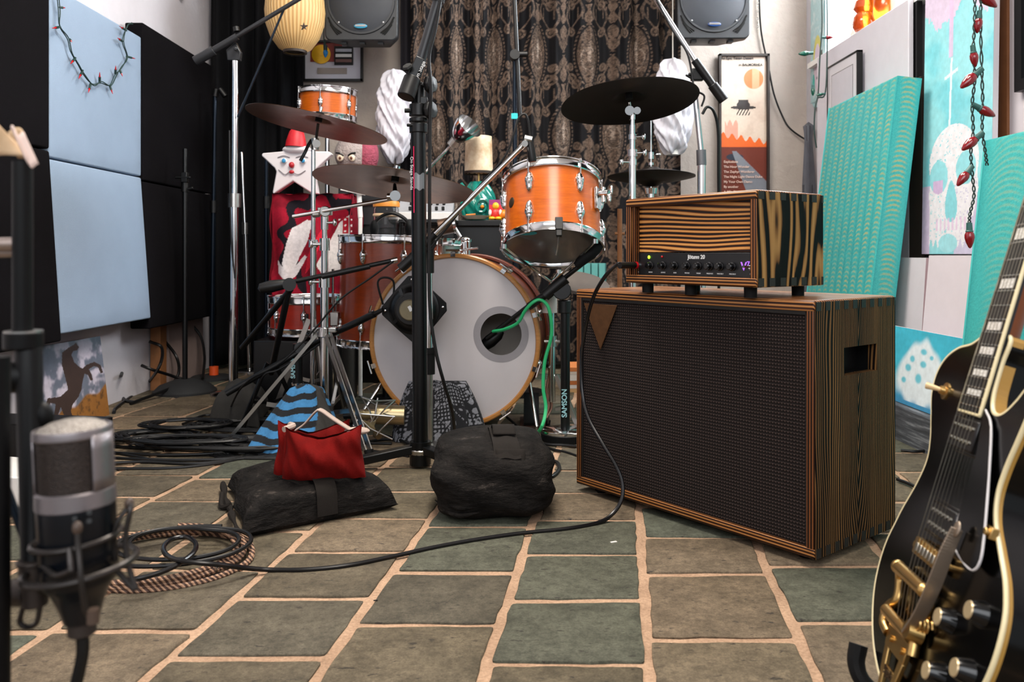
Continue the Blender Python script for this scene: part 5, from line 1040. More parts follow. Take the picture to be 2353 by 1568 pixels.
part('boom', MB().cyl(P(500, 110, d-.03), P(720, -22, d-.03), .0105), [gray], t); part('counterweight', MB().cyl(P(448, 141, d-.03), P(492, 116, d-.03), .0235, .0235, 20), [gray], t, bev=.002); part('counter_rod', MB().cyl(P(486, 119, d-.03), P(545, 84, d-.03), .017), [gray], t)
part('swivel_joint', MB().prism([(-.03, 0), (.03, 0), (.035, .04), (.01, .09), (-.035, .05)], P(538, 140, d)+V(0, -.012, 0), (1, 0, 0), (0, 0, 1), -.03).cyl(P(541, 112, d-.06), P(541, 112, d-.02), .009), [gray], t, bev=.004); part('knob', MB().cyl(P(544, 72, d-.03), P(542, 62, d-.03), .014), [blackplastic], t)
part('boom_rod', MB().cyl(P(655, 15, d-.02), P(546, 270, d-.02), .0055), [blu], t)
part('dark_cable', MB().tube([P(527, 300, d-.03), P(528, 420, d-.035), P(532, 560, d-.035), P(540, 640, d-.03)], .004), [cablemat], t)
t, x, xt = chr_stand('microphone_stand', 'blue-black microphone stand with a clip, its foot wrapped in orange tape', 486, 4.42, 222, .013, .0105, 470, blu, 'round', .11, px_top=494); d = 4.42
part('clip', MB().cyl(P(494, 222, d), P(497, 205, d), .018).cyl(P(505, 205, d-.02), P(518, 222, d-.02), .014), [blackplastic], t); part('orange_tape', MB().cyl((x+.02, d-.02, .03), (x+.02, d-.02, .075), .024), [M('orange_tape', 'd8501c', .5)], t)
t, x, xt = chr_stand('microphone_stand', 'black straight stand with a heavy round base in front of the black panels', 425, 4.0, 342, .0125, .0105, 420, blackmetal, 'round', .148)
part('clamp', MB().box(P(425, 408, 4.0-.01), (.03, .03, .05)).cyl(P(402, 408, 3.98), P(438, 408, 3.98), .006).cyl(P(430, 435, 3.98), P(444, 432, 3.98), .007), [blackplastic], t, bev=.003)
part('base_dome', MB().lathe([(0, .07), (.05, .066), (.12, .04), (.148, .012)], (x, 4.0, 0), seg=36), [M('cast_iron', '191a1c', .7, bump=.4)], t)
chr_stand('microphone_stand', 'slender chrome stand on a shiny round base behind the tall boom stand', 574, 4.66, 350, .012, .010, 520, chrome, 'round', .085, px_top=555)
chr_stand('microphone_stand', 'blue-black stand beside the star shaped face', 612, 4.36, 355, .013, .010, 460, blu, 'round', .09)
# ---------------------------------------------------------------- things behind the kit
ty = 4.12
dz = Z_(506, ty)
dk_ = thing('black_desk', 'black desk between the ride cymbal and the tilted tom, crowded with small things', 'desk', (-.35, 4.3, 0))
part('desk_top', MB().b(-.545, X_(1190, ty), ty-.02, 4.50, dz-.03, dz), [blackplastic], dk_, bev=.003)
part('drawer_front', MB().b(X_(1065, ty)-.1, X_(1185, ty), ty+.02, ty+.04, dz-.32, dz-.035), [blackmetal], dk_)
for x_, y_ in ((-.52, ty+.02), (X_(1184, ty), ty+.02), (-.52, 4.47), (X_(1184, ty), 4.47)): part('leg', MB().b(x_-.02, x_+.02, y_-.02, y_+.02, 0, dz-.03), [blackplastic], dk_)
# teal ceramic lamp with parchment shade
lx, ly = X_(1100, 4.36), 4.36
t = thing('table_lamp', 'table lamp with a turquoise ceramic scroll base and a stained parchment shade', 'lamp', (lx, ly, dz))
tg = M('turquoise_glaze', '15776a', .15, var=.3, vs=20, Coat_Weight=.5)
def lampbase(u, v):
    a = 2*PI*u; z = .21*v; r = (.055+.030*math.sin(PI*v)**.8-.02*v)*(1+.16*abs(math.sin(4*a+v*7))); return V(lx+r*math.cos(a)*1.1, ly+r*math.sin(a), dz+.004+z)
part('base', MB().grid(lampbase, 64, 24, True).lathe([(0, 0), (.06, 0), (.06, .012), (0, .012)], (lx, ly, dz)), [tg], t, sharp=70)
sp_ = [V(lx-.01+.045*math.cos(k*.5)*(1-k/22)+.03, ly-.085, dz+.075+.045*math.sin(k*.5)*(1-k/22)) for k in range(20)]; part('scroll', MB().tube(sp_, .008, 8, 3), [tg], t)
part('scroll', MB().tube([V(lx-.07, ly-.06, dz+.02), V(lx-.085, ly-.07, dz+.09), V(lx-.06, ly-.07, dz+.15), V(lx-.09, ly-.05, dz+.20)], .010, 8), [tg], t); part('amber_stone', MB().ell((lx+.022, ly-.09, dz+.076), .010), [M('amber_stone', 'd07a14', .2)], t)
shm = NT('parchment'); n = shm.noise(shm.coord(), 11, 4, .6); shm.l(shm.ramp(n, [(.3, 'b28a60'), (.6, 'e0cdb0'), (.8, 'ece2d0')]), shm.b.inputs['Base Color']); shm = shm.set(.7)
part('lamp_shade', MB().lathe([(.076, 0), (.070, .19), (.068, .19), (.074, 0)], (lx, ly, Z_(396, 4.36)), seg=40, jit=lambda a, j, r, z: (r, z+(.004*math.sin(17*a) if j in (0, 3) else 0))), [shm], t)
part('shade_trim', MB().lathe([(.078, -.010), (.079, .004), (.077, .004), (.076, -.010)], (lx, ly, Z_(396, 4.36)), seg=40), [darkwood], t); part('neck', MB().cyl((lx, ly, dz+.2), (lx, ly, Z_(340, 4.36)), .006), [gold], t)
# chrome desk lamp
t = thing('desk_lamp', 'chrome gooseneck desk lamp in front of the curtain, its polished shade tipped up', 'lamp', (X_(965, 4.22), 4.25, dz))
a_ = P(1046, 322, 4.22); part('neck', MB().tube([V(X_(965, 4.22), 4.25, dz+.02), P(950, 440, 4.25), P(985, 388, 4.25), P(1025, 346, 4.23), P(1040, 328, 4.22)], .0085, 10), [chrome], t)
part('lamp_shade', MB().lathe([(.014, 0), (.020, .008), (.03, .012), (.052, .045), (.068, .085), (.074, .12), (.070, .12), (.062, .08), (.04, .03)], a_, P(1077, 290, 4.16)-a_, 32), [chrome], t)
part('socket', MB().cyl(P(1034, 334, 4.225), P(1050, 316, 4.215), .019, .022, 16), [chrome_dull], t); part('base', MB().lathe([(0, 0), (.07, 0), (.07, .015), (.02, .03), (0, .03)], (X_(965, 4.22), 4.25, dz)), [chrome], t)
# small colourful things on the desk
def painted(name, c): return M(name, c, .4, var=.25, vs=40)
y = 4.2
bx = thing('tin_box', 'small tin box with magenta, red, orange and yellow bands beside the lamp', 'box', (X_(1143, 4.24), 4.24, dz))
for i, c_ in enumerate(('e8a820', 'e06018', 'c81c28', '8a1a68')): part('colour_band', MB().b(X_(1124, y), X_(1162, y), y-.030, y+.015, dz+.002+i*.026, dz+.028+i*.026), [painted('band_%d' % i, c_)], bx)
fx_ = X_(1138, 4.12)
tf = thing('toy_figure', 'small yellow, red and white toy figure in front of the tin box', 'toy', (fx_, 4.13, dz)); part('body', MB().ell((fx_, 4.13, dz+.030), (.026, .018, .030)), [painted('toy_red', 'c8241c')], tf)
part('head', MB().ell((fx_+.002, 4.13, dz+.072), (.017, .015, .018)), [painted('toy_yellow', 'e8b020')], tf)
for s in (-1, 1): part('arm', MB().ell((fx_+s*.026, 4.12, dz+.038), (.008, .01, .016)), [wt], tf); part('shoe', MB().ell((fx_+s*.016, 4.115, dz+.009), (.017, .016, .009)), [painted('toy_yellow', 'e8b020')], tf)
solo('toy_ball', MB().ell((X_(1158, 4.12), 4.13, dz+.027), .026), [painted('toy_orange', 'e07a18')], 'orange toy ball beside the toy figure', 'toy')
solo('ashtray', MB().lathe([(0, .004), (.05, .004), (.075, .022), (.07, .022), (.045, .009), (0, .009)], (X_(1092, 4.12), 4.135, dz), seg=28), [M('ivory_glaze', 'c9bca8', .3)], 'pale ceramic ashtray at the front edge of the desk', 'ashtray')
solo('cigarette', MB().cyl(V(X_(1070, 4.1), 4.13, dz+.026), V(X_(1092, 4.1), 4.13, dz+.030), .004), [M('orange_stub', 'c8742c', .7)], 'orange stub lying on the ashtray', 'cigarette')
# keyboard / mixer
kx0, kx1 = X_(905, 4.05), X_(1052, 4.05)
ks = thing('keyboard_stand', 'black stand under the pale grey synthesizer', 'stand', ((kx0+kx1)/2, 3.98, 0)); zk = Z_(506, 3.95)
for s in (kx0+.03, kx1-.03): part('post', MB().b(s-.015, s+.015, 3.97, 4.0, 0, zk-.01), [blackmetal], ks)
part('tray', MB().b(kx0, kx1, 3.88, 4.09, zk-.012, zk), [blackmetal], ks)
syn = thing('synthesizer', 'pale grey synthesizer with black knobs behind the ride cymbal', 'synthesizer', ((kx0+kx1)/2, 3.98, zk)); part('body', MB().b(kx0, kx1, 3.88, 4.09, zk, zk+.035), [M('synth_white', 'c8c6c4', .5)], syn, bev=.003)
m = MB().add([(kx0+.03, 3.95, zk+.035), (kx1-.02, 3.95, zk+.035), (kx1-.02, 4.08, zk+.11), (kx0+.03, 4.08, zk+.11), (kx0+.03, 4.08, zk+.035), (kx1-.02, 4.08, zk+.035)], [(0, 1, 2, 3), (3, 2, 5, 4), (0, 3, 4), (1, 5, 2), (0, 4, 5, 1)]); part('control_panel', m, [M('synth_grey', '8f9094', .5)], syn)
for i in range(6):
    for j in range(2):
        q = V(kx0+.09+i*.032, 3.975+j*.05, zk+.05+j*.029); part('knob', MB().cyl(q, q+V(0, -.008, .014), .0075, seg=10), [blackplastic], syn)
# glass jars with orange lids
glass = NT('clear_glass'); glass.b.inputs['Transmission Weight'].default_value = 1.; glass.b.inputs['IOR'].default_value = 1.2; glass = glass.set(.05)
pj = X_(888, 3.8); rz = Z_(545, 3.8)
rk = thing('percussion_table', 'small black table behind the floor tom holding a glass jar', 'table', (pj, 3.8, 0)); part('table_top', MB().b(pj-.10, pj+.07, 3.73, 3.87, rz-.02, rz), [blackplastic], rk); part('column', MB().cyl((pj, 3.80, .02), (pj, 3.80, rz-.02), .02), [blackmetal], rk); part('foot', MB().cyl((pj, 3.80, 0), (pj, 3.80, .02), .07), [blackmetal], rk)
jr = thing('glass_jar', 'clear glass jar with an orange banded lid behind the floor tom', 'jar', (pj, 3.8, rz)); part('body', MB().lathe([(0, 0), (.055, 0), (.058, .01), (.058, .13), (.052, .14), (.050, .14), (.055, .128), (.055, .012), (0, .006)], (pj, 3.8, rz), seg=28), [glass], jr)
part('lid', MB().lathe([(0, .165), (.058, .165), (.062, .155), (.062, .140), (0, .140)], (pj, 3.8, rz), seg=28), [M('jar_lid', 'c07822', .45)], jr); part('band', MB().lathe([(.059, .095), (.063, .098), (.063, .105), (.059, .108)], (pj, 3.8, rz), seg=28), [M('jar_band', 'c8a884', .5)], jr)
# tall case carrying the star and the mask
tx0, tx1 = X_(626, 3.98), X_(806, 3.98); zt_ = Z_(452, 3.98)
solo('flight_case', MB().b(tx0+.01, tx1-.01, 4.0, 4.24, 0, zt_), [blackmetal], 'tall black case under the crimson blanket, left of the kit', 'case')
crim = Mcol('crimson_fleece', .9, bump=.5, bs=220, gs=70, grain=.22, Specular_IOR_Level=.2)
def blk(U, W):
    x = 622+U*184; y = 780-W*330; b = np.repeat(np.array([lin('8f0f26')]), len(U), 0); b = mixc(b, lin('5c0a18'), sm(.4, .8, fbm(x, y, .03))*.6)
    r = np.hypot((x-735)/85, (y-560)/115); wob = .12*np.sin(np.arctan2(y-560, x-735)*9)+.1*fbm(x, y, .05); b = mixc(b, lin('17131a'), (np.abs(r-1.0+wob) < .12)*((x < 700) | (y < 500))*1.)
    def poly(pts):
        ins = np.zeros(len(x), bool); n = len(pts)
        for i in range(n):
            x0, y0 = pts[i]; x1, y1 = pts[(i+1) % n]; c = ((y0 > y) != (y1 > y)) & (x < (x1-x0)*(y-y0)/((y1-y0)+1e-9)+x0); ins ^= c
        return ins
    b = mixc(b, lin('d8cfce'), poly([(702, 512), (716, 514), (708, 560), (688, 600), (672, 640), (652, 640), (650, 615), (658, 570), (668, 532)])*1.); b = mixc(b, lin('cfc6c6'), poly([(638, 608), (664, 640), (700, 596), (706, 600), (680, 645), (660, 660), (640, 640)])*1.)
    b = mixc(b, lin('d8d0cc'), poly([(776, 520), (800, 500), (806, 640), (745, 650), (730, 620), (748, 580)])*1.); b = mixc(b, lin('c32034'), poly([(738, 530), (748, 545), (720, 620), (700, 640), (708, 600)])*1.)
    b = mixc(b, lin('a81c2c'), ((np.abs(x-792) < 7)*(y > 505)*(y < 545)) ); dots = (np.hypot((x % 14)-7, (y % 14)-7) < 2.4)*(x > 770)*(y < 560)*(y > 500); return mixc(b, lin('efe6e2'), dots*1.)
def blpos(U, W):
    x = X_(622, 3.95)+(X_(806, 3.95)-X_(622, 3.95))*U; z0 = .30; z = z0+(zt_+.012-z0)*W; y = 3.972+.012*np.sin(U*17+W*3)+.010*np.sin(U*31)*(1-W)+.01*np.cos(W*11+U*5)-.0*W
    return np.stack([x+.012*np.sin(W*9)*(1-W), y-.02*(1-W), z], 1)
bl = thing('crimson_blanket', 'crimson fleece blanket with white and black pattern draped over the tall case', 'blanket', ((tx0+tx1)/2, 4.0, .3)); q_ = paint('front_drape', blpos, blk, 110, 180, crim, tuple(bl.location)); q_.parent = bl
q_ = paint('top_drape', lambda U, W: np.stack([X_(622, 3.95)+(X_(806, 3.95)-X_(622, 3.95))*U, 3.955+.29*W, zt_+.012+.004*np.sin(U*20+W*8)], 1), lambda U, W: np.repeat(np.array([lin('8f0f26')]), len(U), 0), 40, 20, crim, tuple(bl.location)); q_.parent = bl
for sx_, xx in ((0, X_(622, 3.95)), (1, X_(806, 3.95))): q_ = paint('side_drape', lambda U, W, xx=xx: np.stack([xx+.008*np.sin(W*14+U*9), 3.955+.29*U, .35+(zt_+.012-.35)*W], 1), lambda U, W: np.repeat(np.array([lin('7a0d20')]), len(U), 0), 24, 30, crim, tuple(bl.location)); q_.parent = bl
# star face
sc = P(678, 380, 4.06); zb0 = zt_+.018; st = thing('star_figure', 'white star shaped figure with a painted face and a red hat above the crimson blanket', 'figure', (sc.x, 4.06, zb0))
k_ = 4.06/F; sx0 = 678; pts = [((a-sx0)*k_, -(b_-449)*k_) for a, b_ in ((676, 335), (712, 352), (758, 352), (765, 358), (727, 393), (724, 400), (733, 449), (722, 450), (676, 420), (632, 450), (629, 446), (638, 398), (634, 390), (604, 362), (606, 356), (652, 352))]
wc_ = M('white_ceramic', 'd6d0d2', .4, var=.06)
part('body', MB().prism(pts, (sc.x, 4.06+.025, zb0), (1, 0, 0), (0, 0, 1), .05), [wc_], st, bev=.012)
def sp(px, py, r, m_, nm): part(nm, MB().ell(P(px, py, 4.025)+V(0, 0, zb0-Z_(449, 4.06)), r), [m_], st)
bl_ = M('painted_blue', '2f86b4', .3); rd_ = M('painted_red', 'a81420', .35)
for px in (652, 696): sp(px, 372, (.016, .004, .013), wt, 'eye_white'); part('eye', MB().ell(P(px, 372, 4.018)+V(0, 0, zb0-Z_(449, 4.06)), (.010, .004, .011)), [bl_], st)
sp(670, 382, (.014, .014, .015), rd_, 'nose'); sp(670, 398, (.013, .006, .009), rd_, 'mouth')
mm = MB().tube([P(640, 390, 4.032), P(655, 401, 4.030), P(668, 394, 4.028), P(685, 401, 4.030), P(702, 392, 4.032)], .0022, 6); part('moustache_line', mm, [M('line_grey', '8a8488', .6)], st)
part('hat', MB().lathe([(.052, 0), (.048, .03), (.035, .075), (.015, .10), (0, .105)], P(680, 338, 4.05), (.05, 0, 1), 24), [M('hat_red', 'b80f1c', .5)], st); part('hat_brim', MB().ell(P(682, 344, 4.05), (.072, .04, .024)), [wc_], st)
for px in (652, 694): part('eyebrow', MB().tube([P(px-14, 362, 4.033), P(px, 358, 4.03), P(px+14, 362, 4.033)], .0025, 6), [M('line_grey', '8a8488', .6)], st)
# rack with the mask
rx0, rx1 = X_(768, 4.2), X_(925, 4.2); zr = Z_(392, 4.2)
rk = thing('equipment_rack', 'tall black equipment rack between the crash and ride cymbals', 'rack', ((rx0+rx1)/2, 4.3, 0)); part('body', MB().b(rx0, rx1, 4.30, 4.50, 0, zr), [blackmetal], rk)
for k in range(9): part('rack_unit', MB().b(rx0+.01, rx1-.01, 4.29, 4.30, .1+k*.105, .19+k*.105), [[blackplastic, gray, blackmetal][k % 3]], rk)
solo('white_paddle', MB().box(P(812, 438, 3.87), (.11, .05, .022), Matrix.Rotation(math.radians(12), 3, 'Y')).cyl(P(825, 446, 3.87), P(828, 500, 3.87), .012).cyl(P(828, 500, 3.87), (P(828, 500, 3.87).x, 3.87, 0.01), .010), [whiteplastic], 'white tilted bar on a thin post behind the ride cymbal', 'bar')
mc_ = P(812, 356, 4.4); mk_ = thing('monster_mask', 'pale furry mask with glaring painted eyes and a pink fuzzy side on the rack', 'mask', (mc_.x, 4.4, zr))
fur = M('pale_fur', 'a89c98', .95, var=.3, vs=30, bump=1., bs=90, bd=.01); pk = M('pink_fur', 'a04a5c', .95, var=.5, vs=40, bump=1., bs=90, bd=.01)
part('head', MB().ell((mc_.x, 4.4, zr+.108), (.100, .085, .105), None, 28, 18), [fur], mk_); part('fuzzy_side', MB().ell((mc_.x+.072, 4.41, zr+.106), (.062, .08, .10), None, 24, 16), [pk], mk_)
for s, px in ((-1, 782), (1, 808)):
    e_ = P(px, 362, 4.315); part('eye', MB().ell(e_, (.018, .010, .022), Matrix.Rotation(-s*.4, 3, 'Y')), [M('eye_yellow', 'd8c8b0', .3)], mk_); part('pupil', MB().ell(e_+V(.0, -.010, -.004), (.007, .004, .008)), [M('pupil_brown', '5c3018', .3)], mk_); part('eyebrow', MB().tube([e_+V(-s*-.022, -.004, .024), e_+V(0, -.008, .020), e_+V(-s*.018, -.004, .008)], .005, 6), [blackplastic], mk_)
# vintage brown microphone lying behind the snare, clutter on the right of the drum
mz = P(1030, 528, 3.6); t = thing('drum_microphone', 'brown barrel shaped microphone above the snare drum behind the bass drum', 'microphone', mz)
part('body', MB().cyl(P(1008, 524, 3.6), P(1043, 516, 3.6), .036, .036, 20), [M('brown_metal', '5c4638', .35, .6)], t, bev=.004); part('rim', MB().cyl(P(1041, 516, 3.598), P(1047, 515, 3.598), .040, .040, 20), [chrome], t); part('arm', MB().cyl(P(1045, 524, 3.6), P(1058, 545, 3.6), .008).cyl(P(1058, 545, 3.6), P(1052, 553, 3.60), .008), [chrome_dull], t)
hdp = thing('headphones', 'black headphones with an arched band resting on the floor tom', 'headphones', (fc.x+.08, fc.y, fc.z+.43))
q0 = V(fc.x+.02, 3.30, .745); part('headband', MB().tube([q0+V(-.07, 0, .02), q0+V(-.06, 0, .07), q0+V(0, 0, .10), q0+V(.06, 0, .07), q0+V(.07, 0, .02)], .008, 8), [blackplastic], hdp)
for s in (-1, 1): part('ear_cup', MB().ell(q0+V(s*.07, 0, .036), (.018, .034, .036)), [rubber], hdp)
solo('blue_pick_case', MB().b(fc.x-.01, fc.x+.05, 3.22, 3.25, .736, .748), [M('cyan_box', '1d8fb4', .4)], 'small cyan box on the floor tom skin', 'box')
solo('practice_pad', MB().lathe([(0, 0), (.12, 0), (.12, .012), (.11, .018), (0, .02)], P(1335, 655, 3.45), (.15, -.35, 1), 32).cyl(P(1335, 658, 3.46), (P(1335, 655, 3.45).x, 3.47, .0), .009), [M('pad_grey', '6e6660', .8)], 'grey round practice pad on a thin post behind the cabinet corner', 'drum pad')
cr = thing('teal_crate', 'pale teal slatted crate on a stool behind the cabinet corner', 'crate', (X_(1358, 3.9), 3.9, 0)); zc0 = Z_(668, 3.9)
for k in range(4): part('slat', MB().b(X_(1325, 3.9)+k*.035, X_(1325, 3.9)+k*.035+.028, 3.88, 3.89, zc0, zc0+.13), [M('crate_teal', '6cb8b4', .5)], cr)
part('crate_body', MB().b(X_(1325, 3.9), X_(1325, 3.9)+.14, 3.89, 4.0, zc0, zc0+.13), [M('crate_dark', '3c7472', .6)], cr); part('support', MB().b(X_(1330, 3.9), X_(1330, 3.9)+.10, 3.9, 3.98, 0, zc0), [blackplastic], cr)
solo('wooden_rod', MB().cyl((X_(1424, 3.3), 3.3, 0), (X_(1424, 3.3), 3.3, Z_(480, 3.3)), .010).cyl((X_(1424, 3.3)-.02, 3.3, Z_(537, 3.3)), (X_(1424, 3.3)+.02, 3.3, Z_(537, 3.3)), .006), [plainwood], 'brown wooden rod standing just left of the amplifier head', 'rod')
for i, (c_, h_) in enumerate((('c8a070', .022), ('d8d4d0', .018), ('b86a34', .02), ('dcd6ce', .03), ('cfc4b8', .015), ('c87840', .02))):
    z_ = .0+sum((.022, .018, .02, .03, .015, .02)[:i]); solo('book', MB().b(X_(1296, 4.05)+.004*i, X_(1296, 4.05)+.18, 4.0, 4.22, z_, z_+h_-.001), [M('book_%d' % i, c_, .7)], ['tan book at the bottom of the stack behind the short black stand', 'pale book second from the bottom of the stack', 'rust coloured book third from the bottom of the stack', 'thick cream book in the upper half of the stack', 'thin beige book just below the top of the stack', 'orange book on top of the stack behind the short black stand'][i], 'book', 'books stacked on the floor behind the kit')
# ---------------------------------------------------------------- bags, cables and small things on the floor
t = NT('dusty_black_canvas'); n = t.noise(t.coord((1, 1, 2.5)), 16, 6, .75); n2 = t.noise(t.coord(), 300, 3, .7)
t.l(t.mix(1., t.ramp(n, [(.40, '0c0a09'), (.60, '1d1a18'), (.74, '4a433e')]), t.ramp(n2, [(.3, (.7, .7, .7, 1)), (.7, (1.3, 1.3, 1.3, 1))]), 'MULTIPLY'), t.b.inputs['Base Color'])
t.bump(t.math('ADD', t.math('MULTIPLY', t.noise(t.coord((1, 1, 3)), 22, 4, .6), 1.6), t.math('MULTIPLY', n2, .15)), .8, .008); canvasblk = t.set(.9, Specular_IOR_Level=.15)
webbing = M('grey_webbing', '1c1815', .9, Specular_IOR_Level=.2, var=.3, bump=.6, bs=700)
def lobe(A, B_, C_, D_, h, z0=0., n=30, seed=0., pin=.28, p=3.8):
    A, B_, C_, D_ = map(Vector, (A, B_, C_, D_)); m = MB()
    def q(u, v, top):
        s, t_ = 2*u-1, 2*v-1; e = max(0, (1-abs(s)**p))*max(0, (1-abs(t_)**p)); e = e**.36
        pin_ = 1-.05*(1-abs(t_)**2)*abs(s)**6; s2 = s*(1-.07*(1-t_*t_)); t2 = t_*(1-.07*(1-s*s)); uu, vv = (s2+1)/2, (t2+1)/2
        b = A.lerp(B_, uu).lerp(D_.lerp(C_, uu), vv)
        wr = .006*math.sin(7*u+3*v+seed)+.004*math.sin(13*v-5*u+seed*2)+.003*math.sin(25*u+11*v+seed)
        if top: return b+V(0, 0, z0+.018+(h-.018)*e+wr*e)
        return b+V(0, 0, z0+max(.001, .018*(1-e)))
    m.grid(lambda u, v: q(u, v, True), n, n); m.grid(lambda u, v: q(1-u, v, False), n, n); return m
A, B_, C_, D_ = V(-.640, 1.925, 0), V(-.300, 2.165, 0), V(-.485, 2.47, 0), V(-.815, 2.335, 0)
sb = thing('saddle_sandbag', 'flat black two-lobed sandbag on the floor under the red bag', 'sandbag', (-.56, 2.28, 0)); E1, E2 = A.lerp(D_, .52), B_.lerp(C_, .52)
part('front_lobe', lobe(A, B_, E2, E1, .098, seed=1), [canvasblk], sb, sharp=80); part('rear_lobe', lobe(E1, E2, C_, D_, .088, seed=4), [canvasblk], sb, sharp=80)
mid0, mid1 = A.lerp(B_, .46), A.lerp(B_, .59); f0, f1 = D_.lerp(C_, .46), D_.lerp(C_, .59)
def strap(u, v):
    b = mid0.lerp(f0, v).lerp(mid1.lerp(f1, v), u); e = max(0, 1-abs(2*((v*1.02) % .52)/.52-1)**3.8)**.36 if v < .98 else 0
    return b+V(0, 0, .022+.082*max(0, e)+.002)
part('strap', MB().grid(strap, 8, 60), [webbing], sb, label='grey webbing strap', sharp=80)
part('left_seam', MB().tube([D_+V(-.01, 0, .025), D_.lerp(A, .3)+V(-.012, 0, .02), D_.lerp(A, .5)+V(-.004, 0, .012), D_.lerp(A, .75)+V(-.010, 0, .03), A+V(0, 0, .016)], lambda u: .007+.003*math.sin(u*20), 8), [webbing], sb)
part('strap_tag', MB().tube([D_.lerp(A, .28)+V(-.02, -.0, .03), D_.lerp(A, .42)+V(-.026, 0, .012), D_.lerp(A, .45)+V(-.004, 0, .02)], .007, 6), [webbing], sb)
# right black bag
def bagpos(u, v, cx, cy, wx, wy, hz, rz):
    a = 2*PI*u; t_ = PI*v; n1, n2 = .50, .52
    def sg(x, e): return math.copysign(abs(x)**e, x)
    x = sg(math.sin(t_), n2)*sg(math.cos(a), n1)*wx/2; y = sg(math.sin(t_), n2)*sg(math.sin(a), n1)*wy/2; z = hz/2+sg(math.cos(t_), n2)*hz/2
    bel = 1+.07*math.sin(PI*min(1, max(0, z/hz))); x *= bel; y *= bel
    z -= .022*max(0, -y/wy*2)**2*(z/hz)-.018*max(0, y/wy*2)*(z/hz); x += .006*math.sin(z*60+y*20)+.003*math.sin(z*120+x*30); y += .006*math.sin(z*70+x*25)+.004*math.sin(x*50+z*40)
    c, s = math.cos(rz), math.sin(rz); return V(cx+x*c-y*s, cy+x*s+y*c, max(.001, z))
cx_, cy_ = -.052, 2.195
sb2 = thing('sandbag', 'bulky black canvas sandbag with a webbing handle on the floor left of the cabinet', 'sandbag', (cx_, cy_, 0))
part('body', MB().grid(lambda u, v: bagpos(u, v, cx_, cy_, .300, .31, .192, .04), 96, 48, True), [canvasblk], sb2, sharp=80)
hx0 = cx_+.012
def sw(u, v):  # strap following the top
    y = cy_+.135-.262*v; t_ = (v-.5)*2; z = .203-.080*max(0, abs(t_-.15)-.45)**1.6-.024*v*v
    return V(hx0-.034+.068*u+.030*v, y-.004, z+.003+.002*math.sin(u*9+v*4))
part('strap', MB().grid(sw, 8, 40), [webbing], sb2, label='worn grey webbing strap', sharp=80)
part('handle', MB().grid(lambda u, v: V(hx0-.030+.060*u+.012+.008*v, cy_+.055-.085*v, .199+.017*math.sin(PI*v)+.004), 8, 16), [webbing], sb2, sharp=80); C.objects[-1].modifiers.new('t', 'SOLIDIFY').thickness = .003
part('flap', MB().grid(lambda u, v: V(hx0-.002+.075*u, cy_-.105-.040*v-.004*u, .181-.020*v-.055*v*v+.002), 8, 8), [webbing], sb2, sharp=80); C.objects[-1].modifiers.new('t', 'SOLIDIFY').thickness = .004
for k in range(4): part('fold', MB().tube([V(cx_-.145, cy_-.10+.01*k, .05+.022*k), V(cx_-.09, cy_-.152, .028+.020*k), V(cx_-.03+.01*k, cy_-.158, .035+.016*k)], lambda u: .006*math.sin(PI*u)+.001, 8), [canvasblk], sb2, sharp=80)
# red bag on top
felt = M('red_felt', '660a07', .95, var=.4, vs=35, bump=.8, bs=300, Specular_IOR_Level=.15); beige = M('beige_strap', 'a8958a', .85, var=.15, bump=.5, bs=600)
def pouch(p, wd, ht, th, lean, rz, seed):
    p = Vector(p)
    def fn(u, v):
        a = 2*PI*u; s = math.cos(a); f = math.sin(a); w_ = wd/2*(1+.05*math.cos(PI*v)-.06*math.sin(PI*v)); fat = (1-abs(s)**2.4)**.5*(math.sin(PI*min(1, .10+.86*v))**.6)
        x = math.copysign(abs(s)**.8, s)*w_; y = math.copysign(1, f)*fat*th/2; z = ht*v+(.016*abs(s)**3-.018*math.exp(-((x+.01)/.05)**2))*v
        y += lean*z+.006*math.sin(9*v+5*s+seed)+.004*math.sin(17*s+12*v); c, sn = math.cos(rz), math.sin(rz); return p+V(x*c-y*sn, x*sn+y*c, z)
    m = MB(); m.grid(fn, 64, 24, True); return m
rb = thing('red_bag', 'small red felt double bag with a beige handle sitting on the flat black sandbag', 'bag', (-.49, 2.19, .092))
part('front_pouch', pouch((-.488, 2.125, .100), .205, .120, .090, -.05, .12, 0), [felt], rb, sharp=80); part('rear_pouch', pouch((-.530, 2.185, .096), .200, .125, .070, .05, .10, 2), [felt], rb, sharp=80)
part('seam', MB().tube([V(-.588, 2.115, .10), V(-.586, 2.117, .16), V(-.580, 2.123, .225)], .006, 8), [felt], rb); part('seam', MB().tube([V(-.614, 2.175, .10), V(-.612, 2.177, .155), V(-.608, 2.185, .222)], .006, 8), [felt], rb)
hs = catmull([V(-.57, 2.155, .217), V(-.545, 2.15, .235), V(-.515, 2.145, .268), V(-.500, 2.145, .272), V(-.465, 2.145, .248), V(-.43, 2.155, .222), V(-.412, 2.165, .21)], 6)
part('handle', MB().grid(lambda u, v: hs[min(len(hs)-1, int(v*(len(hs)-1)+.5))]+V(0, .032*(u-.5), .002*math.sin(u*6)), 4, len(hs)-1), [beige], rb, label='beige fabric handle', sharp=80); C.objects[-1].modifiers.new('t', 'SOLIDIFY').thickness = .003
part('hem', MB().tube([V(-.595, 2.135, .222), V(-.58, 2.165, .225), V(-.595, 2.195, .222)], .008, 8), [beige], rb); part('hem', MB().ell((-.408, 2.155, .214), (.034, .022, .010)), [beige], rb)
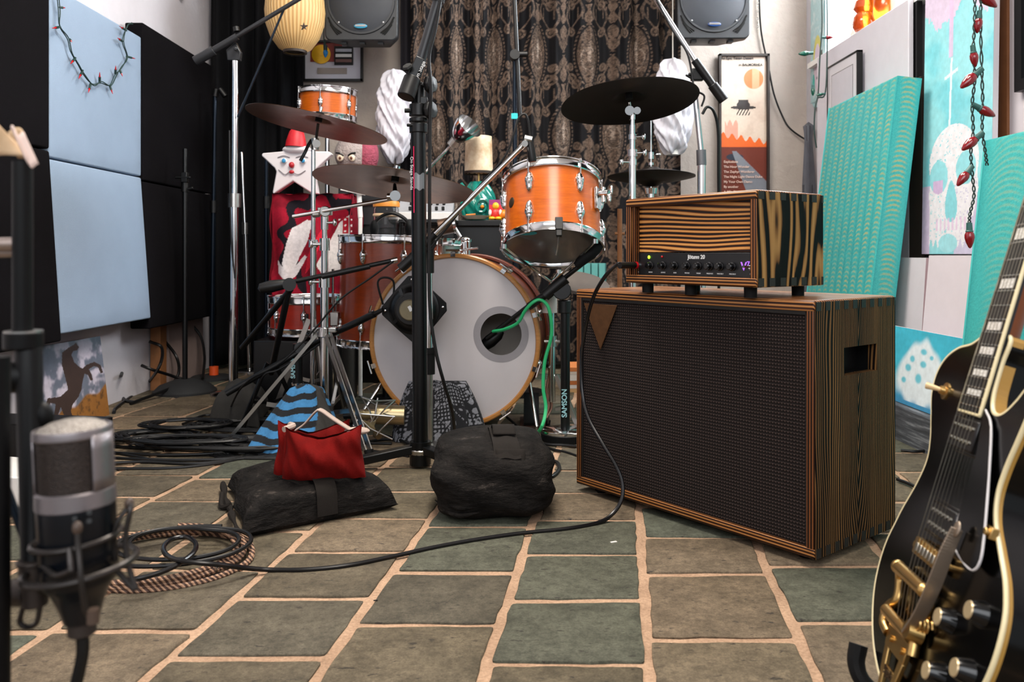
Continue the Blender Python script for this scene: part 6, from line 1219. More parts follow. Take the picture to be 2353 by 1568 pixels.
# bandana bundle against the bass drum
band = Mcol('bandana_cloth', .9, bump=.3, bs=400, gs=200, grain=.15)
bc_ = V(X_(1000, 2.99), 2.985, 0)
def bpos(U, W):
    a = 2*PI*U; r = (1-W)**.0; hgt = .205; fl = 1+.12*np.sin(3*a+1)+.07*np.sin(7*a)+.05*np.sin(11*a+2); rad = (.165-.085*W**1.3)*fl*np.where(W > .82, np.sqrt(np.clip((1-W)/.18, 0, 1)), 1.)
    sq = 1/np.maximum(np.abs(np.cos(a+.3)), np.abs(np.sin(a+.3)))**.6; z = hgt*np.clip(W/.82, 0, 1)**.8+.012*np.sin(5*a)*W; rad = rad*sq*.93
    return np.stack([bc_.x+rad*np.cos(a)*1.0, bc_.y+rad*np.sin(a)*.42, z], 1)
def bcol(U, W):
    a = U*10; x = a*.12; y = W*.3; b = np.repeat(np.array([lin('121318')]), len(U), 0); white = lin('85868d')
    d1 = (np.hypot(((x*60) % 1)-.5, ((y*60) % 1)-.5) < .28)*(fbm(x, y, 16) > .42); b = mixc(b, white, d1*1.)
    fl = (np.abs(np.sin(x*70)*np.sin(y*70)) > .55)*(fbm(x, y, 9, 4) > .5); b = mixc(b, white, fl*.8); rg = (np.abs(((x+y) % .12)-.06) < .006)+(np.abs(((x-y) % .14)-.07) < .004); b = mixc(b, lin('0c0c10'), np.clip(rg, 0, 1)); dt = (np.abs(((x+y) % .12)-.06) < .003)*(np.sin(x*500) > 0); return mixc(b, white, dt*1.)
bn_ = paint('bandana_bundle', bpos, bcol, 300, 120, band); props(bn_, 'bundle wrapped in a black and white bandana against the bass drum', 'bundle')
# striped bag
stb = Mcol('striped_wool', .95, bump=.5, bs=350, gs=100, grain=.18)
so = V(X_(688, 2.85), 2.82, 0)
def spos(U, W):
    a = 2*PI*U; fl = 1+.05*np.sin(4*a)+.04*np.sin(9*a+W*6); rad = (.165-.120*W**1.05)*fl*np.where(W > .93, np.sqrt(np.clip((1-W)/.07, 0, 1)), 1.); z = .225*W; return np.stack([so.x+rad*np.cos(a)*1.03+.020*W, so.y+rad*np.sin(a)*.75+.05*W, z], 1)
def scol(U, W):
    w_ = W+.03*np.sin(U*2*PI*2)+.012*np.sin(U*40); b = np.repeat(np.array([lin('3a78a8')]), len(U), 0); b = mixc(b, lin('14161a'), (np.sin(w_*2*PI*5.2-.5) > .1)*1.); st_ = (np.abs(((U-.80-.10*W)) % 1) < .13); return mixc(b, lin('33312e'), st_*1.)
o_ = paint('striped_bag', spos, scol, 160, 120, stb); props(o_, 'slumped blue and black striped bag on the floor left of the bandana bundle', 'bag')
part_ = solo('grey_sack', lobe(V(X_(500, 3.3), 3.2, 0), V(X_(610, 3.2), 3.12, 0), V(X_(620, 3.5), 3.5, 0), V(X_(510, 3.5), 3.55, 0), .15, seed=3), [M('grey_cloth', '24221f', .95, var=.3, bump=.5)], 'dark grey cloth sack slumped among the cables', 'sack', sharp=80)
# gold microphone in a wire spider mount
champ = M('champagne_metal', 'b0a07c', .32, .9, var=.1); gm = thing('gold_microphone', 'champagne gold studio microphone lying in a wire shock mount beside the bandana bundle', 'microphone', P(870, 955, 2.90)); y = 2.90
part('body', MB().lathe([(0, 0), (.016, 0), (.018, .01), (.018, .045), (.034, .052), (.034, .15), (0, .15)], P(832, 952, y), (1, .05, -.04), 28), [champ], gm); part('connector', MB().cyl(P(790, 955, y), P(832, 952, y), .0125, .015), [blackmetal], gm); part('end_band', MB().cyl(P(812, 953, y), P(834, 952, y), .016), [champ], gm)
cc = [P(880, 955, y+dy) for dy in (-.06, 0, .06)]
for nm, pts_ in (('mount_wire', [P(812, 950, y-.07), P(906, 958, y-.07), P(845, 940, y+.03), P(815, 950, y-.07)]), ('mount_wire', [P(830, 912, y), P(862, 922, y-.06), P(908, 920, y), P(870, 935, y+.06), P(830, 912, y)]), ('mount_wire', [P(830, 912, y), P(850, 945, y-.05), P(864, 1000, y-.05)]), ('mount_wire', [P(908, 920, y), P(885, 940, y-.05), P(845, 985, y-.05), P(838, 1008, y-.05)]), ('mount_wire', [P(815, 950, y-.07), P(850, 985, y-.07), P(902, 1010, y-.06)]), ('mount_wire', [P(906, 958, y-.07), P(878, 985, y-.07), P(864, 1002, y-.07)]), ('mount_wire', [P(868, 915, y-.03), P(862, 955, y-.055), P(850, 975, y-.05)])):
    part(nm, MB().tube(pts_, .0028, 6, smooth=False), [chrome_dull], gm)
part('mount_plate', MB().prism([(-.022, -.02), (0, -.012), (.022, -.02), (.015, 0), (.022, .02), (0, .012), (-.022, .02), (-.015, 0)], P(850, 980, y-.055), (1, 0, 0), (0, 0, 1), -.006), [champ], gm); part('knob', MB().lathe([(0, 0), (.014, 0), (.014, .02), (0, .02)], P(864, 998, y-.05), (.6, -.7, -.1), 14), [M('bronze_knob', '6a5a40', .4, .8)], gm)
# drum sticks and pedal chain
solo('drum_stick', MB().cyl(P(765, 925, 3.0), P(783, 838, 3.25), .0065, .005), [wt], 'white rod leaning under the ride stand legs', 'stick')
pd = thing('drum_pedal', 'drum pedal with a curved metal strap beside the short black stand', 'pedal', G(1215, 985)); yy = 3.1
part('strap', MB().tube([P(1262, 862, yy), P(1256, 900, yy), P(1262, 930, yy), P(1255, 955, yy), P(1248, 985, yy)], .005, 6).tube([P(1268, 862, yy), P(1264, 905, yy), P(1268, 935, yy), P(1256, 960, yy)], .004, 6), [M('copper_pink', 'b08878', .3, .9)], pd)
part('base_plate', MB().b(X_(1196, yy), X_(1246, yy), yy+.01, yy+.22, .004, .02), [M('pedal_brown', '3a2118', .5)], pd); part('foot_board', MB().beam(P(1221, 975, yy+.03), P(1221, 905, yy+.2), .06, .01, up=V(0, 0, 1)), [blackmetal], pd)
# black cables: coils and runs
def coil(cx, cy, rx, ry, turns, seed, z=.008, r=.0046, rz=0.):
    turns *= 1.9; rr = random.Random(seed); pts = []
    n = int(turns*10)
    for k in range(n):
        a = 2*PI*k/10+seed; f = 1-.35*abs(math.sin(k*.37+seed)); x = rx*f*math.cos(a)+rr.uniform(-.012, .012); y = ry*f*math.sin(a)+rr.uniform(-.008, .008)
        c, s = math.cos(rz), math.sin(rz); pts.append(V(cx+x*c-y*s, cy+x*s+y*c, z+rr.uniform(0, .003)))
    return MB().tube(pts, r, 6, 4)
spots = [((-1.28, 2.92), .16, .10, 5, 'loose coil of black cable nearest the left edge of the heap'), ((-.82, 2.74), .20, .06, 4, 'flat coil of black cable in front of the striped bag'), ((-1.12, 2.80), .22, .07, 5, 'flat coil of black cable at the front left of the heap'), ((-1.10, 2.92), .26, .12, 5, 'wide coil of black cable on the floor nearest the studio microphone'), ((-.86, 2.86), .24, .13, 6, 'dense coil of black cable in the middle of the cable heap'), ((-.98, 3.10), .26, .12, 5, 'coil of black cable at the back of the heap, below the grey sack'), ((-.72, 2.95), .16, .10, 5, 'coil of black cable beside the striped bag'), ((-1.22, 3.06), .18, .10, 4, 'loose coil of black cable at the left end of the heap'), ((-.95, 2.78), .30, .07, 4, 'long flat coil of black cable along the front of the heap'), ((-1.00, 3.32), .17, .11, 5, 'small coil of black cable behind the heap near the round stand base'), ((-.90, 3.24), .10, .08, 6, 'bunched black cable standing up against the grey sack')]
for i, ((x_, y_), rx_, ry_, tn, lab) in enumerate(spots): solo('coiled_cable', coil(x_, y_, rx_, ry_, tn, i*1.7+.3, .006+.013*(2, 0, 3, 0, 1, 2, 3, 3, 2, 0, 1)[i]), [cablemat], lab, 'cable', 'black cables heaped on the floor')
runs = [([(245, 1078), (400, 1076), (520, 1062), (620, 1040), (700, 1040), (800, 1060), (870, 1055)], 'foremost black cable running along the front edge of the heap'), ([(60, 1040), (240, 1052), (420, 1058), (560, 1050), (640, 1020), (740, 1010), (830, 1018), (900, 1020)], 'second black cable running from the left edge towards the stand'), ([(240, 1040), (380, 1046), (520, 1040), (600, 1022), (660, 1000), (730, 985)], 'black cable crossing the heap towards the striped bag'),
 ([(20, 1000), (120, 985), (250, 1000), (380, 990), (470, 970), (540, 975), (620, 1005)], 'black cable arching over the back of the heap'), ([(1220, 1005), (1260, 1030), (1300, 1040), (1330, 1050)], 'nearest cable passing under the cabinet corner'), ([(1200, 1003), (1250, 1020), (1300, 1024), (1340, 1028)], 'middle cable passing under the cabinet corner'), ([(1190, 1000), (1240, 1008), (1300, 1012), (1345, 1014)], 'farthest cable passing under the cabinet corner'),
 ([(880, 1000), (920, 1012), (960, 1030), (1010, 1020), (1060, 1000), (1130, 985), (1180, 1000)], 'black cable behind the right sandbag at the foot of the bass drum'), ([(1105, 1010), (1110, 985), (1135, 975), (1180, 990), (1215, 1010)], 'black cable arching above the right sandbag'), ([(810, 1040), (850, 1015), (930, 1008), (1000, 1012), (1050, 1030)], 'black cable between the red bag and the thick stand'), ([(2070, 1035), (2110, 1038), (2160, 1030), (2240, 1010)], 'black cable on the floor under the grey plank'), ([(2062, 1102), (2100, 1118), (2160, 1160), (2250, 1210)], 'black cable leaving behind the cabinet towards the guitar')]
runs += [([(250, 1010), (330, 1020), (430, 1015), (520, 1030), (600, 1035), (650, 1025)], 'black cable snaking through the middle of the heap'), ([(240, 1066), (330, 1062), (450, 1066), (560, 1054), (640, 1048)], 'black cable just behind the foremost one at the front of the heap'), ([(245, 1025), (360, 1032), (470, 1028), (580, 1010), (640, 985), (680, 960)], 'black cable curving up from the heap to the striped bag'),
 ([(420, 975), (470, 955), (520, 960), (560, 985), (520, 1005), (450, 1000)], 'black cable looping at the back of the heap beside the grey sack'), ([(640, 1045), (720, 1030), (800, 1032), (880, 1040), (940, 1050)], 'black cable running behind the red bag to the stand foot'), ([(30, 1020), (100, 1012), (180, 1025), (260, 1040), (340, 1055)], 'black cable entering the heap from the left edge of the photo')]
for i, (pts_, lab) in enumerate(runs):
    q = [G(x_, y_, .007+.002*(i % 4)) for x_, y_ in pts_]
    if 'arching above' in lab: q = [v_+V(0, 0, [0, .05, .06, .03, 0][k]) for k, v_ in enumerate(q)]
    solo('floor_cable', MB().tube(q, .0052, 8, 8), [cablemat], lab, 'cable', 'black cables heaped on the floor' if i < 4 else 'single black cables on the floor')
solo('floor_cable', MB().tube([G(1255, 1062, .008), G(1278, 1062, .008), G(1285, 1078, .008), G(1270, 1095, .008), G(1255, 1096, .008)], .0062, 10), [cablemat], 'loop of thick black cable poking out right of the bulky sandbag', 'cable', 'single black cables on the floor')
# the amplifier cable
jw = V(.298+jx*math.cos(a2)+.0*math.sin(a2), 2.14+jx*math.sin(a2), Z0+.046-.0); nrm_ = V(math.sin(a2), -math.cos(a2), 0)
ac = thing('guitar_cable', 'black cable from the amplifier input down the grille and across the floor to the coil', 'cable', G(950, 1265))
part('plug', MB().cyl(jw+nrm_*-.008, jw+nrm_*.05, .0085, .0085, 16), [blackplastic], ac); part('plug_ring', MB().cyl(jw+nrm_*-.010, jw+nrm_*-.004, .0095, .0095, 16), [redpaint], ac)
cp_ = [jw+nrm_*.045, P(1418, 608, 2.10), P(1390, 636, 2.12), P(1365, 680, 2.17), P(1348, 740, 2.22), P(1336, 820, 2.24), P(1338, 900, 2.23), P(1352, 960, 2.20), P(1385, 1020, 2.16), P(1415, 1070, 2.13), P(1430, 1110, 2.11), P(1428, 1150, 2.09), G(1405, 1184, .02), G(1370, 1203, .009), G(1300, 1216, .008), G(1200, 1226, .008), G(1100, 1240, .008), G(1000, 1258, .008), G(900, 1280, .008), G(800, 1300, .008), G(700, 1310, .008), G(600, 1309, .012), G(500, 1298, .045), G(420, 1290, .058), G(385, 1278, .060), G(376, 1258, .060), G(395, 1240, .060), G(430, 1235, .060), G(450, 1252, .060), G(440, 1275, .056), G(395, 1305, .05), G(340, 1325, .045), G(290, 1335, .04)]
part('cord', MB().tube(cp_, .0052, 10, 8), [M('glossy_black_cable', '0c0b0d', .25)], ac)
# brown braided coil
t = NT('braided_brown'); v_ = t.coord(); w_ = t.n('ShaderNodeTexWave', bands_direction='DIAGONAL'); w_.inputs['Scale'].default_value = 42; w_.inputs['Distortion'].default_value = 3; t.l(v_, w_.inputs['Vector']); t.l(t.ramp(w_.outputs['Fac'], [(.3, '3d261c'), (.7, 'a07c62')]), t.b.inputs['Base Color']); t.bump(w_.outputs['Fac'], .8, .003); braid = t.set(.7)
bcx, bcy = X_(375, 1.80), 1.80
bcable = thing('braided_cable', 'coil of brown braided cable on the floor in front of the black sandbag', 'cable', (bcx, bcy, 0)); q = []
for k in range(46):
    a = 2*PI*k/14+.4; f = 1-.045*math.sin(k*.8)-.05*(k//14); q.append(V(bcx+.185*f*math.cos(a), bcy+.175*f*math.sin(a), .008+.007*(k//14)+.002*math.sin(k)))
part('cord', MB().tube(q, .0070, 8, 5), [braid], bcable)
pe = G(517, 1290, .02); part('plug', MB().cyl(pe+V(.006, .035, .0), pe+V(-.006, -.035, 0), .007, .007, 12), [blackplastic], bcable); part('plug_ring', MB().cyl(pe+V(-.001, -.010, 0), pe+V(-.004, -.020, 0), .0078, .0078, 12).cyl(pe+V(-.005, -.028, 0), pe+V(-.008, -.046, 0), .0075, .0075, 12), [chrome], bcable)
bk = thing('coiled_cable', 'thin black cable coiled inside the brown braided coil', 'cable', (bcx+.03, bcy, 0)); q = []
for k in range(30):
    a = 2*PI*k/12+1.2; f = 1-.10*math.sin(k*1.1)-.16*(k//12); q.append(V(bcx+.03+.140*f*math.cos(a), bcy+.010+.135*f*math.sin(a), .036+.005*(k//12)))
part('cord', MB().tube(q, .0048, 8, 5), [cablemat], bk)
# things by the left edge
dv = thing('white_device', 'white device with thin dark lines on the floor at the left edge', 'device', G(22, 1175)); gx = G(22, 1150); m = MB().box((gx.x-.02, gx.y+.02, .045), (.26, .18, .09), Matrix.Rotation(-.25, 3, 'Z')); part('body', m, [whiteplastic], dv, bev=.004)
for k in range(4): part('slot', MB().box((gx.x-.02-.0, gx.y-.052-.0, .02+.018*k), (.20, .02, .003), Matrix.Rotation(-.25, 3, 'Z')), [blackplastic], dv)
gx = G(25, 1120); bx = thing('black_box', 'black box with a green label behind the white device at the left edge', 'box', (gx.x-.05, 2.62, 0)); part('body', MB().box((gx.x-.05, 2.62, .075), (.40, .16, .15), Matrix.Rotation(-.15, 3, 'Z')), [blackplastic], bx, bev=.004); part('green_label', MB().box((X_(26, 2.53), 2.532, Z_(1078, 2.53)), (.06, .004, .020), Matrix.Rotation(.2, 3, 'Y') @ Matrix.Rotation(-.15, 3, 'Z')), [M('green_label', '3fbf52', .5)], bx)
for (px, py, sz, c_, lab) in ((1410, 1246, .010, 'd8d0c8', 'white scrap of paper on a slab in front of the cabinet'), (863, 1380, .005, '1a1412', 'dark crumb in the mortar joint left of centre')): g_ = G(px, py, .006); solo('scrap', MB().box(g_, (sz*1.6, sz*.6, .0015), Matrix.Rotation(.4, 3, 'Z')), [M('scrap_'+c_, c_, .8)], lab, 'scrap')
# ---------------------------------------------------------------- electric guitar at the right edge
gb = V(-.13600714, -.98817332, .07082052); gn = V(-.94191733, .15113515, .2999165); ga = V(.30707296, .02591629, .95133304)
gb = (gb-ga*gb.dot(ga)).normalized(); gnn = gb.cross(ga).normalized(); GR = Matrix((gb, ga, gnn)).transposed()
gt = thing('electric_guitar', 'glossy black electric guitar with cream binding and gold hardware leaning at the right edge', 'guitar', (.46935225, .93435604, .33916575)); gt.rotation_euler = GR.to_euler()
gblack = M('gloss_black_lacquer', '030303', .16, 0., var=.1, Specular_IOR_Level=.35)
OUT = [(.262, -.030), (.250, -.062), (.243, -.098), (.228, -.128), (.206, -.142), (.180, -.138), (.152, -.122), (.124, -.106), (.096, -.100), (.062, -.114), (.016, -.144), (-.031, -.163), (-.077, -.160), (-.115, -.138), (-.148, -.100), (-.170, -.048), (-.177, .004), (-.168, .060), (-.142, .112), (-.105, .148), (-.065, .167), (-.018, .168), (.018, .153), (.045, .128), (.070, .104), (.095, .095), (.125, .099), (.158, .110), (.185, .118), (.204, .118), (.213, .110), (.208, .100), (.194, .088), (.180, .072), (.174, .055), (.178, .040), (.196, .030), (.230, .028), (.262, .028)]
cl = [(q.x, q.y) for q in catmull([V(b, a, 0) for a, b in OUT], 5, True)]
def ztop(a): return -.018+.009*max(0, min(1, a/.18))
def bodyshell():
    m = MB(); n = len(cl); top = [V(b, a, ztop(a)) for b, a in cl]; e2 = [V(b*.985, a*.985+.0008, ztop(a)+.0008) for b, a in cl]; bot = [V(b, a, -.066) for b, a in cl]
    m.add(top+e2, [(i, (i+1) % n, n+(i+1) % n, n+i) for i in range(n)]); m.add(e2, [tuple(range(n))]); m.add(top+bot, [(i, n+i, n+(i+1) % n, (i+1) % n) for i in range(n)]); m.add(bot, [tuple(range(n-1, -1, -1))]); return m
part('body', bodyshell(), [gblack], gt, local=True)
part('binding', MB().tube([V(b*1.001, a, ztop(a)-.0012) for b, a in cl], .0024, 6, closed=True, smooth=False), [cream], gt, local=True)
ci = [i for i, (b, a) in enumerate(cl)]
def sideband(sel, dz, mt, nm):
    m = MB(); n = len(cl)
    for i in range(n):
        b0, a0_ = cl[i]; b1, a1_ = cl[(i+1) % n]
        if sel(b0, a0_) and sel(b1, a1_): m.add([V(b0*1.004, a0_-.0004, ztop(a0_)-.001), V(b1*1.004, a1_-.0004, ztop(a1_)-.001), V(b1*1.004, a1_-.0004, ztop(a1_)-dz), V(b0*1.004, a0_-.0004, ztop(a0_)-dz)], [(0, 1, 2, 3)])
    part(nm, m, [mt], gt, local=True)
sideband(lambda b, a: not (b > .027 and a > .172 and b < .109), .0075, M('shaded_side_binding', 'a8803c', .3), 'shaded_side_binding');  # cream binding's side in brown, its shade put into the colour
mc = MB(); cut = [(b, a) for b, a in cl if b > .0275 and a > .172 and b < .112]
for (b0, a0_), (b1, a1_) in zip(cut[:-1], cut[1:]): mc.add([V(b0, a0_+.0008, ztop(a0_)), V(b1, a1_+.0008, ztop(a1_)), V(b1, a1_+.0008, ztop(a1_)-.016), V(b0, a0_+.0008, ztop(a0_)-.016)], [(0, 1, 2, 3)])
part('cutaway_binding', mc, [M('shaded_side_binding', 'a8803c', .3)], gt, local=True)
part('binding', MB().tube([V(b*1.001, a, -.065) for b, a in cl], .0016, 6, closed=True, smooth=False), [cream], gt, local=True)
# neck
SL = .628
def fr_(n): return SL*2**(-n/12)
def hw(a): return .0285-(.0285-.0215)*(a-.168)/(SL-.168)
m = MB(); a0_, a1_ = .168, SL; m.add([V(-hw(a0_), a0_, -.0022), V(hw(a0_), a0_, -.0022), V(hw(a1_), a1_, -.0022), V(-hw(a1_), a1_, -.0022), V(-hw(a0_), a0_, -.009), V(hw(a0_), a0_, -.009), V(hw(a1_), a1_, -.009), V(-hw(a1_), a1_, -.009)], [(0, 1, 2, 3), (7, 6, 5, 4), (0, 4, 5, 1), (1, 5, 6, 2), (2, 6, 7, 3), (3, 7, 4, 0)])
part('fingerboard', m, [M('ebony', '0d0c0d', .35, var=.3, vs=60)], gt, local=True)
part('neck', MB().grid(lambda u, v: V(hw(.19+v*(SL-.19))*math.cos(PI*u), .19+v*(SL-.19), -.009-(.017+.004*(1-v))*math.sin(PI*u)), 16, 12), [M('neck_mahogany', '6b3716', .3, var=.2, vs=30)], gt, local=True, sharp=80)
for s in (-1, 1): part('neck_binding', MB().tube([V(s*hw(a0_), a0_, -.0035), V(s*hw(a1_), a1_, -.0035)], .0021, 6, smooth=False), [cream], gt, local=True)
part('neck_binding', MB().tube([V(-hw(a0_), a0_, -.0035), V(hw(a0_), a0_, -.0035)], .0021, 6, smooth=False), [cream], gt, local=True)
for n in range(1, 23): a = fr_(n); part('fret', MB().cyl((-hw(a)+.001, a, -.0022), (hw(a)-.001, a, -.0022), .0011, seg=8), [chrome], gt, local=True)
pearl = NT('pearl'); nn = pearl.noise(pearl.coord((1, 5, 1)), 120, 2); pearl.l(pearl.ramp(nn, [(.3, 'b8b4ac'), (.7, 'f0eee8')]), pearl.b.inputs['Base Color']); pearl = pearl.set(.2)
for n in (1, 3, 5, 7, 9, 12, 15, 17, 19, 21):
    al, ah = fr_(n), fr_(n-1); md = (al+ah)/2; hh = (ah-al)*.31; ww = hw(md)*.66; part('inlay', MB().b(-ww, ww, md-hh, md+hh, -.0030, -.0020), [pearl], gt, local=True)
part('nut', MB().b(-.0215, .0215, SL-.002, SL+.003, -.009, .0), [cream], gt, local=True)
part('headstock', MB().prism([(-.024, 0), (.024, 0), (.038, .06), (.036, .15), (.012, .17), (0, .16), (-.012, .17), (-.036, .15), (-.038, .06)], (0, SL+.003, -.022), (1, 0, 0), (0, .97, -.24), .014), [gblack], gt, local=True, bev=.002)
# pickups, bridge, strings
pick = M('pickup_black', '0b0b0c', .3); nick = M('nickel', 'c8c2b4', .2, 1.)
for ca, tl_ in ((.143, 0), (.040, .001)):
    part('pickup_ring', MB().b(-.045, .045, ca-.022, ca+.022, ztop(ca)-.001, ztop(ca)+.004+tl_), [pick], gt, local=True, bev=.002)
    pk_ = part('pickup', MB().b(-.035, .035, ca-.018, ca+.018, ztop(ca), ztop(ca)+.009), [M('pickup_cover', '1a1716', .22, .3)], gt, local=True, bev=.002)
    for i in range(6):
        for s in (-1, 1): part('pole_screw', MB().cyl((-.025+.010*i, ca+s*.008, ztop(ca)+.008), (-.025+.010*i, ca+s*.008, ztop(ca)+.0103), .0024, seg=10), [nick], pk_, local=True)
br = part('bridge', MB().b(-.041, .041, -.010, .010, -.013, -.0035), [gold], gt, local=True, bev=.002)
for i in range(6): sd_ = part('saddle', MB().b(-.0275+.010*i-.0035+.0025, -.0275+.010*i+.0035+.0025, -.005, .005, -.0038, -.0008), [nick], br, local=True, bev=.0008); part('saddle_screw', MB().cyl((-.025+.010*i, .004, -.003), (-.025+.010*i, .0105, -.003), .0015, seg=8), [gold], br, local=True)
for s in (-1, 1): part('bridge_post', MB().cyl((s*.040, 0, -.019), (s*.040, 0, -.004), .004, .004, 12), [gold], gt, local=True)
for i in range(6):
    xb = -.025+.010*i; xn = -.0175+.007*i; r_ = (.00062, .00052, .00042, .00036, .00030, .00028)[i]
    part('string', MB().tube([V(xb, -.086, -.004), V(xb, -.040, .0025), V(xb, -.036, -.001), V(xb, 0, 0), V(xn, SL, .0)], r_, 5, smooth=False), [M('string_steel', 'a8a090', .3, 1.)], gt, local=True)
# vibrato tailpiece
vb = part('vibrato_frame', MB().tube([V(-.060, -.036, -.004), V(-.068, -.050, -.012), V(-.058, -.072, -.012), V(-.072, -.088, -.010), V(-.066, -.105, -.008), V(-.050, -.112, -.010)], .0065, 12).tube([V(.024, -.036, -.004), V(.030, -.052, -.010), V(.020, -.080, -.010), V(.026, -.108, -.010)], .0065, 12).cyl((-.062, -.090, -.004), (.024, -.090, -.004), .0070, .0070, 16), [gold], gt, local=True, sharp=60)
part('tension_bar', MB().cyl((-.062, -.036, -.003), (.024, -.036, -.003), .0078, .0078, 18).ell((-.062, -.036, -.003), .0085).ell((.024, -.036, -.003), .0085), [gold], gt, local=True)
m = MB(); plat = [(-.052, -.100), (.018, -.100), (.016, -.125), (.006, -.150), (.002, -.180), (-.026, -.180), (-.030, -.150), (-.046, -.125)]; inn = [(-.034, -.124), (.004, -.124), (.000, -.145), (-.005, -.168), (-.020, -.168), (-.026, -.145)]
for k in range(8):
    pass
m.prism([(-.052, -.100), (.018, -.100), (.016, -.124), (-.046, -.124)], (0, 0, -.013), (1, 0, 0), (0, 1, 0), .006); m.prism([(-.046, -.1235), (-.033, -.1235), (-.021, -.1795), (-.030, -.1795)], (0, 0, -.0128), (1, 0, 0), (0, 1, 0), .0055); m.prism([(.016, -.1235), (.003, -.1235), (-.006, -.1795), (.003, -.1795)], (0, 0, -.0128), (1, 0, 0), (0, 1, 0), .0055); m.prism([(-.030, -.179), (.003, -.179), (.003, -.190), (-.030, -.190)], (0, 0, -.013), (1, 0, 0), (0, 1, 0), .006)
m.prism([(-.040, -.142), (.010, -.142), (.008, -.152), (-.038, -.152)], (0, 0, -.0126), (1, 0, 0), (0, 1, 0), .004); part('tail_plate', m, [gold], gt, local=True, bev=.001)
tx_ = text('lettering', 'Bigsby', .013, M('engraved_dark', '2a1a08', .4), gt, V(-.014, -.147, -.0080), Matrix.Rotation(0, 3, 'Z'), bold=.0003)
part('hinge_screw', MB().cyl((-.030, -.112, -.008), (-.030, -.112, -.004), .004).cyl((.006, -.112, -.008), (.006, -.112, -.004), .004), [gold], gt, local=True)
part('spring', MB().tube([V(.034+.007*math.cos(k*1.3), -.070+.0+.007*math.sin(k*1.3), -.016+.0009*k) for k in range(18)], .0016, 6, 3), [gold], gt, local=True)
part('arm_hub', MB().cyl((.026, -.082, -.012), (.026, -.082, .004), .012, .010, 16), [gold], gt, local=True)
ap = [V(.020, -.088, .000), V(.044, -.058, .002), V(.060, -.020, .004), V(.068, .018, .005), V(.073, .046, .004)]
m = MB()
cpts = catmull(ap, 8)
for i in range(len(cpts)-1): m.beam(cpts[i], cpts[i+1]+(cpts[i+1]-cpts[i])*.15, .0030, .011+.004*math.sin(PI*i/len(cpts)), up=V(0, 0, 1))
m.ell(cpts[-1], (.008, .009, .0022)); part('vibrato_arm', m, [M('arm_steel', 'a89888', .42, .9)], gt, local=True, bev=.0008)
# knobs, pickguard, switch
for a, b in ((-.047, .074), (-.018, .132), (-.101, .084), (-.074, .138)):
    kb = part('control_knob', MB().lathe([(0, .015), (.0095, .015), (.0105, .013), (.0135, .002), (.014, 0), (0, 0)], (b, a, ztop(a)+.0005), seg=24), [M('knob_gloss_black', '0a0a0b', .15)], gt, local=True)
    part('knob_cap', MB().lathe([(0, .0162), (.0085, .0162), (.0092, .0150)], (b, a, ztop(a)+.0005), seg=24), [M('knob_cap_cream', 'cbb48c', .25, .5)], kb, local=True)
pg = [(b, a) for a, b in ((.176, .034), (.160, .058), (.110, .086), (.055, .112), (.030, .120), (.017, .112), (.018, .086), (.030, .052), (.060, .048), (.090, .047), (.128, .046), (.160, .036))]
part('pickguard', MB().prism(pg, (0, 0, -.0065), (1, 0, 0), (0, 1, 0), .0025), [gblack], gt, local=True)
part('pickguard_edge', MB().tube([V(b, a, -.0052) for b, a in pg[:9]], .0013, 6, n=5), [M('white_edge', 'c8c4c4', .4)], gt, local=True)
part('pickguard_bracket', MB().b(.094, .118, .052, .064, -.016, -.008).cyl((.112, .058, -.010), (.112, .058, -.004), .004), [gold], gt, local=True, bev=.001)
part('toggle_switch', MB().lathe([(0, 0), (.011, 0), (.011, .002), (.006, .003), (.005, .008), (.002, .008)], (-.096, .186, ztop(.19)), seg=20), [gold], gt, local=True); part('switch_tip', MB().cyl((-.096, .186, ztop(.19)+.006), (-.108, .186, ztop(.19)+.020), .0025, .0045, 12), [M('switch_cream', 'd8b888', .3)], gt, local=True)
# stand for the guitar
def GP(b, a, n): return V(.46935225, .93435604, .33916575)+gb*b+ga*a+gnn*n
gs = thing('guitar_stand', 'black tubular guitar stand with rubber cradle arms under the electric guitar', 'guitar stand', (.56, .95, 0)); hubp = GP(.02, -.205, -.085)
part('column', MB().cyl((hubp.x, hubp.y, .02), (hubp.x, hubp.y, hubp.z+.02), .012), [blackmetal], gs)
for s in (-1, 1):
    e = GP(s*(.115 if s < 0 else .135), -.185, -.10); part('cradle_arm', MB().tube([hubp, GP(s*.10, -.205, -.09), e], .008, 8), [blackmetal], gs)
    q = [GP(-.090, -.200, -.095), GP(-.098, -.205, -.055), GP(-.108, -.196, -.022), GP(-.118, -.180, -.010), GP(-.124, -.158, -.008)] if s < 0 else [GP(.140, -.155, -.095), GP(.150, -.160, -.02), GP(.158, -.145, .004)]
    part('rubber_arm', MB().tube(q, lambda u: .0085+.003*u, 10), [rubber], gs)
for a in (150, 240, 20): a = math.radians(a); part('leg', MB().cyl((hubp.x, hubp.y, .10), (hubp.x+.20*math.cos(a), hubp.y+.20*math.sin(a), .012), .009), [blackmetal], gs)
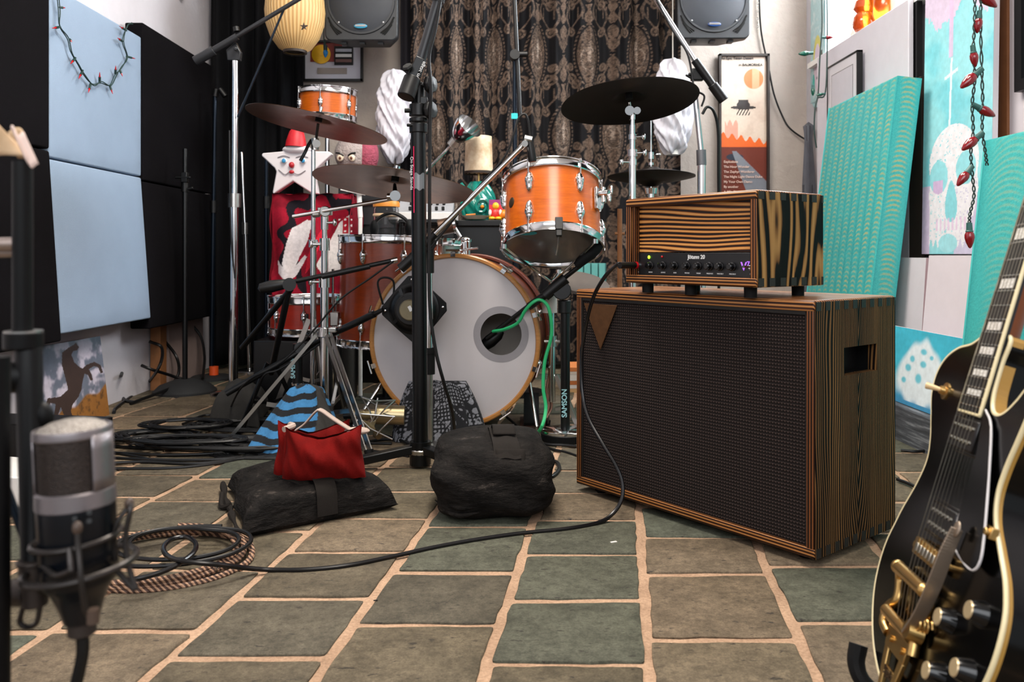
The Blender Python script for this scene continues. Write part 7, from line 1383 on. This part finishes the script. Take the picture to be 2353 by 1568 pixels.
# ---------------------------------------------------------------- studio microphone at the left edge
d0 = .62; k0 = d0/F; T0, T1 = P(167, 985, d0), P(189, 1458, d0); axm = (T1-T0).normalized()
sm_ = thing('studio_microphone', 'large silver and dark blue studio microphone standing upright at the lower left', 'microphone', tuple(T1))
silver = M('satin_silver', '8a8385', .40, .8, var=.08, bump=.1, bs=900); navy = M('dark_navy_lacquer', '080d14', .3, .2, var=.15)
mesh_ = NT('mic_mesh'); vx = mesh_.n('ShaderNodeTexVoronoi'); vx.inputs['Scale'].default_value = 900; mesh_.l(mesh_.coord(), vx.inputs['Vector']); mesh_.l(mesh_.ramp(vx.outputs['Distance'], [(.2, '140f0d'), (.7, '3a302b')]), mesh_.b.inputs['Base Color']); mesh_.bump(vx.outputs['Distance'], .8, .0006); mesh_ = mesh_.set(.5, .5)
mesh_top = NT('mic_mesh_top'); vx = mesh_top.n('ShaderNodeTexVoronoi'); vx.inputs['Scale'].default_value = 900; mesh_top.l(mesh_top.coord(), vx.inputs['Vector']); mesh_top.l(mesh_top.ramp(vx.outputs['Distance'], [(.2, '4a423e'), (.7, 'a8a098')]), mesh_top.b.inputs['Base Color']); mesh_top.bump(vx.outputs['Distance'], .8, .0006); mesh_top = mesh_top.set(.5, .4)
def LM(prof, mt, nm, seg=48, **kw): return part(nm, MB().lathe([(r*k0, z*k0) for r, z in prof], T0, axm, seg), [mt], sm_, **kw)
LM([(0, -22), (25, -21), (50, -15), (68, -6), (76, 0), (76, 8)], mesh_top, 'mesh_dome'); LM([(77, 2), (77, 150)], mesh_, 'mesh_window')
LM([(76, -3), (82, -3), (83, 0), (83, 14), (80, 18), (77, 18)], silver, 'top_ring'); LM([(78, 134), (84, 138), (85, 172), (82, 175), (78, 175)], silver, 'lower_ring')
Rm = frame_of(axm)
xa = Rm.inverted() @ V(1, 0, 0); aa = math.atan2(xa.y, xa.x)
for s in (0, PI): part('side_column', MB().grid(lambda u, v: T0+Rm @ V(83.5*k0*math.cos(aa+s+(-.62+1.24*u)), 83.5*k0*math.sin(aa+s+(-.62+1.24*u)), (10+130*v)*k0), 12, 4), [silver], sm_); C.objects[-1].modifiers.new('t', 'SOLIDIFY').thickness = .0015
LM([(79, 172), (83, 176), (82, 340), (78, 350), (64, 366), (50, 400), (38, 440), (0, 441)], navy, 'body'); LM([(0, 395), (30, 398), (31, 470), (26, 474), (0, 474)], M('mount_brown', '3a322e', .5, .5), 'swivel'); 
for px, py in ((172, 1192), (205, 1178), (205, 1198), (172, 1204)): part('pad_switch', MB().cyl(P(px, py, d0-.0262), P(px, py, d0-.028), .0018, seg=10), [blackplastic], sm_)
part('cable', MB().tube([P(189, 1450, d0), P(190, 1500, d0), P(178, 1560, d0), P(160, 1640, d0), P(150, 1800, d0)], .0048, 8), [cablemat], sm_)
wire = M('mount_wire', '3c3836', .35, .8)
smt = thing('shock_mount', 'grey wire shock mount around the body of the studio microphone', 'shock mount', P(120, 1400, d0))
def ring(cx, cy, R_, yaw=0., tilt=0., r=.0022):
    c = P(cx, cy, d0); X1 = (V(1, 0, tilt)).normalized(); Y1 = axm.cross(X1).normalized(); return MB().tube([c+X1*R_*math.cos(2*PI*k/32)+Y1*R_*math.sin(2*PI*k/32) for k in range(32)], r, 8, 2, closed=True)
part('upper_ring', ring(176, 1236, .0302, tilt=.10), [wire], smt); part('lower_ring', ring(186, 1300, .0385, tilt=.12, r=.0027), [wire], smt)
for q in ([(178, 1215, -.034), (180, 1262, -.036), (186, 1330, -.040), (196, 1400, -.038), (212, 1420, -.034)], [(297, 1160, .005), (300, 1172, 0), (288, 1240, -.002), (298, 1310, -.004), (312, 1352, -.006), (300, 1345, -.006), (272, 1315, -.005), (262, 1300, -.004)], [(297, 1162, .005), (268, 1205, .0), (262, 1250, 0), (266, 1290, 0)], [(95, 1240, -.01), (92, 1262, -.012), (92, 1300, -.012)], [(100, 1300, -.02), (125, 1322, -.036), (150, 1318, -.04), (165, 1310, -.042)], [(52, 1400, 0), (46, 1430, 0), (62, 1442, 0), (84, 1432, 0), (92, 1395, 0)], [(160, 1262, -.036), (162, 1290, -.04), (164, 1312, -.042)]):
    part('wire', MB().tube([P(x_, y_, d0+dy) for x_, y_, dy in q], .0021, 8), [wire], smt)
for q in ((178, 1214, -.034), (297, 1159, .005)): part('wire_cap', MB().ell(P(q[0], q[1], d0+q[2]), (.0036, .0036, .005)), [M('cap_brown', '4a3a30', .5)], smt)
part('wire_foot', MB().cyl(P(214, 1400, d0-.036), P(214, 1432, d0-.036), .0042), [M('cap_brown', '4a3a30', .5)], smt)
part('clamp_barrel', MB().cyl(P(76, 1290, d0+.004), P(80, 1392, d0+.004), .0105, .0095, 20).cyl(P(76, 1286, d0+.004), P(76, 1296, d0+.004), .0118).cyl(P(30, 1362, d0+.01), P(70, 1362, d0+.004), .0105), [M('mount_brown', '3a322e', .5, .5)], smt, bev=.001)
part('clamp_wing', MB().ell(P(95, 1345, d0-.006), (.004, .003, .007)), [blackmetal], smt)
part('mount_cup', MB().lathe([(84*k0, 300*k0), (60*k0, 352*k0), (40*k0, 395*k0)], T0, axm, 32), [navy], smt)
# its stand: black tubes down the left edge
matteb = M('matte_black_paint', '040405', .5, Specular_IOR_Level=.2)
fs = thing('microphone_stand', 'out of focus black stand at the far left holding the studio microphone', 'microphone stand', (X_(-8, .60), .60, 0)); dd = .665
part('upper_tube', MB().cyl(P(52, 372, dd), P(52, 770, dd), .0078, .0078, 18), [matteb], fs); part('collar', MB().cyl(P(54, 762, dd), P(54, 802, dd), .0148, .0148, 20), [matteb], fs, bev=.0015); part('collar_rim', MB().cyl(P(54, 760, dd), P(54, 764, dd), .0143, .0143, 20), [chrome_dull], fs)
part('lower_tube', MB().cyl(P(66, 795, dd), P(76, 1295, d0+.006), .0102, .0085, 18), [matteb], fs); part('cross_clamp', MB().cyl(P(-20, 868, dd-.01), P(92, 868, dd), .0125, .0125, 18).ell(P(98, 960, dd-.01), (.0085, .008, .0125)).cyl(P(60, 955, dd), P(98, 960, dd-.01), .006), [matteb], fs, bev=.0015)
part('main_pole', MB().cyl((X_(-8, .60), .60, .02), (X_(-8, .60), .60, Z_(820, .60)), .0092, .0092, 20), [matteb], fs); part('base', MB().lathe([(0, 0), (.13, 0), (.13, .018), (.03, .03), (0, .03)], (X_(-8, .60), .60, 0), seg=32), [matteb], fs)
part('cross_bar', MB().cyl(P(-60, 562, dd), P(40, 560, dd), .0052, .0052, 14).cyl(P(-60, 582, dd+.01), P(40, 580, dd+.01), .0040, .0040, 14), [M('dull_light_metal', 'a89890', .4, .8)], fs)
part('brace_tube', MB().cyl(P(-10, 1060, .66), P(58, 1240, .66), .0035), [blu], fs)
pp = NT('kraft_paper'); n_ = pp.noise(pp.coord(), 60, 3); pp.l(pp.mix(n_, rgba('a8845a'), rgba('d8bc9c')), pp.b.inputs['Base Color']); pp = pp.set(.8)
pr = thing('paper_scrap', 'torn beige paper tube stuck on top of the far left stand', 'paper', tuple(P(40, 372, dd)))
part('outer_curl', MB().grid(lambda u, v: P(38, 372, dd)+V(.0125*math.cos(PI*(-.85+1.5*u)), .0125*math.sin(PI*(-.85+1.5*u)), (.004+.026*v*(.7+.3*math.sin(9*u)))) +V(-.008*v, 0, 0), 20, 6), [pp], pr, sharp=80); C.objects[-1].modifiers.new('t', 'SOLIDIFY').thickness = .0012
part('torn_flap', MB().grid(lambda u, v: P(58, 368, dd-.012)+V(.010*u-.012*v, -.002*math.sin(4*u), .026*v+.003*math.sin(8*u)-.006*u), 8, 6), [M('pink_paper', 'd8bfb4', .8)], pr, sharp=80); C.objects[-1].modifiers.new('t', 'SOLIDIFY').thickness = .001
